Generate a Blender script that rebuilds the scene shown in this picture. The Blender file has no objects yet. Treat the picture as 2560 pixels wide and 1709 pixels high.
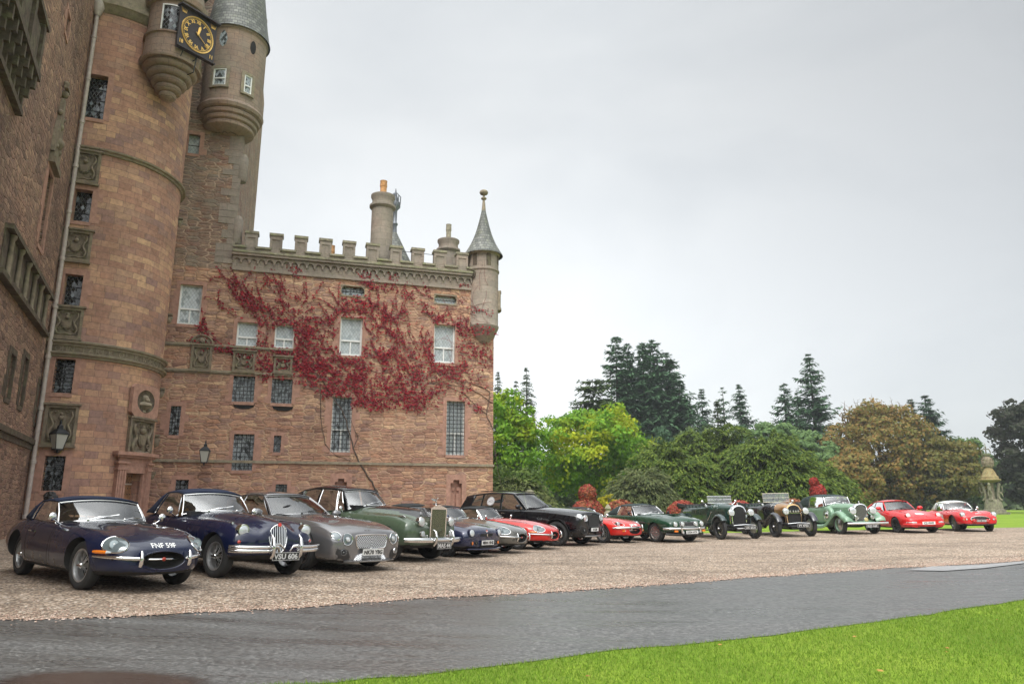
import bpy, bmesh, math, random
import numpy as np
from mathutils import Vector, Matrix, Euler
from mathutils.bvhtree import BVHTree
R = math.radians
sin, cos, pi = math.sin, math.cos, math.pi
S = bpy.context.scene
COL = S.collection
random.seed(7)
rng = np.random.default_rng(7)

# ---------------- camera ----------------
FPX, HOR, CAMZ = 1800.0, 1258.0, 1.30
PITCH = math.atan((HOR - 854.5) / FPX)
cd = bpy.data.cameras.new('camera')
cam = bpy.data.objects.new('camera', cd)
COL.objects.link(cam)
cd.sensor_width = 36
cd.lens = 36 * FPX / 2560
cd.clip_start = 0.05
cd.clip_end = 3000
cam.location = (0, 0, CAMZ)
cam.rotation_euler = (pi / 2 + PITCH, 0, 0)
S.camera = cam

# ---------------- sky, sun, exposure ----------------
S.render.engine = 'CYCLES'
try:
    S.cycles.max_bounces = 7
    S.cycles.transparent_max_bounces = 12
    S.cycles.caustics_reflective = False
    S.cycles.caustics_refractive = False
    S.cycles.use_denoising = True
except Exception:
    pass
S.view_settings.view_transform = 'Standard'
S.view_settings.look = 'None'
S.view_settings.exposure = 0.30
S.view_settings.gamma = 1.0
SUN_EL, SUN_AZ = 52, 205      # overcast: a weak wide sun, high behind the camera
w = bpy.data.worlds.new('World')
S.world = w
w.use_nodes = True
nt = w.node_tree
nt.nodes.clear()
def N(t, **k):
    n = nt.nodes.new(t)
    for a, b in k.items():
        setattr(n, a, b)
    return n
out = N('ShaderNodeOutputWorld')
bg = N('ShaderNodeBackground')
sky = N('ShaderNodeTexSky', sky_type='NISHITA')
sky.sun_disc = False
sky.sun_elevation = R(SUN_EL)
sky.sun_rotation = R(SUN_AZ)
sky.air_density = 1.0
sky.dust_density = 3.0
tc = N('ShaderNodeTexCoord')
mp = N('ShaderNodeMapping')
mp.inputs['Scale'].default_value = (1.0, 1.0, 2.2)
n1 = N('ShaderNodeTexNoise')
n1.inputs['Scale'].default_value = 1.6
n1.inputs['Detail'].default_value = 5
n1.inputs['Roughness'].default_value = 0.5
n1.inputs['Distortion'].default_value = 0.4
nt.links.new(tc.outputs['Generated'], mp.inputs['Vector'])
nt.links.new(mp.outputs[0], n1.inputs['Vector'])
cr = N('ShaderNodeValToRGB')
cr.color_ramp.elements[0].position = 0.33
cr.color_ramp.elements[0].color = (0.64, 0.665, 0.675, 1)
cr.color_ramp.elements[1].position = 0.62
cr.color_ramp.elements[1].color = (0.80, 0.815, 0.81, 1)
nt.links.new(n1.outputs['Fac'], cr.inputs['Fac'])
# overcast luminance: brighter towards the zenith and towards the hidden sun behind the camera
sep = N('ShaderNodeSeparateXYZ')
nt.links.new(tc.outputs['Generated'], sep.inputs[0])
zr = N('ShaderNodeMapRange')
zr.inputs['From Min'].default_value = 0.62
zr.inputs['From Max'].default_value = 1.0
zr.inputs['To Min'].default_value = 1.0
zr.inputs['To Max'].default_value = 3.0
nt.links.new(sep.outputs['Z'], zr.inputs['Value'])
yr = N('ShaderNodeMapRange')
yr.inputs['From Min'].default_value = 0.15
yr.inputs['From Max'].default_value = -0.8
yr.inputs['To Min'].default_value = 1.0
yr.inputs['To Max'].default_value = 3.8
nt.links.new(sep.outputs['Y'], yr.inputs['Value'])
# slightly darker overcast low on the right-hand side
xr = N('ShaderNodeMapRange')
xr.inputs['From Min'].default_value = 0.1
xr.inputs['From Max'].default_value = 0.65
xr.inputs['To Min'].default_value = 1.0
xr.inputs['To Max'].default_value = 0.60
nt.links.new(sep.outputs['X'], xr.inputs['Value'])
hr = N('ShaderNodeMapRange')      # bright band near the horizon
hr.inputs['From Min'].default_value = 0.0
hr.inputs['From Max'].default_value = 0.5
hr.inputs['To Min'].default_value = 1.2
hr.inputs['To Max'].default_value = 0.82
nt.links.new(sep.outputs['Z'], hr.inputs['Value'])
def mul(a, b):
    m = N('ShaderNodeMath', operation='MULTIPLY')
    nt.links.new(a, m.inputs[0]); nt.links.new(b, m.inputs[1])
    return m.outputs[0]
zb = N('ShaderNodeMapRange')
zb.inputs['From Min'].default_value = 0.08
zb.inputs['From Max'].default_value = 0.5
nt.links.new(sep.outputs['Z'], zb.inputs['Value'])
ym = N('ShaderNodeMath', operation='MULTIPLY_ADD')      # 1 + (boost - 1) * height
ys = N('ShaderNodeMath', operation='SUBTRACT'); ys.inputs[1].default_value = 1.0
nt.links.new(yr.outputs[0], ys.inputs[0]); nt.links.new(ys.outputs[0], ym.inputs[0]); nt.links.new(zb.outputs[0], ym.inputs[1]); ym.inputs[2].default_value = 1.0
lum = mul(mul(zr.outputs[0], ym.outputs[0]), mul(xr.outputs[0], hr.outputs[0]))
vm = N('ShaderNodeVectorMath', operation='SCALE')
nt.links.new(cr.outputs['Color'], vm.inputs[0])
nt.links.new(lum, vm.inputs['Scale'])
# a thin share of clear-sky colour through the cloud
vs = N('ShaderNodeVectorMath', operation='SCALE')
vs.inputs['Scale'].default_value = 0.02
nt.links.new(sky.outputs['Color'], vs.inputs[0])
va = N('ShaderNodeVectorMath', operation='ADD')
nt.links.new(vm.outputs[0], va.inputs[0])
nt.links.new(vs.outputs[0], va.inputs[1])
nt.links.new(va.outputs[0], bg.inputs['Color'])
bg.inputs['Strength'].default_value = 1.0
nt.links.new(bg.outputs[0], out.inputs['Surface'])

sd = bpy.data.lights.new('sun', 'SUN')
sd.energy = 1.5
sd.angle = R(25)
sd.color = (1.0, 0.96, 0.9)
sun = bpy.data.objects.new('sun', sd)
COL.objects.link(sun)
sv = Vector((sin(R(SUN_AZ)) * cos(R(SUN_EL)), cos(R(SUN_AZ)) * cos(R(SUN_EL)), sin(R(SUN_EL))))
sun.rotation_euler = sv.to_track_quat('Z', 'Y').to_euler()
sun.location = sv * 60

# ---------------- pixel helpers (only to measure where things stand) ----------------
def ray(px, py):
    x, y = px - 1280, 854.5 - py
    return Vector((x, FPX * cos(PITCH) - y * sin(PITCH), FPX * sin(PITCH) + y * cos(PITCH)))
def gz(x, y=0):
    dx = x - 2.0
    q = (.0045 if dx < 0 else .0012) * dx * dx
    return -.06 + .3 * math.tanh(q / .3)
CP = Vector((0, 0, CAMZ))
def onground(px, py):
    d = ray(px, py)
    z = 0
    for i in range(6):
        k = (z - CAMZ) / d.z
        p = CP + d * k
        z = gz(p.x, p.y)
    return p
def at(px, py, Y):
    d = ray(px, py)
    return CP + d * (Y / d.y)

# ---------------- tagging ----------------
def tag(o, label=None, cat=None, group=None, kind=None):
    if label: o['label'] = label
    if cat: o['category'] = cat
    if group: o['group'] = group
    if kind: o['kind'] = kind
    return o
def empty(name, loc=(0, 0, 0), rz=0, parent=None):
    o = bpy.data.objects.new(name, None)
    COL.objects.link(o)
    o.location = loc
    o.rotation_euler = (0, 0, rz)
    o.empty_display_size = .2
    if parent: o.parent = parent
    return o
def copy_tree(o, parent=None):
    c = o.copy()
    COL.objects.link(c)
    if parent: c.parent = parent
    for ch in list(o.children):
        copy_tree(ch, c)
    return c

# ---------------- mesh builder ----------------
class MB:
    def __init__(s):
        s.v = []; s.f = []; s.m = []; s.uv = {}
        s.M = Matrix.Identity(4)
    def at(s, M=None):
        s.M = M if M is not None else Matrix.Identity(4)
        return s
    def add(s, vs, fs, mat=0, uvs=None):
        b = len(s.v)
        M = s.M
        s.v += [tuple(M @ Vector(p)) for p in vs]
        for i, f in enumerate(fs):
            if uvs: s.uv[len(s.f)] = uvs[i]
            s.f.append(tuple(b + k for k in f)); s.m.append(mat)
        return s
    def box(s, c, d, mat=0, rz=0, bev=0):
        cx, cy, cz = c; x, y, z = d[0] / 2, d[1] / 2, d[2] / 2
        vs = [(sx * x, sy * y, sz * z) for sz in (-1, 1) for sy in (-1, 1) for sx in (-1, 1)]
        if rz:
            vs = [(a * cos(rz) - b * sin(rz), a * sin(rz) + b * cos(rz), cc) for a, b, cc in vs]
        vs = [(a + cx, b + cy, cc + cz) for a, b, cc in vs]
        return s.add(vs, [(0, 2, 3, 1), (4, 5, 7, 6), (0, 1, 5, 4), (2, 6, 7, 3), (0, 4, 6, 2), (1, 3, 7, 5)], mat)
    def tube(s, pts, r, n=6, mat=0, cap=True, closed=False):
        P = [Vector(p) for p in pts]
        k = len(P)
        rs = r if isinstance(r, (list, tuple)) else [r] * k
        vs = []; fs = []
        prev = None
        for i in range(k):
            if closed: t = P[(i + 1) % k] - P[i - 1]
            else: t = (P[min(i + 1, k - 1)] - P[max(i - 1, 0)])
            if t.length < 1e-9: t = Vector((0, 0, 1))
            t.normalize()
            if prev is None:
                a = Vector((0, 0, 1)) if abs(t.z) < .9 else Vector((1, 0, 0))
                u = t.cross(a).normalized()
            else:
                u = prev - t * prev.dot(t)
                if u.length < 1e-6: u = t.orthogonal()
                u.normalize()
            prev = u
            w_ = t.cross(u)
            for j in range(n):
                a = 2 * pi * j / n
                vs.append(tuple(P[i] + (u * cos(a) + w_ * sin(a)) * rs[i]))
        for i in range(k if closed else k - 1):
            i2 = (i + 1) % k
            for j in range(n):
                j2 = (j + 1) % n
                fs.append((i * n + j, i * n + j2, i2 * n + j2, i2 * n + j))
        if cap and not closed:
            fs.append(tuple(range(n))[::-1]); fs.append(tuple((k - 1) * n + j for j in range(n)))
        return s.add(vs, fs, mat)
    def lathe(s, prof, n=24, mat=0, a0=0, a1=2 * pi, ur=None):
        """prof: [(r,z)...] round local z; uv in metres"""
        full = abs(a1 - a0 - 2 * pi) < 1e-6
        m = n if full else n + 1
        vs = []; fs = []; uvs = []
        L = [0]
        for i in range(1, len(prof)):
            L.append(L[-1] + math.hypot(prof[i][0] - prof[i - 1][0], prof[i][1] - prof[i - 1][1]))
        R0 = ur or max(p[0] for p in prof)
        for r, z in prof:
            for j in range(m):
                a = a0 + (a1 - a0) * j / n
                vs.append((r * cos(a), r * sin(a), z))
        for i in range(len(prof) - 1):
            for j in range(n):
                j2 = (j + 1) % m
                fs.append((i * m + j, i * m + j2, (i + 1) * m + j2, (i + 1) * m + j))
                ua, ub = R0 * (a0 + (a1 - a0) * j / n), R0 * (a0 + (a1 - a0) * (j + 1) / n)
                va_, vb_ = prof[i][1], prof[i + 1][1]
                if abs(va_ - vb_) < 1e-3: vb_ = va_ + (L[i + 1] - L[i])
                uvs.append([(ua, va_), (ub, va_), (ub, vb_), (ua, vb_)])
        return s.add(vs, fs, mat, uvs)
    def grid(s, fn, nu, nv, mat=0):
        vs = [tuple(fn(i / nu, j / nv)) for i in range(nu + 1) for j in range(nv + 1)]
        fs = [(i * (nv + 1) + j, (i + 1) * (nv + 1) + j, (i + 1) * (nv + 1) + j + 1, i * (nv + 1) + j + 1) for i in range(nu) for j in range(nv)]
        return s.add(vs, fs, mat)
    def prism(s, pts, h, mat=0):
        """pts: 2-D outline (x,z); extruded along local y from 0 to h"""
        n = len(pts)
        vs = [(p[0], 0, p[1]) for p in pts] + [(p[0], h, p[1]) for p in pts]
        fs = [tuple(range(n)), tuple(range(n, 2 * n))[::-1]] + [(i, i + n, (i + 1) % n + n, (i + 1) % n) for i in range(n)]
        return s.add(vs, fs, mat)
    def sphere(s, c, r, nu=12, nv=8, mat=0, sc=(1, 1, 1)):
        vs = []; fs = []
        for i in range(nv + 1):
            t = pi * i / nv
            for j in range(nu):
                a = 2 * pi * j / nu
                vs.append((c[0] + r * sc[0] * sin(t) * cos(a), c[1] + r * sc[1] * sin(t) * sin(a), c[2] + r * sc[2] * cos(t)))
        for i in range(nv):
            for j in range(nu):
                fs.append((i * nu + j, (i + 1) * nu + j, (i + 1) * nu + (j + 1) % nu, i * nu + (j + 1) % nu))
        return s.add(vs, fs, mat)
    def build(s, name, mats, parent=None, smooth=None, loc=None, recalc=False):
        if not isinstance(mats, (list, tuple)): mats = [mats]
        me = bpy.data.meshes.new(name)
        me.from_pydata(s.v, [], s.f)
        for m in mats: me.materials.append(m)
        me.polygons.foreach_set('material_index', s.m)
        uvl = me.uv_layers.new(name='UVMap')
        data = np.zeros(len(me.loops) * 2, dtype=np.float32)
        for p in me.polygons:
            n = p.normal
            if p.index in s.uv:
                cs = s.uv[p.index]
                for k, li in enumerate(p.loop_indices):
                    data[2 * li] = cs[k][0]; data[2 * li + 1] = cs[k][1]
                continue
            if abs(n.z) > .75:
                for li in p.loop_indices:
                    c = me.vertices[me.loops[li].vertex_index].co
                    data[2 * li] = c.x; data[2 * li + 1] = c.y
            else:
                tx, ty = -n.y, n.x
                q = math.hypot(tx, ty) or 1
                tx /= q; ty /= q
                for li in p.loop_indices:
                    c = me.vertices[me.loops[li].vertex_index].co
                    data[2 * li] = c.x * tx + c.y * ty; data[2 * li + 1] = c.z
        uvl.data.foreach_set('uv', data)
        if recalc:
            bm = bmesh.new(); bm.from_mesh(me)
            bmesh.ops.recalc_face_normals(bm, faces=bm.faces); bm.to_mesh(me); bm.free()
        if smooth is not None:
            me.polygons.foreach_set('use_smooth', [True] * len(me.polygons))
            if smooth < 180: me.set_sharp_from_angle(angle=R(smooth))
        me.update()
        o = bpy.data.objects.new(name, me)
        COL.objects.link(o)
        if parent: o.parent = parent
        if loc is not None: o.location = loc
        return o
def np_mesh(name, verts, nper, mat, parent=None, smooth=False):
    """verts: (n*nper,3) float array, faces of nper corners each"""
    me = bpy.data.meshes.new(name)
    n = len(verts) // nper
    me.vertices.add(len(verts)); me.vertices.foreach_set('co', verts.astype(np.float32).ravel())
    me.loops.add(len(verts)); me.loops.foreach_set('vertex_index', np.arange(len(verts), dtype=np.int32))
    me.polygons.add(n)
    me.polygons.foreach_set('loop_start', np.arange(0, n * nper, nper, dtype=np.int32))
    me.polygons.foreach_set('loop_total', np.full(n, nper, dtype=np.int32))
    me.materials.append(mat)
    me.update(calc_edges=True)
    o = bpy.data.objects.new(name, me)
    COL.objects.link(o)
    if parent: o.parent = parent
    return o
def text_mesh(txt, size, extrude=.002, align='CENTER', bold=0.0):
    cu = bpy.data.curves.new('t', 'FONT')
    cu.body = txt; cu.size = size; cu.extrude = extrude
    cu.align_x = align; cu.align_y = 'CENTER'; cu.offset = bold
    cu.resolution_u = 3
    o = bpy.data.objects.new('t', cu)
    COL.objects.link(o)
    dg = bpy.context.evaluated_depsgraph_get()
    me = bpy.data.meshes.new_from_object(o.evaluated_get(dg))
    vs = [tuple(v.co) for v in me.vertices]; fs = [tuple(p.vertices) for p in me.polygons]
    bpy.data.objects.remove(o); bpy.data.curves.remove(cu); bpy.data.meshes.remove(me)
    return vs, fs
# ---------------- materials ----------------
MATS = {}
class MT:
    """small node-material helper"""
    def __init__(s, name):
        s.m = bpy.data.materials.new(name); s.m.use_nodes = True
        s.t = s.m.node_tree; s.t.nodes.clear()
        s.out = s.n('ShaderNodeOutputMaterial'); s.p = s.n('ShaderNodeBsdfPrincipled')
        s.l(s.p.outputs[0], s.out.inputs['Surface'])
    def n(s, t, **k):
        x = s.t.nodes.new(t)
        for a, b in k.items(): setattr(x, a, b)
        return x
    def l(s, a, b): s.t.links.new(a, b)
    def set(s, **k):
        for a, b in k.items():
            s.p.inputs[a.replace('_', ' ')].default_value = b
        return s
    def ramp(s, fac, stops, interp='LINEAR'):
        r = s.n('ShaderNodeValToRGB'); e = r.color_ramp.elements
        r.color_ramp.interpolation = interp
        e[0].position = stops[0][0]; e[0].color = (*stops[0][1], 1)
        e[1].position = stops[-1][0]; e[1].color = (*stops[-1][1], 1)
        for p, c in stops[1:-1]:
            x = e.new(p); x.color = (*c, 1)
        s.l(fac, r.inputs['Fac']); return r.outputs['Color']
    def noise(s, vec, scale, detail=4, rough=.55, dist=0):
        x = s.n('ShaderNodeTexNoise')
        x.inputs['Scale'].default_value = scale; x.inputs['Detail'].default_value = detail
        x.inputs['Roughness'].default_value = rough; x.inputs['Distortion'].default_value = dist
        if vec is not None: s.l(vec, x.inputs['Vector'])
        return x
    def mix(s, fac, a, b, mode='MIX'):
        x = s.n('ShaderNodeMix', data_type='RGBA', blend_type=mode)
        for i, v in ((0, fac), (6, a), (7, b)):
            if isinstance(v, (int, float)): x.inputs[i].default_value = v
            elif isinstance(v, tuple): x.inputs[i].default_value = (*v, 1)
            else: s.l(v, x.inputs[i])
        return x.outputs[2]
    def math(s, op, a, b=None, c=None):
        x = s.n('ShaderNodeMath', operation=op)
        for i, v in enumerate((a, b, c)):
            if v is None: continue
            if isinstance(v, (int, float)): x.inputs[i].default_value = v
            else: s.l(v, x.inputs[i])
        return x.outputs[0]
    def bump(s, h, strength=.3, dist=.02):
        b = s.n('ShaderNodeBump'); b.inputs['Strength'].default_value = strength; b.inputs['Distance'].default_value = dist
        s.l(h, b.inputs['Height']); s.l(b.outputs[0], s.p.inputs['Normal']); return b
    def col(s, c):
        if isinstance(c, tuple): s.p.inputs['Base Color'].default_value = (*c, 1)
        else: s.l(c, s.p.inputs['Base Color'])
        return s
def plain(name, c, rough=.5, metal=0, coat=0, spec=.5, var=.0, vscale=8, bump=0, bscale=60):
    if name in MATS: return MATS[name]
    t = MT(name)
    t.set(Roughness=rough, Metallic=metal, Coat_Weight=coat, Coat_Roughness=.03, Specular_IOR_Level=spec)
    tcn = t.n('ShaderNodeTexCoord')
    if var:
        nz = t.noise(tcn.outputs['Object'], vscale, 4)
        t.col(t.ramp(nz.outputs['Fac'], [(.3, tuple(x * (1 - var) for x in c)), (.7, tuple(min(1, x * (1 + var)) for x in c))]))
    else: t.col(c)
    if bump:
        nb = t.noise(tcn.outputs['Object'], bscale, 3)
        t.bump(nb.outputs['Fac'], bump, .01)
    MATS[name] = t.m
    return t.m

def masonry(name, bw, bh, cols, mortar, msize=.018, distort=.06, rough_rows=0.0, bump=.5, warp=1.5, grey=0, stain=.35, row_off=.5):
    t = MT(name)
    uv = t.n('ShaderNodeUVMap')
    tcn = t.n('ShaderNodeTexCoord')
    # wobble the joints
    nz = t.noise(uv.outputs[0], warp, 3)
    vm = t.n('ShaderNodeVectorMath', operation='MULTIPLY_ADD')
    t.l(nz.outputs['Color'], vm.inputs[0])
    vm.inputs[1].default_value = (distort * 2, distort * 2, 0)
    t.l(uv.outputs[0], vm.inputs[2])
    nz2 = t.noise(uv.outputs[0], 9, 3)
    vm2 = t.n('ShaderNodeVectorMath', operation='MULTIPLY_ADD')
    t.l(nz2.outputs['Color'], vm2.inputs[0])
    vm2.inputs[1].default_value = (distort * .5, distort * .5, 0)
    t.l(vm.outputs[0], vm2.inputs[2])
    def brick(w_, h_, off, sq, sf):
        b = t.n('ShaderNodeTexBrick')
        b.offset = off; b.squash = sq; b.squash_frequency = sf
        b.inputs['Scale'].default_value = 1
        b.inputs['Brick Width'].default_value = w_
        b.inputs['Row Height'].default_value = h_
        b.inputs['Mortar Size'].default_value = msize
        b.inputs['Mortar Smooth'].default_value = .3
        b.inputs['Color1'].default_value = (0, 0, 0, 1)
        b.inputs['Color2'].default_value = (1, 1, 1, 1)
        b.inputs['Mortar'].default_value = (.5, .5, .5, 1)
        b.inputs['Bias'].default_value = 0
        t.l(vm2.outputs[0], b.inputs['Vector'])
        return b
    A = brick(bw, bh, row_off, .72, 3)
    fac = A.outputs['Fac']; rnd = A.outputs['Color']
    if rough_rows:
        B = brick(bw * .62, bh * .58, .37, 1.3, 2)
        pn = t.noise(uv.outputs[0], .55, 2)
        sel = t.math('GREATER_THAN', pn.outputs['Fac'], 1 - rough_rows)
        rnd = t.mix(sel, A.outputs['Color'], B.outputs['Color'])
        fm = t.mix(sel, A.outputs['Fac'], B.outputs['Fac']); fac = fm
    c = t.ramp(rnd, [(i / (len(cols) - 1), x) for i, x in enumerate(cols)])
    # mottling inside each stone
    n3 = t.noise(tcn.outputs['Object'], 7, 6, .65)
    c = t.mix(.75, c, t.ramp(n3.outputs['Fac'], [(.3, (.62, .60, .58)), (.5, (.98, .98, .98)), (.72, (1.3, 1.25, 1.2))]), 'MULTIPLY')
    # broad weather patches
    n4 = t.noise(tcn.outputs['Object'], .35, 5, .6)
    c = t.mix(stain, c, t.ramp(n4.outputs['Fac'], [(.35, (.62, .60, .58)), (.5, (1, 1, 1)), (.65, (1.18, 1.12, 1.06))]), 'MULTIPLY')
    if grey:
        n5 = t.noise(tcn.outputs['Object'], .9, 5, .65)
        g = t.ramp(n5.outputs['Fac'], [(.5 - grey * .35, (0, 0, 0)), (.5 + .12, (1, 1, 1))])
        c = t.mix(t.math('MULTIPLY', g, .55), c, (.25, .235, .19))
    # mortar, uneven
    mc = t.mix(n3.outputs['Fac'], tuple(x * .7 for x in mortar), tuple(x * 1.15 for x in mortar))
    c = t.mix(fac, c, mc)
    c = t.mix(.03, c, (.48, .41, .37))
    t.col(c)
    t.set(Roughness=.92, Specular_IOR_Level=.25)
    h = t.math('MULTIPLY_ADD', fac, -1.0, n3.outputs['Fac'])
    t.bump(h, bump, .03)
    return t.m

def rubble(name, cw, ch, cols, pale, dark, jw=.055, bump=.9, grey=0, stain=.5, rnd=.66, streak=.6):
    """irregular coursed rubble: uneven cells, thin dark joints, here and there broad pale pointing"""
    t = MT(name)
    uv = t.n('ShaderNodeUVMap'); tcn = t.n('ShaderNodeTexCoord'); V = uv.outputs[0]
    def warp(v, sc, amp):
        nz = t.noise(V, sc, 3); m = t.n('ShaderNodeVectorMath', operation='MULTIPLY_ADD')
        t.l(nz.outputs['Color'], m.inputs[0]); m.inputs[1].default_value = amp; t.l(v, m.inputs[2]); return m.outputs[0]
    w = warp(V, .8, (.35, .16, 0)); w = warp(w, 5, (.06, .045, 0))
    m = t.n('ShaderNodeMapping'); m.inputs['Scale'].default_value = (1 / cw, 1 / ch, 1); t.l(w, m.inputs['Vector'])
    def vor(feat):
        x = t.n('ShaderNodeTexVoronoi', voronoi_dimensions='2D', feature=feat); x.inputs['Scale'].default_value = 1; x.inputs['Randomness'].default_value = rnd
        t.l(m.outputs[0], x.inputs['Vector']); return x
    c_ = vor('F1'); e = vor('DISTANCE_TO_EDGE')
    sp = t.n('ShaderNodeSeparateColor'); t.l(c_.outputs['Color'], sp.inputs[0])
    c = t.ramp(sp.outputs[0], [(i / (len(cols) - 1), x) for i, x in enumerate(cols)])
    n3 = t.noise(tcn.outputs['Object'], 6, 6, .7)
    c = t.mix(.85, c, t.ramp(n3.outputs['Fac'], [(.28, (.55, .53, .52)), (.5, (1, 1, 1)), (.72, (1.4, 1.36, 1.3))]), 'MULTIPLY')
    # bedding streaks along the courses
    ms = t.n('ShaderNodeMapping'); ms.inputs['Scale'].default_value = (1.6, 17, 1); t.l(w, ms.inputs['Vector'])
    st = t.noise(ms.outputs[0], 1, 4, .65)
    sf = t.ramp(st.outputs['Fac'], [(.36, (.35, .33, .32)), (.45, (1, 1, 1))])
    c = t.mix(streak, c, sf, 'MULTIPLY')
    n4 = t.noise(tcn.outputs['Object'], .3, 5, .6)
    c = t.mix(stain, c, t.ramp(n4.outputs['Fac'], [(.34, (.58, .57, .58)), (.5, (1, 1, 1)), (.66, (1.22, 1.17, 1.1))]), 'MULTIPLY')
    if grey:
        n5 = t.noise(tcn.outputs['Object'], .8, 5, .7)
        g = t.ramp(n5.outputs['Fac'], [(.56 - grey * .3, (0, 0, 0)), (.68, (1, 1, 1))])
        c = t.mix(t.math('MULTIPLY', g, .6), c, (.26, .235, .185))
    # joints
    pn = t.noise(tcn.outputs['Object'], 1.1, 4, .6)
    wid = t.ramp(pn.outputs['Fac'], [(.42, (.35, .35, .35)), (.62, (1.7, 1.7, 1.7))])
    jf = t.math('LESS_THAN', e.outputs['Distance'], t.math('MULTIPLY', wid, jw))
    jc = t.mix(t.ramp(pn.outputs['Fac'], [(.42, (0, 0, 0)), (.54, (1, 1, 1))]), dark, t.mix(n3.outputs['Fac'], tuple(x * .75 for x in pale), tuple(x * 1.15 for x in pale)))
    c = t.mix(t.math('MULTIPLY', jf, .85), c, jc)
    c = t.mix(.03, c, (.50, .42, .375))
    t.col(c); t.set(Roughness=.92, Specular_IOR_Level=.2)
    h = t.math('ADD', t.math('MULTIPLY', t.math('MINIMUM', e.outputs['Distance'], .14), 5.0), t.math('MULTIPLY', t.math('ADD', n3.outputs['Fac'], st.outputs['Fac']), .9))
    t.bump(h, bump, .035)
    return t.m
# red sandstone, sRGB about (165,125,100)
SAND = [(.25, .135, .10), (.43, .25, .165), (.35, .19, .14), (.52, .325, .21), (.30, .185, .15), (.46, .28, .19), (.40, .21, .135), (.57, .38, .245)]
M_TOWER = masonry('ashlar_sandstone', .62, .245, [(.33, .18, .13), (.43, .24, .165), (.37, .205, .15), (.50, .31, .195), (.30, .18, .155), (.45, .255, .175), (.56, .36, .22)], (.22, .145, .11), .008, .05, .25, .45, warp=.7, stain=.6)
M_WING = rubble('rubble_sandstone', .52, .155, SAND, (.50, .34, .22), (.13, .085, .062))
M_KEEP = rubble('keep_rubble', .52, .16, [(.24, .13, .095), (.33, .19, .13), (.27, .18, .13), (.38, .25, .17), (.25, .20, .15), (.30, .165, .125)], (.50, .36, .26), (.14, .09, .065), grey=.5)
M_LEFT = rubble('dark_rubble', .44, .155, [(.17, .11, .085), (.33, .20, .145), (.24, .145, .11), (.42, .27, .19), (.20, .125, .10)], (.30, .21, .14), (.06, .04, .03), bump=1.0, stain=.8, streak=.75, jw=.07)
M_GREYSTONE = masonry('grey_ashlar', .85, .34, [(.24, .195, .165), (.31, .25, .205), (.27, .215, .18), (.34, .28, .235)], (.20, .17, .13), .008, .04, 0, .4, grey=.45, stain=.6)
M_BARTIZ = masonry('brown_grey_ashlar', .62, .30, [(.30, .19, .145), (.35, .23, .175), (.32, .215, .165), (.39, .27, .20)], (.17, .13, .10), .009, .06, 0, .5, grey=.5, stain=.6)
def stone(name, c, var=.25, lichen=0):
    t = MT(name)
    tcn = t.n('ShaderNodeTexCoord')
    a = t.noise(tcn.outputs['Object'], 5, 6, .65)
    c1 = t.ramp(a.outputs['Fac'], [(.3, tuple(x * (1 - var) for x in c)), (.7, tuple(x * (1 + var) for x in c))])
    if lichen:
        b = t.noise(tcn.outputs['Object'], 3.2, 6, .7)
        f = t.ramp(b.outputs['Fac'], [(.5, (0, 0, 0)), (.62, (1, 1, 1))])
        c1 = t.mix(t.math('MULTIPLY', f, lichen), c1, (.24, .25, .13))
        b2 = t.noise(tcn.outputs['Object'], 6, 5, .7)
        f2 = t.ramp(b2.outputs['Fac'], [(.58, (0, 0, 0)), (.66, (1, 1, 1))])
        c1 = t.mix(t.math('MULTIPLY', f2, lichen), c1, (.06, .055, .045))
    t.col(c1); t.set(Roughness=.9, Specular_IOR_Level=.25)
    t.bump(t.noise(tcn.outputs['Object'], 22, 4).outputs['Fac'], .35, .02)
    MATS[name] = t.m
    return t.m
M_DRESS = stone('dressed_red_stone', (.39, .225, .17))
M_DRESSG = stone('dressed_grey_stone', (.27, .225, .165), .3, .35)
M_CARVED = stone('carved_grey_stone', (.20, .16, .115), .35, .3)
M_LICHEN = stone('lichened_coping', (.26, .235, .17), .4, .8)
M_DARKST = stone('dark_stone', (.10, .075, .055), .4, .3)  # plain dark stone, also used for the niche bowl and shot holes
def slate():
    t = MT('roof_slate')
    uv = t.n('ShaderNodeUVMap'); tcn = t.n('ShaderNodeTexCoord')
    b = t.n('ShaderNodeTexBrick')
    b.offset = .5
    for k, v in (('Scale', 1), ('Brick Width', .24), ('Row Height', .17), ('Mortar Size', .012), ('Mortar Smooth', .2), ('Color1', (0, 0, 0, 1)), ('Color2', (1, 1, 1, 1))):
        b.inputs[k].default_value = v
    t.l(uv.outputs[0], b.inputs['Vector'])
    c = t.ramp(b.outputs['Color'], [(0, (.08, .083, .075)), (.5, (.125, .13, .115)), (.8, (.165, .17, .15)), (1, (.21, .215, .19))])
    n = t.noise(tcn.outputs['Object'], 2.5, 5, .65)
    f = t.ramp(n.outputs['Fac'], [(.5, (0, 0, 0)), (.65, (1, 1, 1))])
    c = t.mix(t.math('MULTIPLY', f, .5), c, (.14, .15, .08))
    c = t.mix(b.outputs['Fac'], c, (.02, .02, .02))
    t.col(c); t.set(Roughness=.55)
    t.bump(t.math('MULTIPLY', b.outputs['Fac'], -1), .7, .03)
    return t.m
M_SLATE = slate()
M_LEAD = plain('lead_sheet', (.16, .17, .19), .5, .4, var=.2)
M_GOLD = plain('gilding', (.85, .55, .16), .35, .6)
M_CLOCK = plain('clock_board_black', (.03, .022, .022), .5, 0, var=.3)
M_IRON = plain('black_iron', (.012, .012, .013), .5, .2)
M_WHITE = plain('white_paint', (.78, .78, .76), .45, var=.05)
M_PIPE = plain('pale_drainpipe_paint', (.42, .36, .32), .55, var=.15)
M_POT = plain('terracotta_pot', (.52, .27, .11), .85, var=.3)
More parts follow.
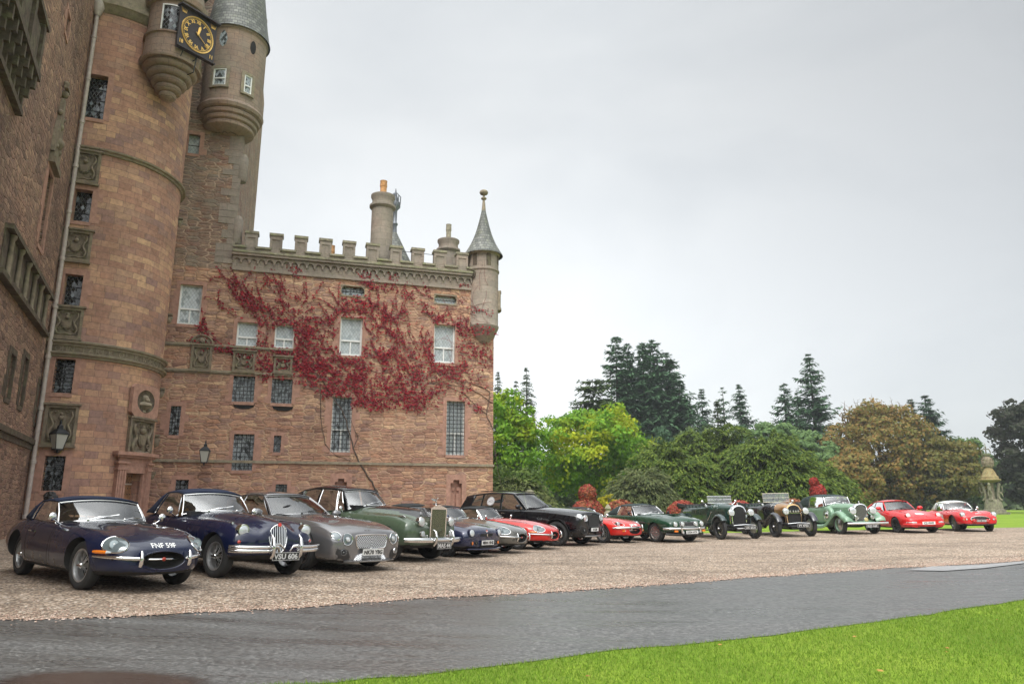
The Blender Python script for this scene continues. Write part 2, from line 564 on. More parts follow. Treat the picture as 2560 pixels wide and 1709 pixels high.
M_POTG = plain('grey_pot', (.30, .27, .20), .9, var=.3)
M_DOOR = plain('oak_door', (.26, .13, .06), .7, var=.35, vscale=5, bump=.3)
M_LEADW = plain('lead_came', (.35, .37, .38), .5, .3)
def leaded(name, c_dark, c_light, share, line, pitch=.16, lw=.012, ang=34, rough=.08):
    """small diamond panes set in lead; some panes are painted paler, as sky reflection"""
    t = MT(name)
    uv = t.n('ShaderNodeUVMap')
    sep = t.n('ShaderNodeSeparateXYZ'); t.l(uv.outputs[0], sep.inputs[0])
    k = math.tan(R(ang))
    a = t.math('DIVIDE', t.math('ADD', sep.outputs[0], t.math('MULTIPLY', sep.outputs[1], k)), pitch)
    b = t.math('DIVIDE', t.math('SUBTRACT', sep.outputs[0], t.math('MULTIPLY', sep.outputs[1], k)), pitch)
    fa, fb = t.math('FRACT', a), t.math('FRACT', b)
    l = t.math('MAXIMUM', t.math('LESS_THAN', fa, lw / pitch * 1.3), t.math('LESS_THAN', fb, lw / pitch * 1.3))
    cmb = t.n('ShaderNodeCombineXYZ')
    t.l(t.math('FLOOR', a), cmb.inputs[0]); t.l(t.math('FLOOR', b), cmb.inputs[1])
    wn = t.n('ShaderNodeTexWhiteNoise', noise_dimensions='2D'); t.l(cmb.outputs[0], wn.inputs['Vector'])
    big = t.noise(uv.outputs[0], 1.2, 2)
    v = t.math('ADD', t.math('MULTIPLY', wn.outputs['Value'], .55), t.math('MULTIPLY', big.outputs['Fac'], .6))
    pane = t.ramp(v, [(1 - share - .05, c_dark), (1 - share + .05, c_light)])  # sky reflection painted into the colour of random panes
    c = t.mix(l, pane, line)
    t.col(c)
    t.l(t.math('MULTIPLY_ADD', l, .4, rough), t.p.inputs['Roughness'])
    wn2 = t.n('ShaderNodeTexWhiteNoise', noise_dimensions='2D'); t.l(cmb.outputs[0], wn2.inputs['Vector'])
    # each pane leans a little
    nm = t.n('ShaderNodeNewGeometry')
    vs_ = t.n('ShaderNodeVectorMath', operation='MULTIPLY_ADD')
    t.l(wn2.outputs['Color'], vs_.inputs[0]); vs_.inputs[1].default_value = (.12, .12, .12)
    t.l(nm.outputs['Normal'], vs_.inputs[2])
    vn = t.n('ShaderNodeVectorMath', operation='NORMALIZE'); t.l(vs_.outputs[0], vn.inputs[0])
    t.l(vn.outputs[0], t.p.inputs['Normal'])
    return t.m
M_GLASSD = leaded('leaded_glass_dark', (.012, .013, .013), (.20, .23, .25), .22, (.10, .105, .10), .15)
M_GLASSL = leaded('leaded_glass_pale', (.30, .34, .35), (.42, .46, .47), .6, (.20, .22, .22), .15)  # light grey panes throughout
M_GLASSM = leaded('leaded_glass_mixed', (.05, .055, .055), (.34, .38, .40), .55, (.10, .11, .11), .15)
M_HOLE = plain('dark_interior', (.01, .008, .007), .9)

# ---- ground ----
def gravel():
    t = MT('pea_gravel')
    tcn = t.n('ShaderNodeTexCoord')
    v = t.n('ShaderNodeTexVoronoi'); v.inputs['Scale'].default_value = 32
    t.l(tcn.outputs['Object'], v.inputs['Vector'])
    wn = t.n('ShaderNodeTexWhiteNoise', noise_dimensions='3D'); t.l(v.outputs['Color'], wn.inputs['Vector'])
    c = t.ramp(wn.outputs['Value'], [(0, (.10, .08, .065)), (.22, (.24, .18, .135)), (.5, (.37, .285, .215)), (.72, (.47, .375, .295)), (.9, (.58, .49, .41)), (1, (.75, .69, .62))])
    e = t.ramp(v.outputs['Distance'], [(.35, (1, 1, 1)), (.75, (.35, .33, .3))])
    c = t.mix(.8, c, e, 'MULTIPLY')
    v2 = t.n('ShaderNodeTexVoronoi'); v2.inputs['Scale'].default_value = 9; v2.inputs['Randomness'].default_value = 1
    t.l(tcn.outputs['Object'], v2.inputs['Vector'])
    c = t.mix(.35, c, t.ramp(v2.outputs['Color'], [(0.1, (.55, .52, .5)), (.5, (1, 1, 1)), (.9, (1.35, 1.3, 1.25))]), 'MULTIPLY')
    n = t.noise(tcn.outputs['Object'], .5, 5, .6)
    c = t.mix(.8, c, t.ramp(n.outputs['Fac'], [(.34, (.66, .62, .58)), (.5, (1, .98, .94)), (.68, (1.15, 1.11, 1.05))]), 'MULTIPLY')
    mr = t.n('ShaderNodeMapping'); mr.inputs['Rotation'].default_value = (0, 0, R(-28)); mr.inputs['Scale'].default_value = (.12, 1.1, 1); t.l(tcn.outputs['Object'], mr.inputs['Vector'])
    c = t.mix(.8, c, t.ramp(t.noise(mr.outputs[0], 1.4, 4, .6).outputs['Fac'], [(.38, (.72, .71, .70)), (.52, (1, 1, 1))]), 'MULTIPLY')
    t.col(c); t.set(Roughness=.75, Specular_IOR_Level=.35)
    t.bump(t.math('MULTIPLY', v.outputs['Distance'], -1), .8, .012)
    return t.m
M_GRAVEL = gravel()
def asphalt():
    t = MT('wet_asphalt')
    tcn = t.n('ShaderNodeTexCoord')
    n = t.noise(tcn.outputs['Object'], 26, 6, .85)
    mpn = t.n('ShaderNodeMapping'); mpn.inputs['Rotation'].default_value = (0, 0, R(-27)); mpn.inputs['Scale'].default_value = (.25, 1.3, 1)
    t.l(tcn.outputs['Object'], mpn.inputs['Vector'])
    w1 = t.noise(mpn.outputs[0], 1.3, 6, .65, .3)
    c = t.ramp(n.outputs['Fac'], [(.36, (.024, .024, .024)), (.5, (.074, .073, .070)), (.66, (.22, .218, .21))])
    c = t.mix(.6, c, t.ramp(w1.outputs['Fac'], [(.36, (.75, .75, .75)), (.64, (1.2, 1.2, 1.2))]), 'MULTIPLY')
    t.col(c)
    r = t.ramp(w1.outputs['Fac'], [(.38, (.20, .20, .20)), (.60, (.50, .50, .50))])
    t.l(r, t.p.inputs['Roughness'])
    t.set(Specular_IOR_Level=.6)
    t.bump(n.outputs['Fac'], .45, .006)
    return t.m
M_ROAD = asphalt()
def grassm(name, a, b, c_, sc=1.0):
    t = MT(name)
    tcn = t.n('ShaderNodeTexCoord')
    n = t.noise(tcn.outputs['Object'], .45 * sc, 6, .6)
    n2 = t.noise(tcn.outputs['Object'], 14 * sc, 5, .7)
    c = t.ramp(n.outputs['Fac'], [(.3, a), (.5, b), (.7, c_)])
    c = t.mix(.8, c, t.ramp(n2.outputs['Fac'], [(.3, (.55, .55, .5)), (.5, (1, 1, 1)), (.7, (1.3, 1.3, 1.2))]), 'MULTIPLY')
    t.col(c); t.set(Roughness=.9, Specular_IOR_Level=.2)
    t.bump(t.noise(tcn.outputs['Object'], 45 * sc, 4).outputs['Fac'], .6, .03)
    return t.m
M_LAWN = grassm('mown_grass', (.10, .18, .012), (.16, .25, .02), (.22, .30, .03))
def leafm(name, cols, sub=.25, rough=.6, patch=None):
    t = MT(name)
    g = t.n('ShaderNodeNewGeometry')
    tcn = t.n('ShaderNodeTexCoord')
    c = t.ramp(g.outputs['Random Per Island'], [(i / (len(cols) - 1), x) for i, x in enumerate(cols)])
    if patch:
        n = t.noise(tcn.outputs['Object'], patch[0], 3)
        f = t.ramp(n.outputs['Fac'], [(patch[2], (0, 0, 0)), (patch[2] + .12, (1, 1, 1))])
        c = t.mix(t.math('MULTIPLY', f, .8), c, patch[1])
    t.col(c); t.set(Roughness=rough, Specular_IOR_Level=.12)
    tr = t.n('ShaderNodeBsdfTranslucent'); t.l(c, tr.inputs['Color'])
    mx = t.n('ShaderNodeMixShader'); mx.inputs[0].default_value = sub
    t.l(t.p.outputs[0], mx.inputs[1]); t.l(tr.outputs[0], mx.inputs[2]); t.l(mx.outputs[0], t.out.inputs['Surface'])
    return t.m
M_BARK = plain('bark', (.09, .07, .05), .9, var=.4, bump=.5, bscale=20)
# ---------------- castle ----------------
class Plane:
    def __init__(s, A, deg):
        s.A = Vector((A[0], A[1], 0)); s.u = Vector((cos(R(deg)), sin(R(deg)), 0)); s.n = Vector((sin(R(deg)), -cos(R(deg)), 0))
    def P(s, a, z, d=0): return s.A + s.u * a + s.n * d + Vector((0, 0, z))
    def inv(s, px, py):
        r = ray(px, py); k = (s.A - CP).dot(s.n) / r.dot(s.n); p = CP + r * k
        return (p - s.A).dot(s.u), p.z
    seg = 99.0
    def frame(s, a, z, d=0):
        M = Matrix.Identity(4)
        p = s.P(a, z, d)
        for i in range(3):
            M[i][0] = s.u[i]; M[i][1] = s.n[i]; M[i][2] = (0, 0, 1)[i]; M[i][3] = p[i]
        return M
class Cyl:
    def __init__(s, c, r, seg=.24):
        s.c = Vector((c[0], c[1], 0)); s.r = r; s.seg = seg
    def P(s, a, z, d=0):
        t = a / s.r
        return s.c + Vector((cos(t), sin(t), 0)) * (s.r + d) + Vector((0, 0, z))
    def inv(s, px, py):
        d = ray(px, py); dh = Vector((d.x, d.y)); L = dh.length; dn = dh / L
        c = Vector((s.c.x, s.c.y)); b = dn.dot(c); q = b * b - (c.dot(c) - s.r ** 2)
        t = b - (math.sqrt(q) if q > 0 else 0)
        p = dn * t
        return math.atan2(p.y - c.y, p.x - c.x) * s.r, CAMZ + d.z / L * t
    def frame(s, a, z, d=0):
        t = a / s.r
        n = Vector((cos(t), sin(t), 0)); u = Vector((-sin(t), cos(t), 0)); p = s.P(a, z, d)
        M = Matrix.Identity(4)
        for i in range(3):
            M[i][0] = u[i]; M[i][1] = n[i]; M[i][2] = (0, 0, 1)[i]; M[i][3] = p[i]
        return M
def rect(sf, x0, y0, x1, y1):
    xm, ym = (x0 + x1) / 2, (y0 + y1) / 2
    return sf.inv(x0, ym)[0], sf.inv(x1, ym)[0], sf.inv(xm, y1)[1], sf.inv(xm, y0)[1]
def sbox(mb, sf, a0, a1, z0, z1, d0, d1, mat=0, uv=False):
    """box lying on a wall surface (follows a round one)"""
    k = max(1, int(math.ceil((a1 - a0) / sf.seg)))
    for i in range(k):
        b0, b1 = a0 + (a1 - a0) * i / k, a0 + (a1 - a0) * (i + 1) / k
        vs = [sf.P(b, z, d) for z in (z0, z1) for d in (d0, d1) for b in (b0, b1)]
        fs = [(2, 3, 7, 6), (4, 6, 7, 5), (0, 1, 3, 2)]
        us = [[(b0, z0), (b1, z0), (b1, z1), (b0, z1)], [(b0, d0), (b0, d1), (b1, d1), (b1, d0)], [(b0, d0), (b1, d0), (b1, d1), (b0, d1)]]
        if i == 0: fs.append((0, 2, 6, 4)); us.append([(d0, z0), (d1, z0), (d1, z1), (d0, z1)])
        if i == k - 1: fs.append((1, 5, 7, 3)); us.append([(d0, z0), (d0, z1), (d1, z1), (d1, z0)])
        mb.add(vs, fs, mat, us)
def walled(mb, sf, a0, a1, z0, z1, holes, depth=.28, mat=0, step=None, stepz=3.0):
    """wall sheet with real openings and reveals; holes (a0,a1,z0,z1)"""
    A = {a0, a1}; Z = {z0, z1}
    for h in holes:
        A |= {h[0], h[1]}; Z |= {h[2], h[3]}
    A = sorted(x for x in A if a0 <= x <= a1); Z = sorted(x for x in Z if z0 <= x <= z1)
    st = step or sf.seg
    def dens(L, st):
        o = [L[0]]
        for x in L[1:]:
            k = max(1, int(math.ceil((x - o[-1]) / st))); p = o[-1]
            o += [p + (x - p) * i / k for i in range(1, k + 1)]
        return o
    A = dens(A, st); Z = dens(Z, stepz)
    inh = lambda a, z: any(h[0] < a < h[1] and h[2] < z < h[3] for h in holes)
    for i in range(len(A) - 1):
        for j in range(len(Z) - 1):
            if inh((A[i] + A[i + 1]) / 2, (Z[j] + Z[j + 1]) / 2): continue
            q = [(A[i], Z[j]), (A[i + 1], Z[j]), (A[i + 1], Z[j + 1]), (A[i], Z[j + 1])]
            mb.add([sf.P(a, z, 0) for a, z in q], [(0, 1, 2, 3)], mat, [q])
    for h in holes:
        k = max(1, int(math.ceil((h[1] - h[0]) / sf.seg)))
        for zz, fl in ((h[2], 0), (h[3], 1)):
            for i in range(k):
                b0, b1 = h[0] + (h[1] - h[0]) * i / k, h[0] + (h[1] - h[0]) * (i + 1) / k
                mb.add([sf.P(b0, zz, 0), sf.P(b1, zz, 0), sf.P(b1, zz, -depth), sf.P(b0, zz, -depth)], [(0, 1, 2, 3)], mat, [[(b0, 0), (b1, 0), (b1, .3), (b0, .3)]])
        for aa in (h[0], h[1]):
            mb.add([sf.P(aa, h[2], 0), sf.P(aa, h[3], 0), sf.P(aa, h[3], -depth), sf.P(aa, h[2], -depth)], [(0, 1, 2, 3)], mat, [[(0, h[2]), (0, h[3]), (.3, h[3]), (.3, h[2])]])

castle = empty('castle', (-8, 32, 0))
castle_inv = Matrix.Translation((8, -32, 0))
tag(castle, 'red sandstone castle with round stair tower, battlements and slated corner turrets', 'castle')
def cpart(mb, name, mats, parent=castle, smooth=None, label=None):
    o = mb.build(name, mats, None, smooth)
    o.parent = parent
    o.matrix_parent_inverse = castle_inv if parent is castle else Matrix.Identity(4)
    if label: o['label'] = label
    return o
# children of parts: the part itself sits at the castle origin, so only identity is needed
WING = Plane((-.94, 36), 17)
TOW = Cyl((-17.25, 28.05), 3.05)
LEFT = Plane((-16.6, 25.07), 115)
# make a part whose own geometry is 'surround', with glazing etc. as its children
def window(sf, r, kind, dep=.20, margin=.17, stone=None, bars=None, name='window', glass=None, arch=0):
    a0, a1, z0, z1 = r
    stone = stone or M_DRESS
    mb = MB()
    m = margin
    if m:
        sbox(mb, sf, a0 - m, a0, z0 - .02, z1 + m, -.05, .018); sbox(mb, sf, a1, a1 + m, z0 - .02, z1 + m, -.05, .018)
        sbox(mb, sf, a0, a1, z1, z1 + m, -.05, .016)
        sbox(mb, sf, a0 - .02, a1 + .02, z0 - .14, z0, -.2, .035)
        # moulded inner arris
        sbox(mb, sf, a0 - .035, a0 + .012, z0, z1, -.04, .035); sbox(mb, sf, a1 - .012, a1 + .035, z0, z1, -.04, .035)
        sbox(mb, sf, a0 + .012, a1 - .012, z1 - .012, z1 + .035, -.04, .034)
        # uneven quoins at the jambs
        random.seed(int((a0 + z0) * 100))
        zz = z0
        while zz < z1 - .2:
            h = random.uniform(.24, .36)
            if random.random() < .55: sbox(mb, sf, a0 - m - random.uniform(.08, .2), a0 - m, zz, min(z1, zz + h), -.05, .012)
            if random.random() < .55: sbox(mb, sf, a1 + m, a1 + m + random.uniform(.08, .2), zz, min(z1, zz + h), -.05, .012)
            zz += h
    else:
        sbox(mb, sf, a0, a1, z0 - .03, z0, -.1, .01)
    o = cpart(mb, name, stone)
    g = MB()
    sbox(g, sf, a0, a1, z0, z1, -dep - .03, -dep)
    cpart(g, 'pane', glass or {'sash': M_GLASSL, 'bars': M_GLASSM, 'lead': M_GLASSD, 'plain': M_GLASSM}[kind], o)
    w_, h_ = a1 - a0, z1 - z0
    if kind == 'sash':
        s_ = MB(); t = .075 if w_ < 1 else .09
        d0, d1 = -dep, -dep + .05
        sbox(s_, sf, a0, a0 + t, z0, z1, d0, d1); sbox(s_, sf, a1 - t, a1, z0, z1, d0, d1)
        sbox(s_, sf, a0 + t, a1 - t, z1 - t * .7, z1, d0, d1); sbox(s_, sf, a0 + t, a1 - t, z0, z0 + t * 1.3, d0, d1)
        zm = z0 + h_ * .40
        sbox(s_, sf, a0 + t, a1 - t, zm - .04, zm + .04, d0, d1 + .012)
        am = (a0 + a1) / 2
        sbox(s_, sf, am - .03, am + .03, z0 + t * 1.3, zm - .03, d0, d1 - .01)
        cpart(s_, 'sash_frame', M_WHITE, o)
    if bars:
        nx, nz = bars
        b = MB(); q = .014
        for i in range(1, nx):
            x = a0 + w_ * i / nx
            sbox(b, sf, x - q, x + q, z0, z1, -.10, -.07)
        for j in range(1, nz):
            z = z0 + h_ * j / nz
            sbox(b, sf, a0, a1, z - q, z + q, -.069, -.045)
        cpart(b, 'iron_bars', M_IRON, o)
    if kind == 'lead' and not bars:
        b = MB(); k = max(2, int(h_ / .38))
        for j in range(1, k):
            z = z0 + h_ * j / k
            sbox(b, sf, a0, a1, z - .013, z + .013, -dep, -dep + .02)
        cpart(b, 'saddle_bars', M_IRON, o)
    return o
# --- openings measured on the photograph, as rectangles on each wall ---
wing_w = [
 ('sash', (446, 711, 504, 811), None), ('sash', (591, 805, 645, 866), None), ('sash', (686, 811, 736, 870), None),
 ('sash', (849, 793, 906, 889), None), ('sash', (1084, 811, 1138, 907), None),
 ('sashbars', (828, 991, 879, 1130), (5, 13)), ('sashbars2', (1115, 1002, 1162, 1137), (5, 14)),
 ('bars', (581, 939, 637, 1004), (6, 7)), ('bars', (678, 946, 731, 1008), (6, 7)), ('bars', (581, 1084, 634, 1175), (5, 8)),
 ('lead', (683.5, 1087.5, 703, 1130), None), ('bars', (437, 1198, 471, 1246), (3, 4)), ('bars', (688, 1209, 718, 1234), (3, 3)),
 ('bars', (423.5, 1013.5, 451, 1087.5), (4, 9)),
 ('oval', (853, 716, 911, 739), None), ('oval', (1086, 739, 1141, 759), None)]
rects = [rect(WING, *w_[1]) for w_ in wing_w]
KE = WING.inv(588, 585)[0]            # right edge of the tall keep
cross = [rect(WING, 836, 1196, 866, 1262), rect(WING, 1126, 1199, 1154, 1290)]
SKB = WING.inv(475, 340)
keepw = rect(WING, 470, 336, 500, 385)
mb = MB()
walled(mb, WING, -19, 0, -.8, 12.25, rects + cross, step=4)
walled(mb, WING, 0, .001, 0, .001, [], mat=0) if False else None
# right-hand return and back of the wing
sd_ = Plane(tuple(WING.P(0, 0)[:2]), 107)
walled(mb, sd_, 0, 9, -.8, 12.25, [], step=4)
cpart(mb, 'wing_wall', M_WING)
# keep above the wing
TOPK = 27.5
mb = MB()
walled(mb, Plane(tuple(WING.P(0, 0, .004)[:2]), 17), -19, KE, 12.0, TOPK, [keepw], step=4)
sk_ = Plane(tuple(WING.P(KE, 0, .004)[:2]), 107)
walled(mb, sk_, 0, 12, 12.2, TOPK, [], step=4)
cpart(mb, 'keep_wall', M_KEEP)
WK = Plane(tuple(WING.P(0, 0, .004)[:2]), 17)
window(WK, keepw, 'lead', glass=M_GLASSL)
# rounded quoins up the keep corner
mb = MB()
random.seed(3)
z = 12.3
while z < 21.5:
    h = random.uniform(.28, .42); L = random.choice((.35, .6, .8))
    sbox(mb, WK, KE - L, KE + .03, z, z + h - .012, 0, .03)
    z += h
for zz in (14.0, 17.2, 20.4):
    mb.at(WK.frame(KE + .0, zz - .75, -.25)); mb.lathe([(.0, 0), (.26, .1), (.30, .2), (.30, 1.3), (.22, 1.5)], 14)
mb.at()
cpart(mb, 'corner_quoins', M_GREYSTONE, smooth=40)
for (k, p, b), r in zip(wing_w, rects):
    if k == 'sash': window(WING, r, 'sash', margin=.15)
    elif k == 'sashbars': window(WING, r, 'sash', bars=b, glass=M_GLASSM)
    elif k == 'sashbars2': window(WING, r, 'sash', bars=b)
    elif k == 'oval':
        o = window(WING, r, 'lead', margin=0, glass=M_GLASSL if p[0] > 1000 else M_GLASSM)
        mb = MB(); a0, a1, z0, z1 = r; h = (z1 - z0) / 2
        for (ac, sg) in ((a0 + h, -1), (a1 - h, 1)):      # rounded ends cut in thick stone plates
            pts = [(ac + sg * h, z0 - .0), ]
            arc = [(ac + sg * h * sin(t), (z0 + z1) / 2 + h * cos(t)) for t in [pi * i / 10 for i in range(11)]]
            for i in range(10):
                (x0, y0), (x1, y1) = arc[i], arc[i + 1]
                e = ac + sg * (h + .02)
                vs = [WING.P(x0, y0, .01), WING.P(e, y0, .01), WING.P(e, y1, .01), WING.P(x1, y1, .01), WING.P(x0, y0, -.2), WING.P(x1, y1, -.2)]
                mb.add(vs, [(0, 1, 2, 3), (0, 3, 5, 4)], 0)
        sbox(mb, WING, a0 - .02, a1 + .02, z1, z1 + .06, 0, .03); sbox(mb, WING, a0 - .02, a1 + .02, z0 - .06, z0, 0, .03)
        cpart(mb, 'oval_surround', M_DRESSG, o)
    else: window(WING, r, k, bars=b, margin=.15 if p[0] > 500 else .17, glass={'437': M_GLASSD}.get(str(int(p[0]))) or (M_GLASSM if k == 'bars' else None))
# gun-loop mouths under the barred pair
for x in (610, 707):
    a, z = WING.inv(x, 1013 + (x - 610) * .06)
    mb = MB(); mb.at(WING.frame(a, z, 0))
    mb.add([(-.42, .012, .06), (.42, .012, .06), (.38, .012, -.05), (.2, .012, -.11), (-.2, .012, -.11), (-.38, .012, -.05)], [(0, 1, 2, 3, 4, 5)])
    mb.tube([(-.45, .02, .08), (-.4, .02, -.05), (-.2, .02, -.13), (.2, .02, -.13), (.4, .02, -.05), (.45, .02, .08)], .022)
    cpart(mb, 'gun_loop', M_HOLE)
# cross niches at the foot
for i, r in enumerate(cross):
    a0, a1, z0, z1 = r; am = (a0 + a1) / 2
    mb = MB(); d = -.27
    sbox(mb, WING, a0, a1, z0, z1, d - .05, d)
    # raised stone leaving a sunk cross and a trefoil head
    t = (a1 - a0)
    for (b0, b1, c0, c1) in ((a0, am - t * .09, z0, z1 - t * 1.15), (am + t * .09, a1, z0, z1 - t * 1.15), (a0, am - t * .30, z1 - t * 1.15, z1 - t * .9), (am + t * .30, a1, z1 - t * 1.15, z1 - t * .9), (a0, am - t * .09, z1 - t * .9, z1 - t * .62), (am + t * .09, a1, z1 - t * .9, z1 - t * .62)):
        sbox(mb, WING, b0, b1, c0, c1, d, d + .1)
    for sg in (-1, 1):   # shoulders of the trefoil
        sbox(mb, WING, min(am + sg * t * .5, am + sg * t * .27), max(am + sg * t * .5, am + sg * t * .27), z1 - t * .28, z1, -.2, .012)
    sbox(mb, WING, a0 - .22, a0, z0, z1 + .25, -.05, .015); sbox(mb, WING, a1, a1 + .22, z0, z1 + .25, -.05, .015); sbox(mb, WING, a0, a1, z1, z1 + .25, -.05, .014)
    cpart(mb, 'cross_niche', M_DRESS)
# string courses
mb = MB()
zs = WING.inv(900, 1158)[1]
sbox(mb, WING, WING.inv(427, 1147)[0] - 2, 0.05, zs - .06, zs + .06, 0, .07)
cpart(mb, 'string_course', M_DRESSG, label='thin pale ledge low on the wing')
for ya, yb in ((861, 872), (925, 936)):
    mb = MB(); zz = (WING.inv(436, ya)[1] + WING.inv(731, yb)[1]) / 2
    sbox(mb, WING, WING.inv(436, ya)[0] - 3, WING.inv(733, yb)[0], zz - .05, zz + .05, 0, .10)
    sbox(mb, WING, WING.inv(436, ya)[0] - 3, WING.inv(733, yb)[0], zz - .11, zz - .05, 0, .05)
    cpart(mb, 'string_course', M_DRESSG)
def relief(sf, r, name='carved_panel', frame=.1, stone=None, arms=True, seed=1, hood=True, lift=.06):
    """heraldic panel: moulded frame round a sunk slab with a shield, crest and scrolling leafage in relief"""
    a0, a1, z0, z1 = r
    rr = random.Random(seed)
    mb = MB(); f = frame
    sbox(mb, sf, a0, a1, z0, z1, -.02, lift * .25)
    sbox(mb, sf, a0, a0 + f, z0, z1, lift * .25, lift + .05); sbox(mb, sf, a1 - f, a1, z0, z1, lift * .25, lift + .05)
    sbox(mb, sf, a0 + f, a1 - f, z0, z0 + f, lift * .25, lift + .07); sbox(mb, sf, a0 + f, a1 - f, z1 - f, z1, lift * .25, lift + .05)
    if hood: sbox(mb, sf, a0 - .05, a1 + .05, z1, z1 + .07, 0, lift + .12)
    sbox(mb, sf, a0 - .03, a1 + .03, z0 - .06, z0, 0, lift + .09)
    o = cpart(mb, name, stone or M_CARVED)
    if arms:
        c = MB(); am, zm = (a0 + a1) / 2, (z0 + z1) / 2; w_, h_ = (a1 - a0 - 2 * f), (z1 - z0 - 2 * f)
        c.at(sf.frame(am, zm, lift * .2))
        # shield
        sh = [(-.5, .5), (.5, .5), (.5, 0), (.36, -.34), (0, -.55), (-.36, -.34), (-.5, 0)]
        k = min(w_ * .42, h_ * .36)
        c.prism([(x * k, z * k - h_ * .08) for x, z in sh], .09)
        c.prism([(x * k * .78, z * k * .78 - h_ * .08) for x, z in sh], .115)
        # crest above
        c.sphere((0, .06, h_ * .22), min(w_, h_) * .11, 10, 7); c.sphere((0, .06, h_ * .33), min(w_, h_) * .075, 8, 6)
        # supporters and scrolls
        for sg in (-1, 1):
            pts = []
            for i in range(15):
                t = i / 14
                pts.append((sg * w_ * (.36 + .07 * sin(t * 9 + rr.random() * .3)), .06, h_ * (-.38 + .78 * t)))
            c.tube(pts, [w_ * .055 * (1.1 - .5 * abs(i / 14 - .4)) for i in range(15)], 6)
            for q in range(3):
                cx_, cz_ = sg * w_ * (.22 + .1 * q * .5), h_ * (.40 - .33 * q + rr.uniform(-.04, .04)); rad = w_ * rr.uniform(.07, .1)
                c.tube([(cx_ + rad * (1 - t / 9) * cos(t * .9 * sg), .06, cz_ + rad * (1 - t / 9) * sin(t * .9)) for t in range(8)], w_ * .022, 5)
        c.tube([(-w_ * .42, .05, -h_ * .40), (-w_ * .2, .06, -h_ * .46), (0, .06, -h_ * .42), (w_ * .2, .06, -h_ * .46), (w_ * .42, .05, -h_ * .40)], w_ * .04, 6)
        cpart(c, 'coat_of_arms', stone or M_CARVED, o, smooth=50)
    return o
relief(WING, rect(WING, 477, 864, 530, 926), seed=2)
relief(WING, rect(WING, 582, 879, 638, 929), seed=3)
relief(WING, rect(WING, 684, 893, 731, 932), seed=4)
# arched head over the first panel
mb = MB(); r_ = rect(WING, 479, 825, 534, 862); am = (r_[0] + r_[1]) / 2; rad = (r_[1] - r_[0]) / 2
mb.at(WING.frame(am, r_[2], 0))
mb.tube([(rad * cos(t), .06, rad * .95 * sin(t)) for t in [pi * i / 12 for i in range(13)]], .055, 6)
mb.prism([(rad * .93 * cos(pi * i / 12), rad * .9 * sin(pi * i / 12)) for i in range(13)], .05)
mb.sphere((0, .07, rad * .35), .13, 8, 6); mb.tube([(rad * .5 * cos(t), .07, .1 + rad * .4 * sin(t)) for t in [pi * i / 8 for i in range(9)]], .035, 5)
cpart(mb, 'arched_panel', M_CARVED, smooth=50)
# cornice, corbel arcade and battlements
SC = WING.inv(1178, 700)[0]
mb = MB()
sbox(mb, WING, KE, SC, 12.0, 12.12, 0, .09)           # lower moulding
sbox(mb, WING, KE, SC, 12.10, 12.72, 0, .045)
sbox(mb, WING, KE - .05, SC, 12.72, 12.84, 0, .26)
cpart(mb, 'cornice', M_GREYSTONE)
mb = MB(); sbox(mb, WING, KE - .05, SC + .02, 12.842, 12.93, -.1, .31)
k = 60
for i in range(k):    # mossy uneven upper edge
    a = KE + (SC - KE) * (i + .5) / k
    h = random.uniform(.01, .05)
    sbox(mb, WING, a - (SC - KE) / k / 2, a + (SC - KE) / k / 2, 12.93, 12.93 + h, -.1, .28 + random.uniform(-.02, .02))
cpart(mb, 'mossy_ledge', M_LICHEN)
mb = MB(); n_ = 31
for i in range(n_):
    a = KE + (SC - KE) * (i + .5) / n_; hw = (SC - KE) / n_ / 2
    # half-round arch band between little corbels
    mb.at(WING.frame(a, 12.40, .03))
    pts = [(hw * .80 * cos(pi * j / 8), .12, .02 + hw * .95 * sin(pi * j / 8) + .0) for j in range(9)]
    for j in range(8):
        (x0, _, z0), (x1, _, z1) = pts[j], pts[j + 1]
        mb.add([(x0, .11, z0), (x1, .11, z1), (x1, .11, .30), (x0, .11, .30), (x0, .04, z0), (x1, .04, z1)], [(0, 1, 2, 3), (0, 4, 5, 1)])
    mb.add([(-hw, .11, -.03), (-hw * .8, .11, -.03), (-hw * .8, .11, .30), (-hw, .11, .30), (-hw * .8, .04, -.03), (-hw, .04, -.03)], [(0, 1, 2, 3), (1, 4, 5, 0)])
    mb.add([(hw * .8, .11, -.03), (hw, .11, -.03), (hw, .11, .30), (hw * .8, .11, .30), (hw * .8, .04, -.03), (hw, .04, -.03)], [(0, 1, 2, 3), (1, 4, 5, 0)])
mb.at()
cpart(mb, 'corbel_arcade', M_GREYSTONE)
# parapet and merlons
PT = 13.75
mer = [(175, 275, 490), (370, 470, 512), (567, 665, 535), (762, 858, 557), (948, 1045, 578), (1133, 1230, 600), (1322, 1412, 628), (1493, 1588, 643), (1667, 1762, 665), (1845, 1935, 688)]
ms = [(WING.inv(560 + a / 3.174, 420 + t / 3.174)[0], WING.inv(560 + b / 3.174, 420 + t / 3.174)[0]) for a, b, t in mer]
ZM = sum(WING.inv(560 + (a + b) / 2 / 3.174, 420 + t / 3.174)[1] for a, b, t in mer) / 10
ZS = WING.inv(560 + 320 / 3.174, 420 + 632 / 3.174)[1]
mb = MB()
sbox(mb, WING, KE, SC + .4, 12.9, ZS - .1, -.35, .02)
cpart(mb, 'parapet', M_GREYSTONE)
edges = [KE - .05] + [x for m in ms for x in m] + [SC + .3]
mb = MB()
for i in range(0, len(edges), 2):
    if edges[i + 1] - edges[i] > .05: sbox(mb, WING, edges[i] - (.08 if i else 0), edges[i + 1] + .08, ZS - .1, ZS, -.42, .11)
cpart(mb, 'crenel_sills', M_LICHEN)
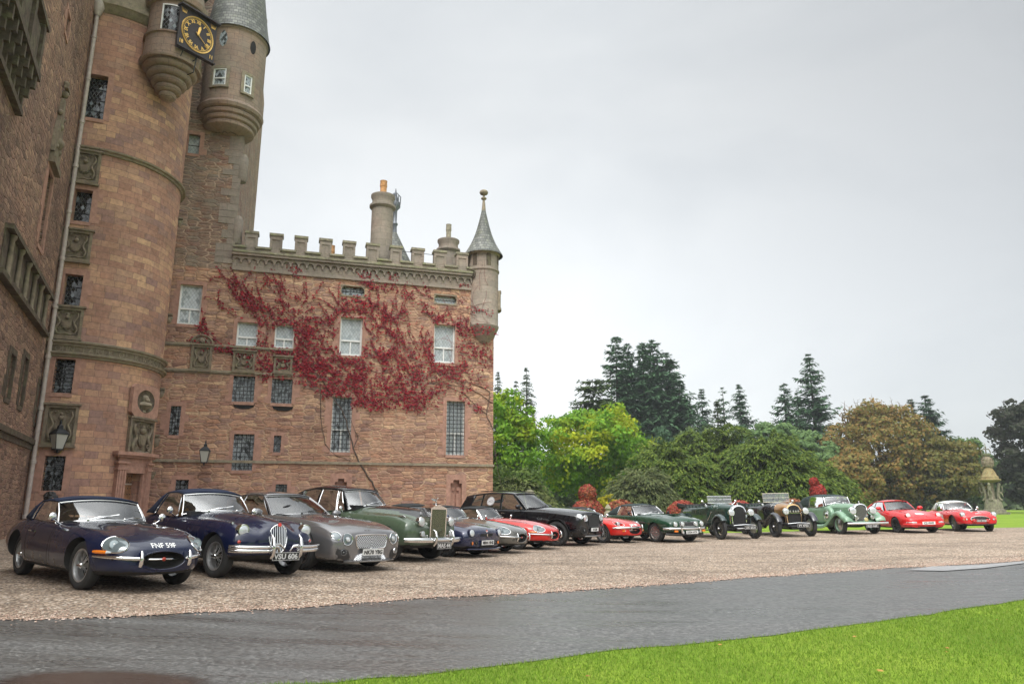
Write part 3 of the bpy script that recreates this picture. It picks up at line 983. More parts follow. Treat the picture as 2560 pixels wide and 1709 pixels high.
for i, (a, b) in enumerate(ms):
    mb = MB()
    sbox(mb, WING, a + .004, b - .004, ZS - .1, ZM - .12, -.35, .024)
    sbox(mb, WING, a + .0, a + .1, ZS, ZM - .12, .024, .06); sbox(mb, WING, b - .1, b, ZS, ZM - .12, .024, .06)
    sbox(mb, WING, a + .1, b - .1, ZM - .32, ZM - .12, .024, .06)
    o = cpart(mb, 'merlon', M_GREYSTONE)
    mb = MB(); sbox(mb, WING, a - .04, b + .04, ZM - .12, ZM, -.42, .10)
    cpart(mb, 'coping_stone', M_LICHEN, o)
# roof deck
mb = MB()
mb.add([WING.P(KE, 12.6, -.3), WING.P(0, 12.6, -.3), WING.P(0, 12.6, -9), WING.P(KE, 12.6, -9)], [(0, 1, 2, 3)])
cpart(mb, 'roof_deck', M_LEAD)
# far parapet of the wing with low orange ridge behind
def chimney(px, rad, dist_d, z0, z1, rim, pot, name='chimney', potm=None):
    a, _ = Plane(tuple(WING.P(0, 0, dist_d)[:2]), 17).inv(px, 560)
    fr = WING.frame(a, 0, dist_d)
    mb = MB().at(fr)
    mb.lathe([(rad, z0), (rad * 1.0, z1 - rim * 1.9), (rad * 1.06, z1 - rim * 1.85), (rad * 1.22, z1 - rim * 1.6), (rad * 1.22, z1 - rim * 1.35), (rad * 1.0, z1 - rim * 1.2), (rad * .98, z1 - rim * .6), (rad * 1.12, z1 - rim * .25), (rad * 1.12, z1), (rad * .2, z1 + .1), (0, z1 + .1)], 32)
    o = cpart(mb, name, M_GREYSTONE, smooth=35)
    p = MB().at(fr)
    r_, h_ = pot
    p.lathe([(r_, z1), (r_, z1 + h_ * .6), (r_ * 1.12, z1 + h_ * .62), (r_ * 1.15, z1 + h_ * .66), (r_ * 1.05, z1 + h_ * .95), (r_ * 1.15, z1 + h_), (r_ * .8, z1 + h_), (r_ * .8, z1 + h_ - .2)], 18)
    cpart(p, 'chimney_pot', potm or M_POT, o, smooth=40)
    return o
CH = Plane(tuple(WING.P(0, 0, -1.2)[:2]), 17)
zt = CH.inv(957, 420 + 225 / 3.174)[1]; zp = CH.inv(957, 420 + 105 / 3.174)[1]
chimney(955, .56, -1.2, 12.6, zt, .42, (.17, zp - zt), potm=M_POT)
CH2 = Plane(tuple(WING.P(0, 0, -3.0)[:2]), 17)
zt = CH2.inv(1122, 420 + 578 / 3.174)[1]; zp = CH2.inv(1122, 420 + 450 / 3.174)[1]
chimney(1122, .55, -3.0, 12.6, zt, .40, (.14, zp - zt), potm=M_POTG)
CH3 = Plane(tuple(WING.P(0, 0, -5.0)[:2]), 17)
zp = CH3.inv(834, 420 + 606 / 3.174)[1]; zt = zp - 1.1
chimney(833, .38, -5.0, 12.6, zt - .1, .2, (.16, 1.1))
mb = MB(); a_, z_ = CH3.inv(846, 632)
# spire behind the big chimney
SPp = Plane(tuple(WING.P(0, 0, -5.5)[:2]), 17)
a, za = SPp.inv(986, 420 + 490 / 3.174); b, zb = SPp.inv(560 + 1480 / 3.174, 420 + 755 / 3.174); _, zf = SPp.inv(988, 420 + 340 / 3.174)
mb = MB().at(SPp.frame(a, 0, 0)); rr_ = (b - a)
mb.lathe([(rr_ * 1.25, zb - 1.2), (rr_ * 1.0, zb), (.06, za), (.0, za)], 20)
o = cpart(mb, 'spire_roof', M_SLATE, smooth=30)
mb = MB().at(SPp.frame(a, 0, 0))
mb.lathe([(.16, za - .3), (.13, za + .2), (.2, za + .35), (.12, za + .5), (.13, za + 1.2), (.3, za + 1.4), (.3, za + 1.7), (.1, za + 1.75), (.1, za + 2.1), (.02, za + 2.6)], 10)
for i in range(6):
    t = 2 * pi * i / 6; mb.tube([(.28 * cos(t), .28 * sin(t), za + 1.6), (.3 * cos(t), .3 * sin(t), za + 2.1), (.1 * cos(t), .1 * sin(t), za + 2.3)], .03, 4)
cpart(mb, 'finial', M_LEAD, o, smooth=40)
# cable along the battlements
mb = MB()
mb.tube([CP + (WING.P(*WING.inv(560 + x / 3.174, 420 + y / 3.174), .05) - CP) for x, y in ((1410, 662), (1500, 672), (1590, 683), (1670, 693))], .015, 4)
cpart(mb, 'roof_cable', M_IRON)
# corner turret of the wing
TCp = WING.P(WING.inv(1211, 760)[0], 0, -.32)
TR = Cyl((TCp.x, TCp.y), .80, .12)
zE = CP.z + 0
def zat(px, py, Y): return at(px, py, Y).z
YT = TCp.y - .5
zeave = zat(1200, 420 + 668 / 3.174, YT); zcor = zat(1211, 815, YT); zbot = zat(1215, 842, YT)
zstr = zat(1200, 420 + 805 / 3.174, YT); zap = zat(1199, 420 + 320 / 3.174, TCp.y); ztop = zat(1199, 420 + 190 / 3.174, TCp.y)
mb = MB().at(Matrix.Translation((TCp.x, TCp.y, 0)))
mb.lathe([(.0, zbot - .45), (.35, zbot - .3), (.50, zbot - .12), (.56, zbot + .0), (.60, zbot + .04), (.66, zbot + .22), (.70, zbot + .26), (.78, zcor - .1), (.82, zcor - .02), (.84, zcor + .06), (.80, zcor + .12), (.80, zstr - .05), (.85, zstr - .03), (.85, zstr + .05), (.81, zstr + .08), (.80, zeave - .12), (.86, zeave - .08), (.90, zeave)], 36)
tur = cpart(mb, 'corner_turret', M_GREYSTONE, smooth=35)
mb = MB().at(Matrix.Translation((TCp.x, TCp.y, 0)))
H_ = zap - zeave
prof = [(1.04, zeave - .06)] + [(1.02 * (1 - t) ** 1.25 * (1 - .18 * sin(t * pi)) + .09 * t, zeave + H_ * t) for t in [i / 14 for i in range(15)]]
mb.lathe(prof, 32)
cpart(mb, 'turret_roof', M_SLATE, tur, smooth=40)
mb = MB().at(Matrix.Translation((TCp.x, TCp.y, 0)))
hh = ztop - zap
mb.lathe([(.115, zap - .15), (.06, zap + hh * .5), (.15, zap + hh * .56), (.15, zap + hh * .62), (.06, zap + hh * .68), (.06, zap + hh * .78), (.2, zap + hh * .86), (.24, zap + hh * .95), (.2, zap + hh * 1.05), (.08, zap + hh * 1.12), (0, zap + hh * 1.13)], 14)
cpart(mb, 'finial', M_DRESSG, tur, smooth=50)
# little shot windows round its head
for x, y0, y1 in ((1187.5, 672, 740), (1222, 672, 740), (1244.5, 690, 765)):
    a, z = TR.inv(x, 420 + 715 / 3.174)
    mb = MB(); mb.at(TR.frame(a, z, .012)); mb.prism([(-.13, -.38), (.13, -.38), (.13, .2), (.07, .33), (0, .38), (-.07, .33), (-.13, .2)], -.05)
    cpart(mb, 'shot_hole', M_HOLE if x < 0 else M_DARKST, tur)
a, z = TR.inv(1184, 420 + 842 / 3.174)
mb = MB(); mb.at(TR.frame(a, z, .015)); mb.tube([(.14 * cos(t), .02, .2 * sin(t)) for t in [2 * pi * i / 12 for i in range(12)]], .03, 5, closed=True)
mb.prism([(.12 * cos(t), .18 * sin(t)) for t in [2 * pi * i / 12 for i in range(12)]], -.06)
cpart(mb, 'shot_hole', M_DARKST, tur)
a0, z0 = TR.inv(1243, 768); a0 += .08; z1_ = TR.inv(1240, 728)[1]
mb = MB()
sbox(mb, TR, a0, a0 + .12, z0, z1_, 0, .14); sbox(mb, TR, a0 + .5, a0 + .62, z0, z1_, 0, .14)
sbox(mb, TR, a0, a0 + .62, z1_, z1_ + .1, 0, .16); sbox(mb, TR, a0, a0 + .62, z0 - .12, z0, 0, .17)
o = cpart(mb, 'turret_window', M_DRESSG, tur)
mb = MB(); sbox(mb, TR, a0 + .12, a0 + .5, z0, z1_, 0, .02); cpart(mb, 'window_pane', M_GLASSD, tur)

# ---- keep bartizan (big round turret, high up) ----
BC = WING.P(KE - .72, 0, -.25)
BT = Cyl((BC.x, BC.y), 1.42, .15)
YB = BC.y - 1.0
zc0 = zat(545, 308, YB); zc1 = zat(540, 262, YB); zev = zat(575, 82, YB) + .15
mb = MB().at(Matrix.Translation((BC.x, BC.y, 0)))
q = (zc1 - zc0)
mb.lathe([(0.28, zc0 - .25), (1.03, zc0 - .1), (1.16, zc0), (1.18, zc0 + q * .12), (1.12, zc0 + q * .2), (1.25, zc0 + q * .26), (1.29, zc0 + q * .38), (1.23, zc0 + q * .46), (1.36, zc0 + q * .52), (1.4, zc0 + q * .64), (1.34, zc0 + q * .72), (1.49, zc0 + q * .8), (1.55, zc0 + q * .95), (1.51, zc1 + .05), (1.42, zc1 + .14), (1.42, zev - .2), (1.49, zev - .12), (1.49, zev)], 48)
bart = cpart(mb, 'keep_turret', M_BARTIZ, smooth=35, label='big grey-brown corbelled turret near the clock')
mb = MB().at(Matrix.Translation((BC.x, BC.y, 0)))
mb.lathe([(1.59, zev - .05), (1.55, zev + .06), (1.4, zev + .9), (1.17, zev + 2.6), (0.841, zev + 4.6), (0.28, zev + 7.6), (0, zev + 8.3)], 48)
cpart(mb, 'turret_roof', M_SLATE, bart, smooth=40)
for rr4 in ((535, 172, 566, 214), (609, 190, 628, 236)):
    r_ = rect(BT, *rr4)
    a0, a1, z0, z1 = r_
    mb = MB(); m = .14
    sbox(mb, BT, a0 - m, a0, z0, z1 + m, 0, .08); sbox(mb, BT, a1, a1 + m, z0, z1 + m, 0, .08); sbox(mb, BT, a0, a1, z1, z1 + m, 0, .08); sbox(mb, BT, a0 - m, a1 + m, z0 - .1, z0, 0, .11)
    cpart(mb, 'turret_window', M_DRESSG, bart)
    mb = MB(); sbox(mb, BT, a0, a1, z0, z1, 0, .012); cpart(mb, 'window_pane', M_GLASSM, bart)
    mb = MB(); t = .06
    sbox(mb, BT, a0, a0 + t, z0, z1, .012, .05); sbox(mb, BT, a1 - t, a1, z0, z1, .012, .05); sbox(mb, BT, a0 + t, a1 - t, z1 - t, z1, .012, .05); sbox(mb, BT, a0 + t, a1 - t, z0, z0 + t, .012, .05)
    zm = z0 + (z1 - z0) * .42; sbox(mb, BT, a0 + t, a1 - t, zm - .03, zm + .03, .012, .06)
    cpart(mb, 'sash_frame', M_WHITE, bart)
a, z = BT.inv(559, 94)
mb = MB(); mb.at(BT.frame(a, z, .015)); mb.prism([(-.2, -.1), (-.12, -.38), (0, -.5), (.12, -.38), (.2, -.1), (.16, .2), (0, .42), (-.16, .2)], -.05)
cpart(mb, 'shot_hole', M_GLASSM, bart)
a, z = BT.inv(633, 120)
mb = MB(); mb.at(BT.frame(a, z, .015)); mb.prism([(.15 * cos(t), .36 * sin(t)) for t in [2 * pi * i / 14 for i in range(14)]], -.05)
cpart(mb, 'shot_hole', M_HOLE, bart)
# carved dormer head behind the slated cone
mb = MB(); p = at(655, 22, BC.y + 1.5)
for k, (dx, dz, r_) in enumerate(((0, 0, .35), (.1, -.8, .4), (.05, -1.7, .45), (.0, .8, .3), (0, -2.6, .5))):
    mb.sphere((p.x + dx - .15, p.y, p.z + dz), r_, 10, 7, sc=(1, 1, 1.2))
cpart(mb, 'dormer_carving', M_DRESSG, smooth=60)

# ---- round stair tower ----
tw = [('lead', (211, 186, 266, 297)), ('lead', (181, 473, 229, 554)), ('lead', (157, 685, 205, 767)), ('lead', (133, 896, 185, 982)), ('lead', (107, 1138, 160, 1226))]
trs = [rect(TOW, *x[1]) for x in tw]
door = rect(TOW, 306, 1182, 348, 1262); door = (door[0], door[1], -.15, door[3])
niche = rect(TOW, 333, 976, 374, 1029)
mb = MB()
ztt = zat(300, 12, 25.0)
walled(mb, TOW, -pi * TOW.r, .6 * pi * TOW.r, -.8, ztt - .25, trs + [door], depth=.42, stepz=1.5)
cpart(mb, 'round_tower', M_TOWER, smooth=30)
for (k, p), r in zip(tw, trs):
    window(TOW, r, 'lead', dep=.33, margin=.19, bars=(2, 9) if p[1] > 800 else None)
mb = MB().at(Matrix.Translation((TOW.c.x, TOW.c.y, 0)))
mb.lathe([(3.06, ztt - .25), (3.12, ztt - .22), (3.2, ztt - .05), (3.32, ztt + .05), (3.32, ztt + .2), (3.15, ztt + .3), (3.12, ztt + 4.4), (3.32, ztt + 4.6)], 72)
cpart(mb, 'tower_cornice', M_DRESSG, smooth=40)
mb = MB().at(Matrix.Translation((TOW.c.x, TOW.c.y, 0)))
mb.lathe([(3.5, ztt + 4.5), (2.2, ztt + 8), (0, ztt + 12)], 48)
cpart(mb, 'tower_roof', M_SLATE, smooth=40)
z1s = TOW.inv(178, 365)[1]; z2s = TOW.inv(150, 852)[1]; z3s = TOW.inv(150, 881)[1]
for zz, h in ((z1s, .17), (z2s, .18), (z3s, .16)):
    mb = MB().at(Matrix.Translation((TOW.c.x, TOW.c.y, 0)))
    mb.lathe([(3.05, zz - h), (3.12, zz - h * .9), (3.14, zz - h * .5), (3.22, zz - h * .35), (3.24, zz), (3.16, zz + .03), (3.05, zz + .06)], 90)
    cpart(mb, 'string_course', M_DRESSG, smooth=35)
# inscription band: worn raised capitals
mb = MB(); mb.at(Matrix.Translation((TOW.c.x, TOW.c.y, 0)))
mb.lathe([(3.075, z3s + .04), (3.075, z2s - .17)], 90)
band = cpart(mb, 'inscription_band', M_CARVED, smooth=40)
mb = MB(); zb_ = (z3s + z2s - .13) / 2
word = 'IOHN EARLE OF KINGHORNE LORD LYON AND GLAMIS'
a_s = TOW.inv(130, 865)[0]; step = .205
for i, ch in enumerate(word):
    if ch == ' ': continue
    vs, fs = text_mesh(ch, .27, .012, bold=.004)
    mb.at(TOW.frame(a_s + i * step, zb_, .03) @ Matrix(((1, 0, 0, 0), (0, 0, 1, 0), (0, 1, 0, 0), (0, 0, 0, 1))))
    mb.add([(v[0], v[1], v[2]) for v in vs], fs)
mb.at()
cpart(mb, 'inscription', M_DRESSG, band)
relief(TOW, rect(TOW, 176, 380, 251, 459), seed=11)
relief(TOW, rect(TOW, 152, 577, 229, 654), seed=12)
relief(TOW, rect(TOW, 129, 769, 207, 846), seed=13)
relief(TOW, rect(TOW, 110, 1013, 192, 1114), seed=14, lift=.08)
relief(TOW, rect(TOW, 316, 1047, 374, 1142), seed=15, lift=.09, frame=.09)
# bust niche
r_ = rect(TOW, 320, 962, 386, 1043)
mb = MB(); a0, a1, z0, z1 = r_; am, zm = (a0 + a1) / 2, (z0 + z1) / 2; hw, hz = (a1 - a0) * .33, (z1 - z0) * .36
mb.at(TOW.frame(am, zm, 0))
k = 24
ring = [(hw * cos(2 * pi * i / k), hz * sin(2 * pi * i / k)) for i in range(k)]
W2, H2 = (a1 - a0) / 2, (z1 - z0) / 2
outer = []
for i in range(k):
    t = 2 * pi * i / k; c_, s_ = cos(t), sin(t); q = max(abs(c_) / W2, abs(s_) / H2); outer.append((c_ / q, s_ / q))
vs = [(x, .09, z) for x, z in outer] + [(x, .09, z) for x, z in ring] + [(x, -.05, z) for x, z in outer] + [(x * .85, -.35, z * .85) for x, z in ring]
fs = []
for i in range(k):
    j = (i + 1) % k
    fs += [(i, j, k + j, k + i), (i, i + 2 * k, j + 2 * k, j)]
mb.add(vs, fs, 0)
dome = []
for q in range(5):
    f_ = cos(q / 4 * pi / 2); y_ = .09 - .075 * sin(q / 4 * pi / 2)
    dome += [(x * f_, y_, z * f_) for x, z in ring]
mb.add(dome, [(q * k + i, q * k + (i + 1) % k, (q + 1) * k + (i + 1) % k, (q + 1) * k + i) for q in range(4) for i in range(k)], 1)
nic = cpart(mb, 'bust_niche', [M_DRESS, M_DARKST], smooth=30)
mb = MB().at(TOW.frame(am, zm, 0))
mb.lathe([(0, -hz * .98), (.12, -hz * .95), (.09, -hz * .75), (.2, -hz * .55), (.3, -hz * .35), (.27, -hz * .12), (.10, -hz * .02), (.09, hz * .06), (.13, hz * .16), (.155, hz * .32), (.13, hz * .5), (.06, hz * .58), (0, hz * .6)], 14)
mb.at(TOW.frame(am, zm, .12)); mb.sphere((0, .04, hz * .27), .035, 6, 5); mb.sphere((0, .02, hz * .12), .09, 8, 6)
cpart(mb, 'bust', M_DRESSG, nic, smooth=60)
# doorway: pilasters, capitals, entablature, studded oak door
a0, a1, z0, z1 = door
D0 = rect(TOW, 288, 1150, 398, 1180)
mb = MB()
pw = .34
eL, eR = a0 - .52, a1 + .52
for s0 in (eL + .1, eR - .1 - pw):
    sbox(mb, TOW, s0, s0 + pw, -.3, z1 + .35, 0, .2)
    for g in range(3): sbox(mb, TOW, s0 + .05 + g * .1, s0 + .09 + g * .1, .2, z1 + .1, .2, .225)
    sbox(mb, TOW, s0 - .05, s0 + pw + .05, z1 + .10, z1 + .17, 0, .24); sbox(mb, TOW, s0 - .07, s0 + pw + .07, z1 + .33, z1 + .40, 0, .27)
    sbox(mb, TOW, s0 - .06, s0 + pw + .06, -.3, .25, 0, .26)
sbox(mb, TOW, eL + .15, eR - .15, z1, z1 + .55, 0, .13)
sbox(mb, TOW, eL, eR, z1 + .55, z1 + .63, 0, .26); sbox(mb, TOW, eL - .06, eR + .06, z1 + .63, z1 + .76, 0, .36)
sbox(mb, TOW, a0 - .16, a0, z0, z1, -.1, .1); sbox(mb, TOW, a1, a1 + .16, z0, z1, -.1, .1)
cpart(mb, 'doorway', M_DRESS)
mb = MB(); k = 5
for i in range(k):
    sbox(mb, TOW, a0 + (a1 - a0) * i / k + .006, a0 + (a1 - a0) * (i + 1) / k - .006, z0, z1, -.4, -.31)
dr = cpart(mb, 'door', M_DOOR)
mb = MB()
for i in range(5):
    for j in range(11):
        a = a0 + (a1 - a0) * (i + .5) / 5; z = z0 + .25 + j * .22
        if z < z1 - .05: mb.at(TOW.frame(a, z, -.31)); mb.sphere((0, .005, 0), .022, 6, 4)
mb.at()
cpart(mb, 'door_studs', M_IRON, dr)
mb = MB(); mb.at(TOW.frame(a0 + .33, z1 - 1.05, -.31)); mb.tube([(.09 * cos(2 * pi * i / 12), .03, .13 * sin(2 * pi * i / 12)) for i in range(12)], .022, 6, closed=True); mb.prism([(-.09, -.24), (.09, -.24), (.13, 0), (.09, .24), (-.09, .24), (-.13, 0)], .015)
cpart(mb, 'door_knocker', M_IRON, dr)
mb = MB(); sbox(mb, TOW, a0 + .1, a1 - .05, z1 - .42, z1 - .37, -.31, -.29); cpart(mb, 'door_hinge', M_PIPE, dr)
# bits of carved stone on the right flank of the tower
for (x, y, s_) in ((428, 1105, .25), (431, 985, .2), (470, 560, .2), (449, 800, .2), (412, 1190, .15)):
    a, z = TOW.inv(x - 6, y)
    mb = MB().at(TOW.frame(a, z, .1)); mb.sphere((0, -.05, 0), s_ * .6, 10, 7, sc=(.8, 1, 1.5)); mb.sphere((0, .02, .08), s_ * .4, 8, 6); mb.box((0, -.05, s_), (s_ * 1.3, .26, .07))
    cpart(mb, 'carved_corbel', M_CARVED, smooth=50)
# ---- clock oriel ----
OC = Vector((-16.98 + 3.25 * cos(R(-24)), 27.7 + 3.25 * sin(R(-24)), 0))
OR_ = Cyl((OC.x, OC.y), 1.05, .12)
yb = OC.y - .8
zo0 = zat(430, 222, yb); zo1 = zat(430, 147, yb); zo2 = zat(430, 84, yb); zo3 = zat(430, 8, yb)
mb = MB().at(Matrix.Translation((OC.x, OC.y, 0)))
q = zo1 - zo0
prof = [(.0, zo0 - .1)]
for i, rr_ in enumerate((.28, .45, .62, .80, .97)):
    zz = zo0 + q * i / 5
    prof += [(rr_ - .05, zz), (rr_ + .03, zz + q * .05), (rr_ + .06, zz + q * .12), (rr_ + .02, zz + q * .19)]
prof += [(1.16, zo1 - .02), (1.18, zo1 + .06), (1.06, zo1 + .14), (1.05, zo2 - .1), (1.12, zo2 - .06), (1.12, zo2), (1.0, zo2 + .02), (1.0, zo3), (1.15, zo3 + .05), (1.2, zo3 + .3), (1.05, zo3 + .4), (1.0, zo3 + .9), (.6, zo3 + 1.3), (.2, zo3 + 1.6), (0, zo3 + 1.7)]
mb.lathe(prof, 40)
ori = cpart(mb, 'clock_oriel', M_BARTIZ, smooth=35)
O2 = Cyl((OC.x, OC.y), 1.0, .12)
r_ = rect(O2, 408, 15, 452, 80)
mb = MB(); sbox(mb, O2, r_[0], r_[1] + .3, r_[2], r_[3], 0, .02); cpart(mb, 'window_pane', M_GLASSD, ori)
mb = MB(); sbox(mb, O2, r_[0] - .05, r_[0], r_[2], r_[3] + .05, 0, .05); sbox(mb, O2, r_[0], r_[1] + .3, r_[3], r_[3] + .05, 0, .05); cpart(mb, 'sash_frame', M_WHITE, ori)
# clock board
cb0 = Vector((-13.31, 25.3, 0)); cu = Vector((sin(R(34.7)), cos(R(34.7)), 0)); cn = Vector((cos(R(34.7)), -sin(R(34.7)), 0))
zl1, zl0 = zat(450, 13, 25.3), zat(440, 111, 25.3)
W_ = 1.62; Hc = (zl1 - zl0); cc = cb0 + cu * W_ / 2 + Vector((0, 0, (zl0 + zl1) / 2))
FM = Matrix.Identity(4)
for i in range(3):
    FM[i][0] = cu[i]; FM[i][1] = (0, 0, 1)[i]; FM[i][2] = cn[i]; FM[i][3] = cc[i]
mb = MB().at(FM)
mb.box((0, 0, -.06), (W_, Hc, .12)); mb.box((0, Hc / 2 + .03, .02), (W_ + .12, .07, .34), 0); mb.box((0, -Hc / 2 - .02, 0), (W_ + .04, .05, .2), 0)
clk = cpart(mb, 'clock', M_CLOCK, label='black square clock board with gilded numerals')
rx, ry = .66, .72
mb = MB().at(FM)
for f_, t_ in ((1.04, .018), (.985, .008), (.90, .008)):
    mb.tube([(rx * f_ * cos(2 * pi * i / 60), ry * f_ * sin(2 * pi * i / 60), .012) for i in range(60)], t_, 5, closed=True)
for i in range(60):
    t = 2 * pi * i / 60; mb.tube([(rx * .91 * cos(t), ry * .91 * sin(t), .01), (rx * .97 * cos(t), ry * .97 * sin(t), .01)], .006, 4)
cpart(mb, 'dial_ring', M_GOLD, clk)
for i, tx in enumerate(('XII', 'I', 'II', 'III', 'IIII', 'V', 'VI', 'VII', 'VIII', 'IX', 'X', 'XI')):
    t = pi / 2 - 2 * pi * i / 12
    vs, fs = text_mesh(tx, .2, .006, bold=.008)
    w_ = max(abs(v[0]) for v in vs); k = min(1, .10 / w_)
    rot = t - pi / 2
    mb = MB().at(FM)
    mb.add([((v[0] * k * cos(rot) - v[1] * sin(rot)) + rx * .76 * cos(t), (v[0] * k * sin(rot) + v[1] * cos(rot)) + ry * .76 * sin(t), .012 + v[2]) for v in vs], fs)
    cpart(mb, 'numeral', M_GOLD, clk)
mb = MB().at(FM)   # the clock stands at twenty past twelve
ha = pi / 2 - R(12); ma = pi / 2 - R(128)
mb.add([(.04 * cos(ha + 1.57), .04 * sin(ha + 1.57), .03), (.05 * cos(ha - 1.57), .05 * sin(ha - 1.57), .03), (.34 * cos(ha - .18), .34 * sin(ha - .18), .03), (.44 * cos(ha), .44 * sin(ha), .03), (.34 * cos(ha + .18), .34 * sin(ha + .18), .03)], [(0, 1, 2, 3, 4)])
mb.tube([(0, 0, .03), (.34 * cos(ha), .34 * sin(ha), .03)], .03, 5)
cpart(mb, 'hour_hand', M_GOLD, clk)
mb = MB().at(FM); mb.tube([(-.12 * cos(ma), -.12 * sin(ma), .045), (.62 * rx / .66 * cos(ma), .62 * sin(ma), .045)], [.022, .012], 5); mb.sphere((0, 0, .03), .045, 8, 6)
cpart(mb, 'minute_hand', M_GOLD, clk)
for tx, x, y in (('18', -.66, -.64), ('11', .66, -.66)):
    vs, fs = text_mesh(tx, .23, .005, bold=.006)
    mb = MB().at(FM); mb.add([(v[0] * .8 + x, v[1] + y, .01 + v[2]) for v in vs], fs); cpart(mb, 'date_numeral', M_GOLD, clk)
for x in (-.64, .64):   # gilt crowns in the upper corners
    mb = MB().at(FM)
    mb.box((x, .68, .012), (.18, .05, .014))
    for i in range(5): mb.tube([(x - .08 + .04 * i, .70, .012), (x + (-.08 + .04 * i) * 1.5, .84, .012)], [.018, .008], 4)
    cpart(mb, 'gilt_crown', M_GOLD, clk)
mb = MB()
for dz in (-.2, -.75):
    mb.tube([cc + Vector((0, 0, -Hc / 2 + .02)) - cn * .05 + cu * .1, cc + Vector((0, 0, -Hc / 2 + dz)) - cn * .1 + cu * .05, Vector((OC.x + .5, OC.y - .1, cc.z - Hc / 2 + dz - .1))], .022, 5)
mb.tube([cc + Vector((0, 0, -Hc / 2)) - cu * .5, cc + Vector((0, 0, -Hc / 2 - .35)) - cu * .55 - cn * .1, cc + Vector((0, 0, -Hc / 2 - .5)) - cu * .7 - cn * .3], .018, 5)
cpart(mb, 'clock_bracket', M_IRON, clk)

# ---- left-hand range, running towards the camera ----
def lr(x0, y0, x1, y1): return rect(LEFT, x0, y0, x1, y1)
def lp(x, y): return LEFT.inv(x, y)
slots = []
zA0 = lp(67, 1020)[1]
def slot(px, py0, py1, w_):
    a = lp(px, (py0 + py1) / 2)[0]; z1 = lp(px, py0)[1]; z0 = lp(px, py1)[1]
    return (a - w_ / 2, a + w_ / 2, z0, z1)
slots += [slot(24, 878, 1000, .7), slot(57, 885, 1020, .7), slot(93, 955, 1060, .45), slot(78, 1170, 1245, .35)]
dorm = (lp(122, 450)[0] - .35, lp(122, 450)[0] + .55, lp(110, 640)[1], lp(116, 405)[1])
slots.append(dorm)
s5 = slot(168, 20, 105, .6); slots.append(s5)
mb = MB()
walled(mb, LEFT, -22, 1.5, -.8, 27, slots, depth=.4, step=3)
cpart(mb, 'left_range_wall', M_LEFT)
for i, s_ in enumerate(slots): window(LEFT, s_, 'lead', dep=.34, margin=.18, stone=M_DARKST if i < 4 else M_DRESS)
# frieze of colonnettes between two ledges
zu = (lp(15, 578)[1] + lp(118, 745)[1]) / 2; zl = (lp(5, 688)[1] + lp(114, 844)[1]) / 2
a_0 = lp(15, 578)[0] - .2; a_1 = lp(118, 745)[0]
mb = MB()
sbox(mb, LEFT, a_0, a_1 + .2, zu, zu + .14, 0, .2); sbox(mb, LEFT, a_0 - .4, a_1 + .2, zl - .14, zl, 0, .2)
sbox(mb, LEFT, a_0, a_1 + .2, zl, zu, 0, .03)
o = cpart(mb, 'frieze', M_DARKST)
k = 6
for i in range(k):
    mb = MB()
    a = a_0 + (a_1 - a_0) * (i + .5) / k
    mb.at(LEFT.frame(a, 0, .09)); mb.lathe([(.09, zl), (.09, zl + .08), (.06, zl + .12), (.06, zu - .15), (.10, zu - .08), (.10, zu)], 10)
    mb.at(LEFT.frame(a + .3, zl + (zu - zl) * .45, .05)); mb.sphere((0, 0, 0), .12, 8, 6, sc=(1, .5, 1.8))
    mb.at(); cpart(mb, 'colonnette', M_CARVED, o, smooth=40)
# machicolated balcony at the top left
zb1 = lp(68, 240)[1]; zb0 = lp(50, 275)[1]
ab1 = lp(70, 243)[0] - 1.0
mb = MB()
sbox(mb, LEFT, ab1 - 7, ab1, zb1, zb1 + .2, 0, .42); sbox(mb, LEFT, ab1 - 7, ab1, zb1 - 1.05, zb1 - .9, 0, .16)
for i in range(14):
    a = ab1 - .2 - i * .5
    sbox(mb, LEFT, a - .12, a, zb1 - .35, zb1, 0, .38); sbox(mb, LEFT, a - .12, a, zb1 - .62, zb1 - .35, 0, .27); sbox(mb, LEFT, a - .12, a, zb1 - .9, zb1 - .62, 0, .16)
for i in range(5):
    a = ab1 - .1 - i * 1.25
    sbox(mb, LEFT, a - .22, a, zb1 + .2, zb1 + 1.5, .25, .40)
    if i: sbox(mb, LEFT, a + .12, a + .95, zb1 + .42, zb1 + 1.3, .28, .33)
sbox(mb, LEFT, ab1 - 7, ab1 + .05, zb1 + 1.5, zb1 + 1.64, .22, .44)
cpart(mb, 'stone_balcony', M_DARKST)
# carved dormer head over the upper window
a = (dorm[0] + dorm[1]) / 2; z = dorm[3] + .15
mb = MB().at(LEFT.frame(a, z, 0))
mb.box((0, .08, .1), (1.3, .22, .2)); mb.box((0, .06, .3), (1.1, .14, .18))
mb.prism([(-.62, .4), (.62, .4), (.55, 1.2), (.3, 1.7), (.12, 2.5), (-.12, 2.5), (-.3, 1.7), (-.55, 1.2)], .12)
for x, zz, r_ in ((0, 2.7, .17), (0, 3.1, .12), (-.3, 1.9, .12), (.3, 1.9, .12), (0, .9, .26), (.3, .7, .14), (-.3, .7, .14), (0, 1.5, .16), (.42, 1.2, .1), (-.42, 1.2, .1)): mb.sphere((x, .07, zz), r_ * .8, 8, 6)
mb.box((0, .12, 2.9), (.5, .12, .12))
cpart(mb, 'dormer_carving', M_CARVED, smooth=50)
# lower ledge
zz = (lp(5, 1062)[1] + lp(89, 1112)[1]) / 2
mb = MB(); sbox(mb, LEFT, -22, .4, zz - .12, zz + .05, 0, .12); sbox(mb, LEFT, -22, .4, zz - .3, zz - .12, 0, .05); cpart(mb, 'string_course', M_DARKST, label='low ledge on the dark left-hand range')
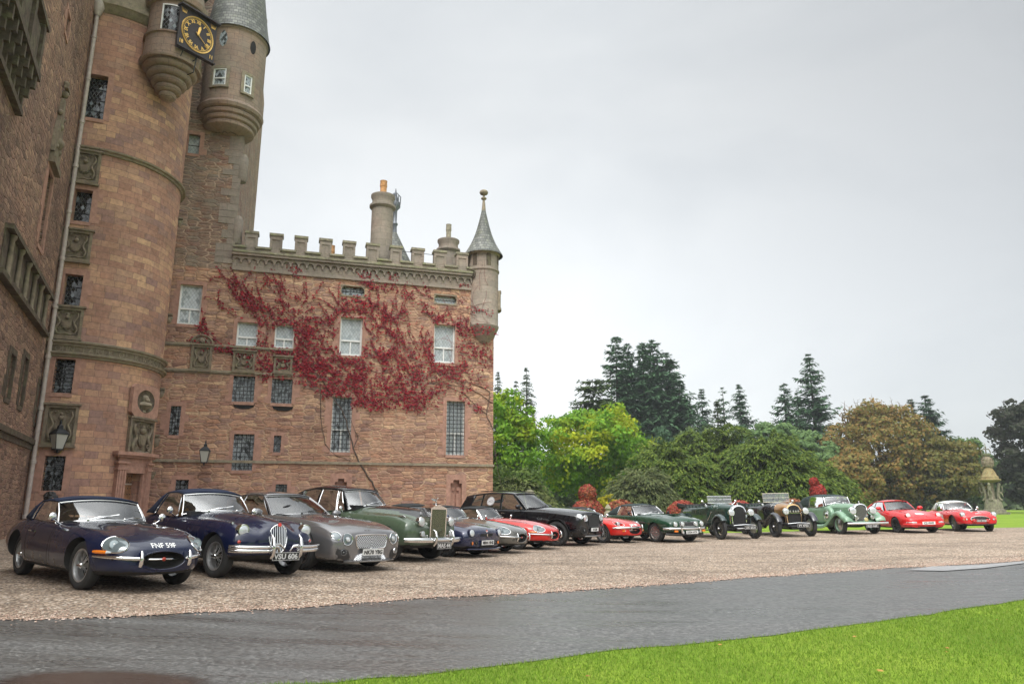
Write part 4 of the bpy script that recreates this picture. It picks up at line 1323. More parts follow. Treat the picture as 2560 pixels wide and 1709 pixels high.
# drainpipe with hopper: bolted on, part of the castle
ap = -.16
mb = MB(); mb.at(LEFT.frame(ap, 0, .13))
zph = zat(222, 16, LEFT.P(ap, 0).y)
mb.tube([(0, 0, -.1), (0, 0, zph - .35)], .075, 10)
mb.lathe([(.10, zph - .4), (.17, zph - .2), (.22, zph), (.22, zph + .22), (.15, zph + .22)], 12)
zz = .8
while zz < zph - 1: mb.lathe([(.075, zz), (.098, zz + .01), (.098, zz + .12), (.075, zz + .13)], 10); zz += 1.83
cpart(mb, 'drainpipe', M_PIPE, smooth=40)

# ---- lanterns ----
def lantern(name, p, outdir, arm, label, sc=1.0, hoop=False):
    r = empty(name, p, math.atan2(outdir.y, outdir.x))
    tag(r, label, 'lantern', 'black wall lanterns on the castle')
    s = sc
    mb = MB()
    top, bot, h = .19 * s, .11 * s, .46 * s
    for i in range(4):
        a = pi / 4 + i * pi / 2
        mb.tube([(bot * 1.41 * cos(a), bot * 1.41 * sin(a), -h / 2), (top * 1.41 * cos(a), top * 1.41 * sin(a), h / 2)], .013 * s, 5)
    mb.box((0, 0, -h / 2 - .02 * s), (bot * 2.2, bot * 2.2, .04 * s)); mb.box((0, 0, h / 2), (top * 2.15, top * 2.15, .03 * s))
    mb.at(Matrix.Rotation(pi / 4, 4, 'Z')); mb.lathe([(top * 1.55, h / 2 + .015 * s), (top * .75, h / 2 + .15 * s), (top * .5, h / 2 + .17 * s), (top * .45, h / 2 + .26 * s), (top * .15, h / 2 + .32 * s), (top * .2, h / 2 + .37 * s), (0, h / 2 + .48 * s)], 4)
    mb.at(); mb.lathe([(.02 * s, -h / 2 - .12 * s), (.045 * s, -h / 2 - .07 * s), (.03 * s, -h / 2 - .03 * s)], 8)
    mb.build('lantern_frame', M_IRON, r)
    g = MB()
    for i in range(4):
        a = i * pi / 2; c_, s_ = cos(a), sin(a)
        q = [(bot, -bot, -h / 2), (bot, bot, -h / 2), (top, top, h / 2), (top, -top, h / 2)]
        g.add([(x * c_ - y * s_, x * s_ + y * c_, z) for x, y, z in q], [(0, 1, 2, 3)])
    g.build('lantern_glass', plain('lantern_glass', (.42, .42, .38), .25), r)
    b = MB(); b.tube([(-arm, 0, -.02), (-top, 0, -.02 + .0)], .02 * s, 5)
    if hoop:
        b.tube([(-arm, 0, h * .75), (-.02, 0, h * .75)], .02, 5); b.tube([(-arm, 0, h * .45), (-.35, 0, h * .45)], .018, 5)
        for i in range(4): b.tube([(-arm + i * .2, 0, h * .45), (-arm + i * .2, 0, h * .75)], .014, 4)
        b.tube([(-arm, 0, h * .2), (-arm, 0, h * 1.0)], .03, 5)
    b.tube([(-bot * 1.4, 0, -h / 2 - .02), (-bot * 1.6, 0, -h / 2 - .1), (0, 0, -h / 2 - .14), (bot * 1.6, 0, -h / 2 - .1), (bot * 1.4, 0, -h / 2 - .02)], .012 * s, 5)
    b.build('bracket', M_IRON, r)
    return r
a, z = WING.inv(516, 1143)
lantern('wall_lantern', WING.P(a, z, .75), WING.n, .74, 'black lantern on the wing wall left of the barred windows', 1.05)
a, z = lp(88, 1095)
p = at(146, 1103, LEFT.P(a, 0).y - .3)
lantern('wall_lantern', p, Vector((.85, -.5, 0)), 1.1, 'black lantern on a bracket beside the drainpipe, before a carved panel', 1.1, hoop=True)
# yellow hose loop hanging at the lantern
mb = MB(); pts = []
for i in range(15):
    t = i / 14; x, y = 113 + 50 * t, 1112 + 48 * sin(pi * t) ** .8 * 1 if False else 0
    pts.append(at(113 + 50 * t, 1118 + 24 * sin(pi * t) - 5 * t, p.y + .15))
mb.tube(pts, .018, 5)
o = mb.build('hanging_hose', plain('yellow_hose', (.45, .34, .08), .6)); tag(o, 'yellow hose looping below the lantern by the drainpipe', 'hose')
# ---------------- ground ----------------
def sheet(name, poly_fn, xs, ys, lift, mat, kind='structure'):
    mb = MB()
    vs = []; idx = {}
    fs = []
    nx, ny = len(xs), len(ys)
    for j in range(ny):
        for i in range(nx):
            x, y = poly_fn(xs[i], ys[j]); vs.append((x, y, gz(x, y) + lift))
    for j in range(ny - 1):
        for i in range(nx - 1): fs.append((j * nx + i, j * nx + i + 1, (j + 1) * nx + i + 1, (j + 1) * nx + i))
    mb.add(vs, fs)
    o = mb.build(name, mat, None, 180)
    o['kind'] = kind
    return o
def frange(a, b, n): return [a + (b - a) * i / (n - 1) for i in range(n)]
xs = [-700, -400, -120, -60] + frange(-40, 60, 101) + [80, 140, 400, 700]
ys = [-300, -40, -5] + frange(0, 60, 31) + [80, 120, 200, 500, 800]
sheet('lawn', lambda x, y: (x, y), xs, ys, -.012, M_LAWN)
# gravel court: from the drive to the castle, ending short of the far lawn
def edge_from(P, tail):
    q = [onground(a, b) for a, b in P]; q = [(v.x, v.y) for v in q]
    sl = (q[1][1] - q[0][1]) / (q[1][0] - q[0][0]); a, b = q[0]
    sr = (q[-1][1] - q[-2][1]) / (q[-1][0] - q[-2][0]); c, d = q[-1]
    return [(a - 40, b - 40 * sl)] + q + [(c + 60, d + 60 * sr)]
EDGE = edge_from([(0, 1550), (327, 1537), (700, 1520), (1090, 1493), (1580, 1466), (1853, 1444), (2180, 1422), (2560, 1400)], 0)
def interp(T, x):
    for (a, b), (c, d) in zip(T, T[1:]):
        if x <= c: return b + (d - b) * (x - a) / (c - a)
    return T[-1][1]
random.seed(11)
_wob = [random.uniform(-.06, .06) for i in range(2000)]
def wob(x, s=.22, amp=1.0):
    t = x / s; i = int(math.floor(t)); f = t - i; f = f * f * (3 - 2 * f)
    return amp * (_wob[i % 2000] * (1 - f) + _wob[(i + 1) % 2000] * f)
gx = frange(-40, -8, 33) + frange(-7.9, 14, 365) + frange(14.5, 45, 32)
def gmap(x, t):
    lo = interp(EDGE, x) + wob(x, .15) + wob(x, .9, 1.3); hi = 33.6 if x > -1 else 45
    if x > 20: hi = 33.6 + (x - 20) * .2
    return x, lo + (hi - lo) * t ** 1.6
sheet('gravel_court', gmap, gx, [0, .01, .03, .06, .1, .2, .3, .4, .5, .6, .7, .8, .9, 1], .004, M_GRAVEL)
# drive
LOW = edge_from([(560, 1718), (872, 1700), (1308, 1656), (1526, 1624), (1853, 1596), (2180, 1553), (2560, 1498)], 0)
rx_ = frange(-40, -8, 20) + frange(-7.9, 14, 240) + frange(14.5, 60, 47)
def rmap(x, t):
    lo = interp(LOW, x) + wob(x + 50, .3, .8); hi = interp(EDGE, x) + .5
    return x, lo + (hi - lo) * t
sheet('drive', rmap, rx_, [0, .1, .25, .5, .75, 1], -.004, M_ROAD)
# wet sheen at the gravel edge, far right, painted as a pale sheet
pc = [onground(x, y) for x, y in ((2265, 1425), (2330, 1416), (2450, 1412), (2560, 1403), (2575, 1406), (2460, 1420), (2360, 1427))]
mb = MB().add([(p.x, p.y, gz(p.x) + .010) for p in pc], [tuple(range(7))])
o = mb.build('wet_sheen_strip', plain('painted_wet_sheen', (.27, .27, .27), .35, var=.2)); o['kind'] = 'structure'
# puddle, lower left
q0, q1 = onground(-40, 1625), onground(620, 1735)
x0_, x1_, y0_, y1_ = q0.x, q1.x + .1, onground(285, 1735).y, q0.y
wm = MT('damp_patch'); tcn = wm.n('ShaderNodeTexCoord')
wm.col((.050, .036, .031)).set(Roughness=.2, Specular_IOR_Level=.6)
pc_ = onground(250, 1708); px_ = onground(540, 1708)
mp_ = wm.n('ShaderNodeMapping'); mp_.vector_type = 'TEXTURE'; mp_.inputs['Location'].default_value = (pc_.x, pc_.y, 0); mp_.inputs['Scale'].default_value = (px_.x - pc_.x, .42, 1); mp_.inputs['Rotation'].default_value = (0, 0, R(4))
wm.l(tcn.outputs['Object'], mp_.inputs['Vector']); sx_ = wm.n('ShaderNodeSeparateXYZ'); wm.l(mp_.outputs[0], sx_.inputs[0])
d2 = wm.math('SQRT', wm.math('ADD', wm.math('POWER', sx_.outputs[0], 2.0), wm.math('POWER', sx_.outputs[1], 2.0)))
d2 = wm.math('ADD', d2, wm.math('MULTIPLY', wm.noise(tcn.outputs['Object'], 5, 5, .7).outputs['Fac'], .5))
fa = wm.ramp(d2, [(.98, (1, 1, 1)), (1.0, (.9, .9, .9)), (1.0, (0, 0, 0))]) if False else wm.math('SMOOTH_MAX', 0, wm.math('MULTIPLY', wm.math('SUBTRACT', 1.28, d2), 3), .1)
fa = wm.math('MINIMUM', fa, .9)
tp_ = wm.n('ShaderNodeBsdfTransparent'); mx_ = wm.n('ShaderNodeMixShader'); wm.l(fa, mx_.inputs[0]); wm.l(tp_.outputs[0], mx_.inputs[1]); wm.l(wm.p.outputs[0], mx_.inputs[2]); wm.l(mx_.outputs[0], wm.out.inputs['Surface'])
mb = MB(); mb.grid(lambda u, v: Vector((x0_ + (x1_ - x0_) * u, y0_ + (y1_ - y0_) * v, gz(x0_ + (x1_ - x0_) * u) + .004)), 24, 4)
o = mb.build('puddle', wm.m); o['kind'] = 'structure'
# loose pebbles along the gravel edge
rng = np.random.default_rng(5)
n = 9000
x = rng.uniform(-7.5, 13, n); e = np.array([interp(EDGE, a) + wob(a, .15) + wob(a, .9, 1.3) for a in x])
y = e + np.abs(rng.normal(0, .5, n)) ** 1.4 * rng.choice([1, 1, 1, 1, -.22], n)
r_ = rng.uniform(.006, .015, n)
z = np.array([gz(a) for a in x]) + .006
octa = np.array([[1, 0, 0], [0, 1, 0], [-1, 0, 0], [0, -1, 0], [0, 0, .75]])
tri = [(0, 1, 4), (1, 2, 4), (2, 3, 4), (3, 0, 4)]
ang = rng.uniform(0, 6.28, n)
V = []
for a, b, c in tri:
    for k in (a, b, c):
        o_ = octa[k]
        V.append(np.stack([x + r_ * (o_[0] * np.cos(ang) - o_[1] * np.sin(ang)) * 1.3, y + r_ * (o_[0] * np.sin(ang) + o_[1] * np.cos(ang)), z + r_ * o_[2] * 1.1], 1))
V = np.stack(V, 1).reshape(-1, 3)
pm = leafm('pebble_stone', [(.12, .085, .065), (.3, .21, .16), (.42, .32, .26), (.25, .15, .11), (.6, .5, .43)], 0.0, .7)
o = np_mesh('loose_pebbles', V, 3, pm); tag(o, 'loose pea gravel pebbles spilling over the edge of the drive', 'gravel', kind='stuff')
# mown grass blades on the near lawn
n = 190000
u_ = rng.random(n)
x = -3.2 + 14.7 * rng.random(n); 
up = np.array([interp(LOW, a) + wob(a + 50, .3, .8) for a in x])
lo = np.maximum(3.6, up - 4.6)
y = up + .02 - (up - lo) * u_ ** 1.0
keep = np.abs(x) < y * .78
x, y = x[keep], y[keep]; n = len(x)
z = np.array([gz(a) for a in x]) - .012
h = rng.uniform(.015, .042, n); wd = rng.uniform(.0022, .0042, n); a = rng.uniform(0, 6.28, n); ln = rng.normal(0, .016, (n, 2))
c_, s_ = np.cos(a) * wd, np.sin(a) * wd
V = np.stack([np.stack([x - c_, y - s_, z], 1), np.stack([x + c_, y + s_, z], 1), np.stack([x + ln[:, 0], y + ln[:, 1], z + h], 1)], 1).reshape(-1, 3)
gm = leafm('grass_blade', [(.10, .19, .018), (.145, .26, .026), (.20, .30, .04), (.27, .32, .075)], .35, .6)
o = np_mesh('grass_blades', V, 3, gm); tag(o, 'short bright green grass on the near lawn', 'grass', kind='stuff')
# fallen leaves
mb = MB(); rr = random.Random(2)
for i in range(8):
    p = onground(rr.choice([rr.uniform(1300, 2550), rr.uniform(1900, 2550)]), rr.uniform(1540, 1700))
    if p.y > interp(LOW, p.x) - .15: continue
    t = rr.uniform(0, 6.28); s_ = rr.uniform(.015, .03)
    mb.at(Matrix.Translation((p.x, p.y, gz(p.x) + .03)) @ Matrix.Rotation(t, 4, 'Z') @ Matrix.Rotation(rr.uniform(-.4, .4), 4, 'X'))
    mb.add([(-s_, 0, 0), (-s_ * .3, -s_ * .6, .004), (s_ * .6, -s_ * .4, 0), (s_ * 1.1, 0, .008), (s_ * .6, s_ * .4, 0), (-s_ * .3, s_ * .6, .004)], [(0, 1, 2, 3, 4, 5)])
mb.at()
o = mb.build('fallen_leaves', leafm('dry_leaf', [(.35, .18, .05), (.45, .28, .08), (.3, .12, .05)], .2)); tag(o, 'a few dry brown leaves lying on the near lawn', 'leaves', kind='stuff')
# ---------------- creeper on the wing ----------------
from mathutils import noise as mnoise
rng = np.random.default_rng(21)
strokes = [  # polyline in photo pixels, radius, density
 ([(585, 712), (605, 738), (625, 757), (656, 771), (672, 790), (723, 822), (760, 850)], 15, 1.0), ([(640, 770), (700, 800)], 20, .5),
 ([(502, 779), (509, 815), (545, 868), (634, 874), (731, 871)], 9, .8), ([(495, 800), (520, 850)], 14, .4),
 ([(655, 805), (652, 862)], 13, .8), ([(655, 895), (725, 925)], 26, .75), ([(600, 880), (660, 935)], 14, .4),
 ([(750, 820), (760, 900), (800, 940)], 34, .95), ([(730, 900), (830, 930)], 34, .95), ([(800, 930), (880, 960)], 32, .95), ([(790, 880), (840, 905)], 26, .8),
 ([(830, 985), (900, 1000), (950, 1008)], 17, .95), ([(880, 930), (1000, 960), (1060, 975)], 40, .72), ([(900, 990), (1040, 1005)], 20, .8),
 ([(890, 910), (940, 930)], 22, .8), ([(960, 900), (1080, 900)], 34, .62), ([(1000, 860), (1060, 880)], 26, .5), ([(920, 790), (1000, 850)], 24, .38), ([(980, 800), (1050, 850)], 26, .25),
 ([(1060, 940), (1130, 930)], 24, .5), ([(1150, 830), (1175, 880), (1215, 900)], 20, .45), ([(1155, 820), (1165, 920)], 22, .35), ([(1215, 840), (1222, 900)], 12, .35), ([(1120, 930), (1160, 960)], 22, .25),
 ([(1158, 1000), (1200, 1020)], 9, .7), ([(1178, 826), (1240, 832)], 12, .75), ([(1090, 930), (1140, 945)], 20, .3), ([(1190, 930), (1210, 960)], 8, .25),
 ([(724, 668), (750, 690)], 7, .6), ([(664, 700), (700, 745), (740, 790), (770, 810)], 8, .45), ([(700, 730), (745, 745), (765, 760)], 9, .25), ([(745, 800), (838, 803)], 9, .8), ([(838, 803), (838, 835), (790, 842)], 6, .5),
 ([(843, 738), (870, 755), (895, 775)], 10, .65), ([(906, 702), (940, 718), (975, 722)], 8, .5), ([(900, 740), (930, 765), (960, 790)], 12, .5), ([(940, 770), (1010, 785)], 12, .25),
 ([(1012, 735), (1040, 760), (1085, 790), (1120, 805)], 8, .6), ([(1058, 710), (1075, 738)], 5, .4), ([(1152, 714), (1176, 718)], 5, .8), ([(1168, 768), (1225, 782)], 6, .5), ([(1085, 800), (1160, 812)], 8, .6),
 ([(850, 787), (905, 790)], 5, .8), ([(560, 700), (590, 720)], 4, .4), ([(550, 760), (600, 790)], 5, .35), ([(620, 700), (640, 760)], 4, .25), ([(770, 760), (800, 800), (845, 790)], 6, .45), ([(900, 880), (935, 850), (930, 820)], 6, .5), ([(480, 850), (505, 870)], 8, .5)]
def sdist(px, py, P):
    d = 1e9
    for (a, b), (c, e) in zip(P, P[1:]):
        vx, vy = c - a, e - b; L = vx * vx + vy * vy
        t = np.clip(((px - a) * vx + (py - b) * vy) / L, 0, 1)
        d = np.minimum(d, np.hypot(px - a - t * vx, py - b - t * vy))
    return d
n = 120000
px, py = rng.uniform(440, 1245, n), rng.uniform(660, 1035, n)
dn = np.zeros(n)
for P, r_, d_ in strokes:
    dd = sdist(px, py, P)
    dn = np.maximum(dn, d_ * np.clip(1.45 - dd / r_ * .9, 0, 1))
clump = np.array([mnoise.noise(Vector((a / 9, b / 7, 0))) for a, b in zip(px, py)]) * .55 + np.array([mnoise.noise(Vector((a / 34, b / 30, 5))) for a, b in zip(px, py)]) * .35
dn = dn * np.clip(.66 + clump * 3.0, .0, 1.4)
ok = rng.random(n) < dn * .36
for k, p, b in wing_w:      # kept clear of the panes
    m = 2
    ok &= ~((px > p[0] + m) & (px < p[2] - m) & (py > p[1] + m) & (py < p[3] - m))
ok &= ~((px > 505) & (px < 500))
px, py = px[ok], py[ok]
pos = []; nrm = []
vis = []
for a, b in zip(px, py):
    onT = a > 1172 and b < 836
    sf = TR if onT else WING
    if a > 1232 and not onT: continue
    s_, z_ = sf.inv(a, b)
    if not onT and s_ < TOW.c.x * 0 - 15.2: continue
    pos.append(sf.P(s_, z_, 0)); nrm.append(sf.frame(s_, z_, 0).col[1].to_3d())
def leaf_cloud(pos, nrm, size, droop=.6, spread=.05, rg=None, lobed=True):
    """three-lobed leaves lying against a surface"""
    rg = rg or rng
    pos = np.array([tuple(p) for p in pos]); nrm = np.array([tuple(p) for p in nrm]); n = len(pos)
    up = np.array([0, 0, 1.0])
    u = np.cross(up, nrm); u /= np.linalg.norm(u, axis=1)[:, None]
    v = np.cross(nrm, u)
    an = rg.normal(0, .7, n)
    t = -v * np.cos(an)[:, None] + u * np.sin(an)[:, None]        # tip hangs down
    lift = rg.uniform(.1, .8, n)
    t = t * np.cos(lift)[:, None] + nrm * np.sin(lift)[:, None]
    sd = np.cross(t, nrm); sd /= np.linalg.norm(sd, axis=1)[:, None]
    s = size * rg.uniform(.6, 1.35, n)[:, None]
    o = pos + nrm * rg.uniform(.02, .02 + spread, n)[:, None]
    a = o; b = o + t * s * .35 + sd * s * .55; c = o + t * s; d = o + t * s * .35 - sd * s * .55
    return np.stack([a, b, c, d], 1).reshape(-1, 3)
M_CREEP = leafm('crimson_creeper_leaf', [(.14, .011, .018), (.24, .016, .026), (.17, .018, .036), (.36, .022, .032), (.12, .02, .03), (.28, .045, .05), (.44, .025, .035)], .2, .55)
creeper = empty('wall_creeper', WING.P(-6.3, 0, .1))
tag(creeper, 'crimson creeper spreading over the upper wall of the castle wing', 'creeper')
def cp_child(o, par):
    o.parent = par; o.matrix_parent_inverse = Matrix.Translation(-par.location)
cp_child(np_mesh('leaves', leaf_cloud(pos, nrm, .082, spread=.07), 4, M_CREEP), creeper)
mb = MB(); rr = random.Random(9)
def wpt(x, y, d=.03):
    sf = TR if (x > 1172 and y < 836) else WING
    return sf.P(*sf.inv(x, y), d)
main = [[(944, 1228), (925, 1198), (900, 1160), (884, 1120), (872, 1075), (858, 1030), (836, 1000), (812, 960), (780, 920)], [(884, 1120), (895, 1090), (880, 1060), (868, 1010)],
 [(800, 960), (803, 1040), (812, 1110), (840, 1140), (880, 1150), (892, 1130)], [(1233, 1075), (1215, 1035), (1190, 1015), (1160, 985), (1120, 965), (1060, 950)], [(1215, 1035), (1225, 980), (1190, 960), (1150, 950)], [(1233, 1010), (1200, 985), (1165, 965), (1110, 960)], [(1234, 1090), (1239, 1140), (1245, 1180), (1258, 1230)]]
for L in main:
    P = []
    for (a, b), (c, e) in zip(L, L[1:]):
        for q in range(4): P.append(wpt(a + (c - a) * q / 4 + rr.uniform(-1.5, 1.5), b + (e - b) * q / 4 + rr.uniform(-1.5, 1.5)))
    r0 = .045 if L is main[0] else .02
    mb.tube(P, [r0 * (1 - .6 * i / len(P)) for i in range(len(P))], 5)
cp_child(mb.build('main_stems', plain('creeper_bark', (.09, .065, .05), .9), None, 60), creeper)
mb = MB(); RL = []
for i in range(300):   # fine runners fanning out upwards
    st = rr.choice(strokes[:50])[0]; q = rr.choice(st)
    x, y = q[0] + rr.uniform(-20, 20), q[1] + rr.uniform(-12, 12)
    ang = rr.gauss(-1.9, .7); P = []
    for k in range(rr.randint(6, 14)):
        if x > 1168 or x < 500 or y < 662: break
        if any(p[0] - 3 < x < p[2] + 3 and p[1] - 3 < y < p[3] + 3 for _, p, _ in wing_w): break
        P.append(wpt(x, y, .02)); ang += rr.uniform(-.35, .35); x += 6 * cos(ang); y += 6 * sin(ang)
    if len(P) > 2:
        mb.tube(P, .010 * rr.uniform(.6, 1.3), 3)
        if rr.random() < .8: RL += [q + Vector((rr.uniform(-.05, .05), 0, rr.uniform(-.05, .05))) for q in P[:-1] + [a_.lerp(b_, .5) for a_, b_ in zip(P, P[1:])]]
for i in range(60):
    x, y = rr.uniform(1120, 1228), rr.uniform(700, 980); ang = rr.gauss(-2.6, .5); P = []
    for k in range(rr.randint(6, 12)):
        if x > 1228 or x < 500: break
        P.append(wpt(x, y, .02)); ang += rr.uniform(-.3, .3); x += 6 * cos(ang); y += 6 * sin(ang)
    if len(P) > 2: mb.tube(P, .007, 3)
cp_child(mb.build('runners', plain('creeper_runner', (.17, .045, .04), .9), None), creeper)
cp_child(np_mesh('runner_leaves', leaf_cloud(RL, [WING.n] * len(RL), .075, spread=.03), 4, M_CREEP), creeper)

# ---------------- trees ----------------
def quads(c, t, b, s1, s2):
    """quads centred c with half-axes t*s1, b*s2"""
    return np.stack([c - t * s1 , c + b * s2, c + t * s1, c - b * s2], 1).reshape(-1, 3)
def rdir(n, rg):
    v = rg.normal(0, 1, (n, 3)); return v / np.linalg.norm(v, axis=1)[:, None]
def limbs(root, base, H, r0, tips, n=9, rr=None, mat=None, lean=0):
    mb = MB(); rr = rr or random
    top = Vector((lean, 0, H * .75))
    tr = [Vector((0, 0, -.3)), Vector((lean * .1, 0, H * .15)), Vector((lean * .4 + rr.uniform(-.1, .1), 0, H * .35)), Vector((lean * .7, rr.uniform(-.2, .2), H * .55)), top]
    mb.tube(tr, [r0 * 1.25, r0, r0 * .8, r0 * .55, r0 * .2], 8)
    o = mb.build('trunk', mat or M_BARK, root, 60)
    mb = MB()
    for p in tips:
        f = rr.uniform(.25, .6); s = tr[1].lerp(tr[3], f); e = Vector(p); m = s.lerp(e, .5) + Vector((0, 0, .12 * H * rr.random()))
        mb.tube([s, m, e], [r0 * .35, r0 * .2, r0 * .05], 5)
    mb.build('branches', mat or M_BARK, root, 60)
def broadleaf(name, x, y, H, Rx, cols, label, cat='tree', z0f=.08, leaf=.3, n=9000, clumps=70, seed=1, group=None, patch=None, shape=1.0, top=1.0, density=1.0, Ry=None, flat=1.0, cr_=.24):
    rg = np.random.default_rng(seed); rr = random.Random(seed)
    root = empty(name, (x, y, gz(x)))
    tag(root, label, cat, group)
    zc = H * (z0f + 1) / 2; Rz = H * (1 - z0f) / 2; Ry = Ry or Rx
    # clumps through the crown, mostly near its surface
    cd_ = rdir(clumps * 3, rg); cd_ = cd_[(cd_[:, 1] < .55)][:clumps]
    m = len(cd_)
    rad = rg.uniform(.35, .92, m) ** .8
    wz = np.where(cd_[:, 2] < 0, .95, 1.0)
    cc = cd_ * rad[:, None] * np.array([Rx, Ry, Rz]) * np.stack([np.ones(m) * 1, np.ones(m), wz], 1)
    # narrower top, fuller belly
    k = 1 - (shape - 1) * (cc[:, 2] / Rz)
    cc[:, 0] *= k; cc[:, 1] *= k
    cc[:, 2] += zc
    cr = Rx * cr_ * rg.uniform(.6, 1.35, m)
    per = rg.multinomial(n, cr ** 2 / np.sum(cr ** 2))
    ci = np.repeat(np.arange(m), per); N_ = len(ci)
    d = rdir(N_, rg); d[:, 2] = np.abs(d[:, 2]) * np.where(rg.random(N_) < .75, 1, -1)
    d[:, 1] -= .25
    d /= np.linalg.norm(d, axis=1)[:, None]
    rr_ = cr[ci] * rg.uniform(.55, 1.12, N_)
    p = cc[ci] + d * rr_[:, None] * np.array([1.1, 1.1, .75]) * flat ** 0
    nrm = d * .8 + rdir(N_, rg) * .55; nrm /= np.linalg.norm(nrm, axis=1)[:, None]
    t = np.cross(nrm, rdir(N_, rg)); t /= np.linalg.norm(t, axis=1)[:, None]
    b = np.cross(nrm, t)
    s = leaf * rg.uniform(.55, 1.3, N_)[:, None]
    V = quads(p, t, b, s * .62, s * .42)
    lm = leafm(name + '_leaf_' + str(seed), cols, .3, .6, patch)
    np_mesh('crown', V, 4, lm, root)
    limbs(root, None, H, H * .022 + .06, [tuple(cc[i]) for i in rg.choice(m, min(m, 16), replace=False)], rr=rr)
    return root
def conifer(name, x, y, H, Rb, cols, label, seed=1, group=None, droop=.35, sparse=0, z0f=.12, power=.8, n_lvl=None, flat_top=0, twig=.34, cat='tree', ragged=.35):
    rg = np.random.default_rng(seed); rr = random.Random(seed)
    root = empty(name, (x, y, gz(x)))
    tag(root, label, cat, group)
    mb = MB(); r0 = H * .016 + .05
    mb.tube([(0, 0, -.3), (rr.uniform(-.1, .1), 0, H * .5), (0, 0, H)], [r0, r0 * .6, .02], 7)
    mb.build('trunk', M_BARK, root, 60)
    lv = n_lvl or int(H * 2.7)
    C = []; T = []; Bq = []; S1 = []; S2 = []
    br = MB()
    for i in range(lv):
        t = (i + rr.random()) / lv
        z = H * (z0f + (1 - z0f) * t)
        L = 1.15 * Rb * max(.03, (1 - t)) ** power
        if flat_top and t > .75: L = max(L, Rb * flat_top * (1 - (t - .75) * 1.2))
        if t > .985: L *= .4
        for j in range(rr.randint(7, 9)):
            if rr.random() < sparse: continue
            a = rr.uniform(0, 2 * pi)
            if sin(a) > .75: continue
            l = L * rr.uniform(1 - ragged * 1.6, 1 + ragged * .6)
            if l < .15: l = .15
            d = np.array([cos(a), sin(a), 0])
            K = max(3, int(l / .26 / max(1, twig / .34)))
            pr = None
            for q in range(K):
                f = (q + .6) / K
                zz = z + l * (.22 * f - droop * 1.5 * f * f + (.25 * f ** 4))
                p = d * l * f; c = np.array([p[0], p[1], zz])
                w_ = twig * (1.15 - .55 * f) * min(1.3, .5 + l * .35)
                sd = np.array([-d[1], d[0], 0])
                for sg in (-1, 1):
                    for _ in range(2):
                        ax = d * rr.uniform(.3, .9) + sd * sg * rr.uniform(.4, 1) + np.array([0, 0, rr.uniform(-.65, .15)])
                        ax /= np.linalg.norm(ax)
                        nb = np.cross(ax, np.array([rr.uniform(-.4, .4), rr.uniform(-.4, .4), 1])); nb /= np.linalg.norm(nb)
                        C.append(c + ax * w_ * .8 + rg.normal(0, .05, 3)); T.append(ax); Bq.append(nb); S1.append(w_ * rr.uniform(.8, 1.3)); S2.append(w_ * rr.uniform(.22, .4))
            if l > 1.2 and rr.random() < .35: br.tube([(0, 0, z), (d[0] * l * .5, d[1] * l * .5, z + l * .02), (d[0] * l * .85, d[1] * l * .85, z - l * droop * .7)], [.05, .035, .015], 4)
    C, T, Bq = np.array(C), np.array(T), np.array(Bq)
    V = quads(C, T, Bq, np.array(S1)[:, None], np.array(S2)[:, None])
    np_mesh('crown', V, 4, leafm(name + '_needle_' + str(seed), cols, .12, .7), root)
    if br.v: br.build('branches', M_BARK, root)
    return root
def X(px, Y): return (px - 1280) / FPX * (Y * .9757 - .24)
def HT(top, Y): return at(1280, top, Y).z - .1
GRN = [(.085, .19, .015), (.12, .26, .02), (.17, .32, .025), (.10, .21, .02), (.22, .35, .025)]
YEL = (.36, .40, .015)
broadleaf('maple', X(1228, 57), 57, 10.7, 4.2, GRN, 'tall green maple turning yellow, half hidden by the castle wing', seed=31, n=10000, clumps=95, leaf=.27, patch=(.35, YEL, .52), shape=1.1, cr_=.2)
broadleaf('maple', X(1472, 62), 62, 10.3, 5.3, [(.09, .21, .02), (.13, .28, .025), (.18, .34, .03), (.11, .24, .025), (.23, .38, .03)], 'big round yellow-green maple right of the castle', seed=32, n=17000, clumps=130, leaf=.27, patch=(.3, (.42, .43, .02), .48), cr_=.19)
broadleaf('maple', X(1592, 68), 68, 7.6, 2.6, [(.13, .2, .03), (.2, .26, .04), (.24, .28, .05)], 'small yellowish tree against the right flank of the big maple', seed=33, n=5000, clumps=40, leaf=.27)
broadleaf('shrub', X(1262, 54), 54, 4.2, 3.4, [(.05, .09, .02), (.09, .14, .03), (.13, .18, .04)], 'dark feathery shrub at the foot of the castle corner', 'shrub', seed=34, n=6000, clumps=45, leaf=.22)
DK = [(.03, .07, .035), (.045, .09, .045), (.06, .115, .055), (.04, .085, .05)]
BL = [(.05, .105, .055), (.07, .145, .07), (.095, .18, .085), (.06, .13, .065)]
OL = [(.06, .10, .03), (.09, .13, .04), (.05, .08, .03)]
sp = [(1243, 926, 95, 2.9, OL, 'slim spire conifer just clear of the castle corner', 0), (1291, 948, 95, 3.0, OL, 'shorter of two slim conifers left of the big maple', .0), (1318, 916, 92, 3.2, OL, 'taller of two slim conifers left of the big maple', 0)]
for i, (p, t_, Y, r_, c_, l_, s_) in enumerate(sp):
    H = HT(t_, Y); conifer('conifer', X(p, Y), Y, H, r_, c_, l_, seed=40 + i, droop=.5, group='conifers in the wood behind', twig=.3)
H = HT(945, 80)
conifer('cedar', X(1490, 80), 80, H, 3.3, OL, 'flat-topped cedar with drooping boughs above the big maple', seed=50, droop=.25, flat_top=.8, power=.4, sparse=.15, twig=.4)
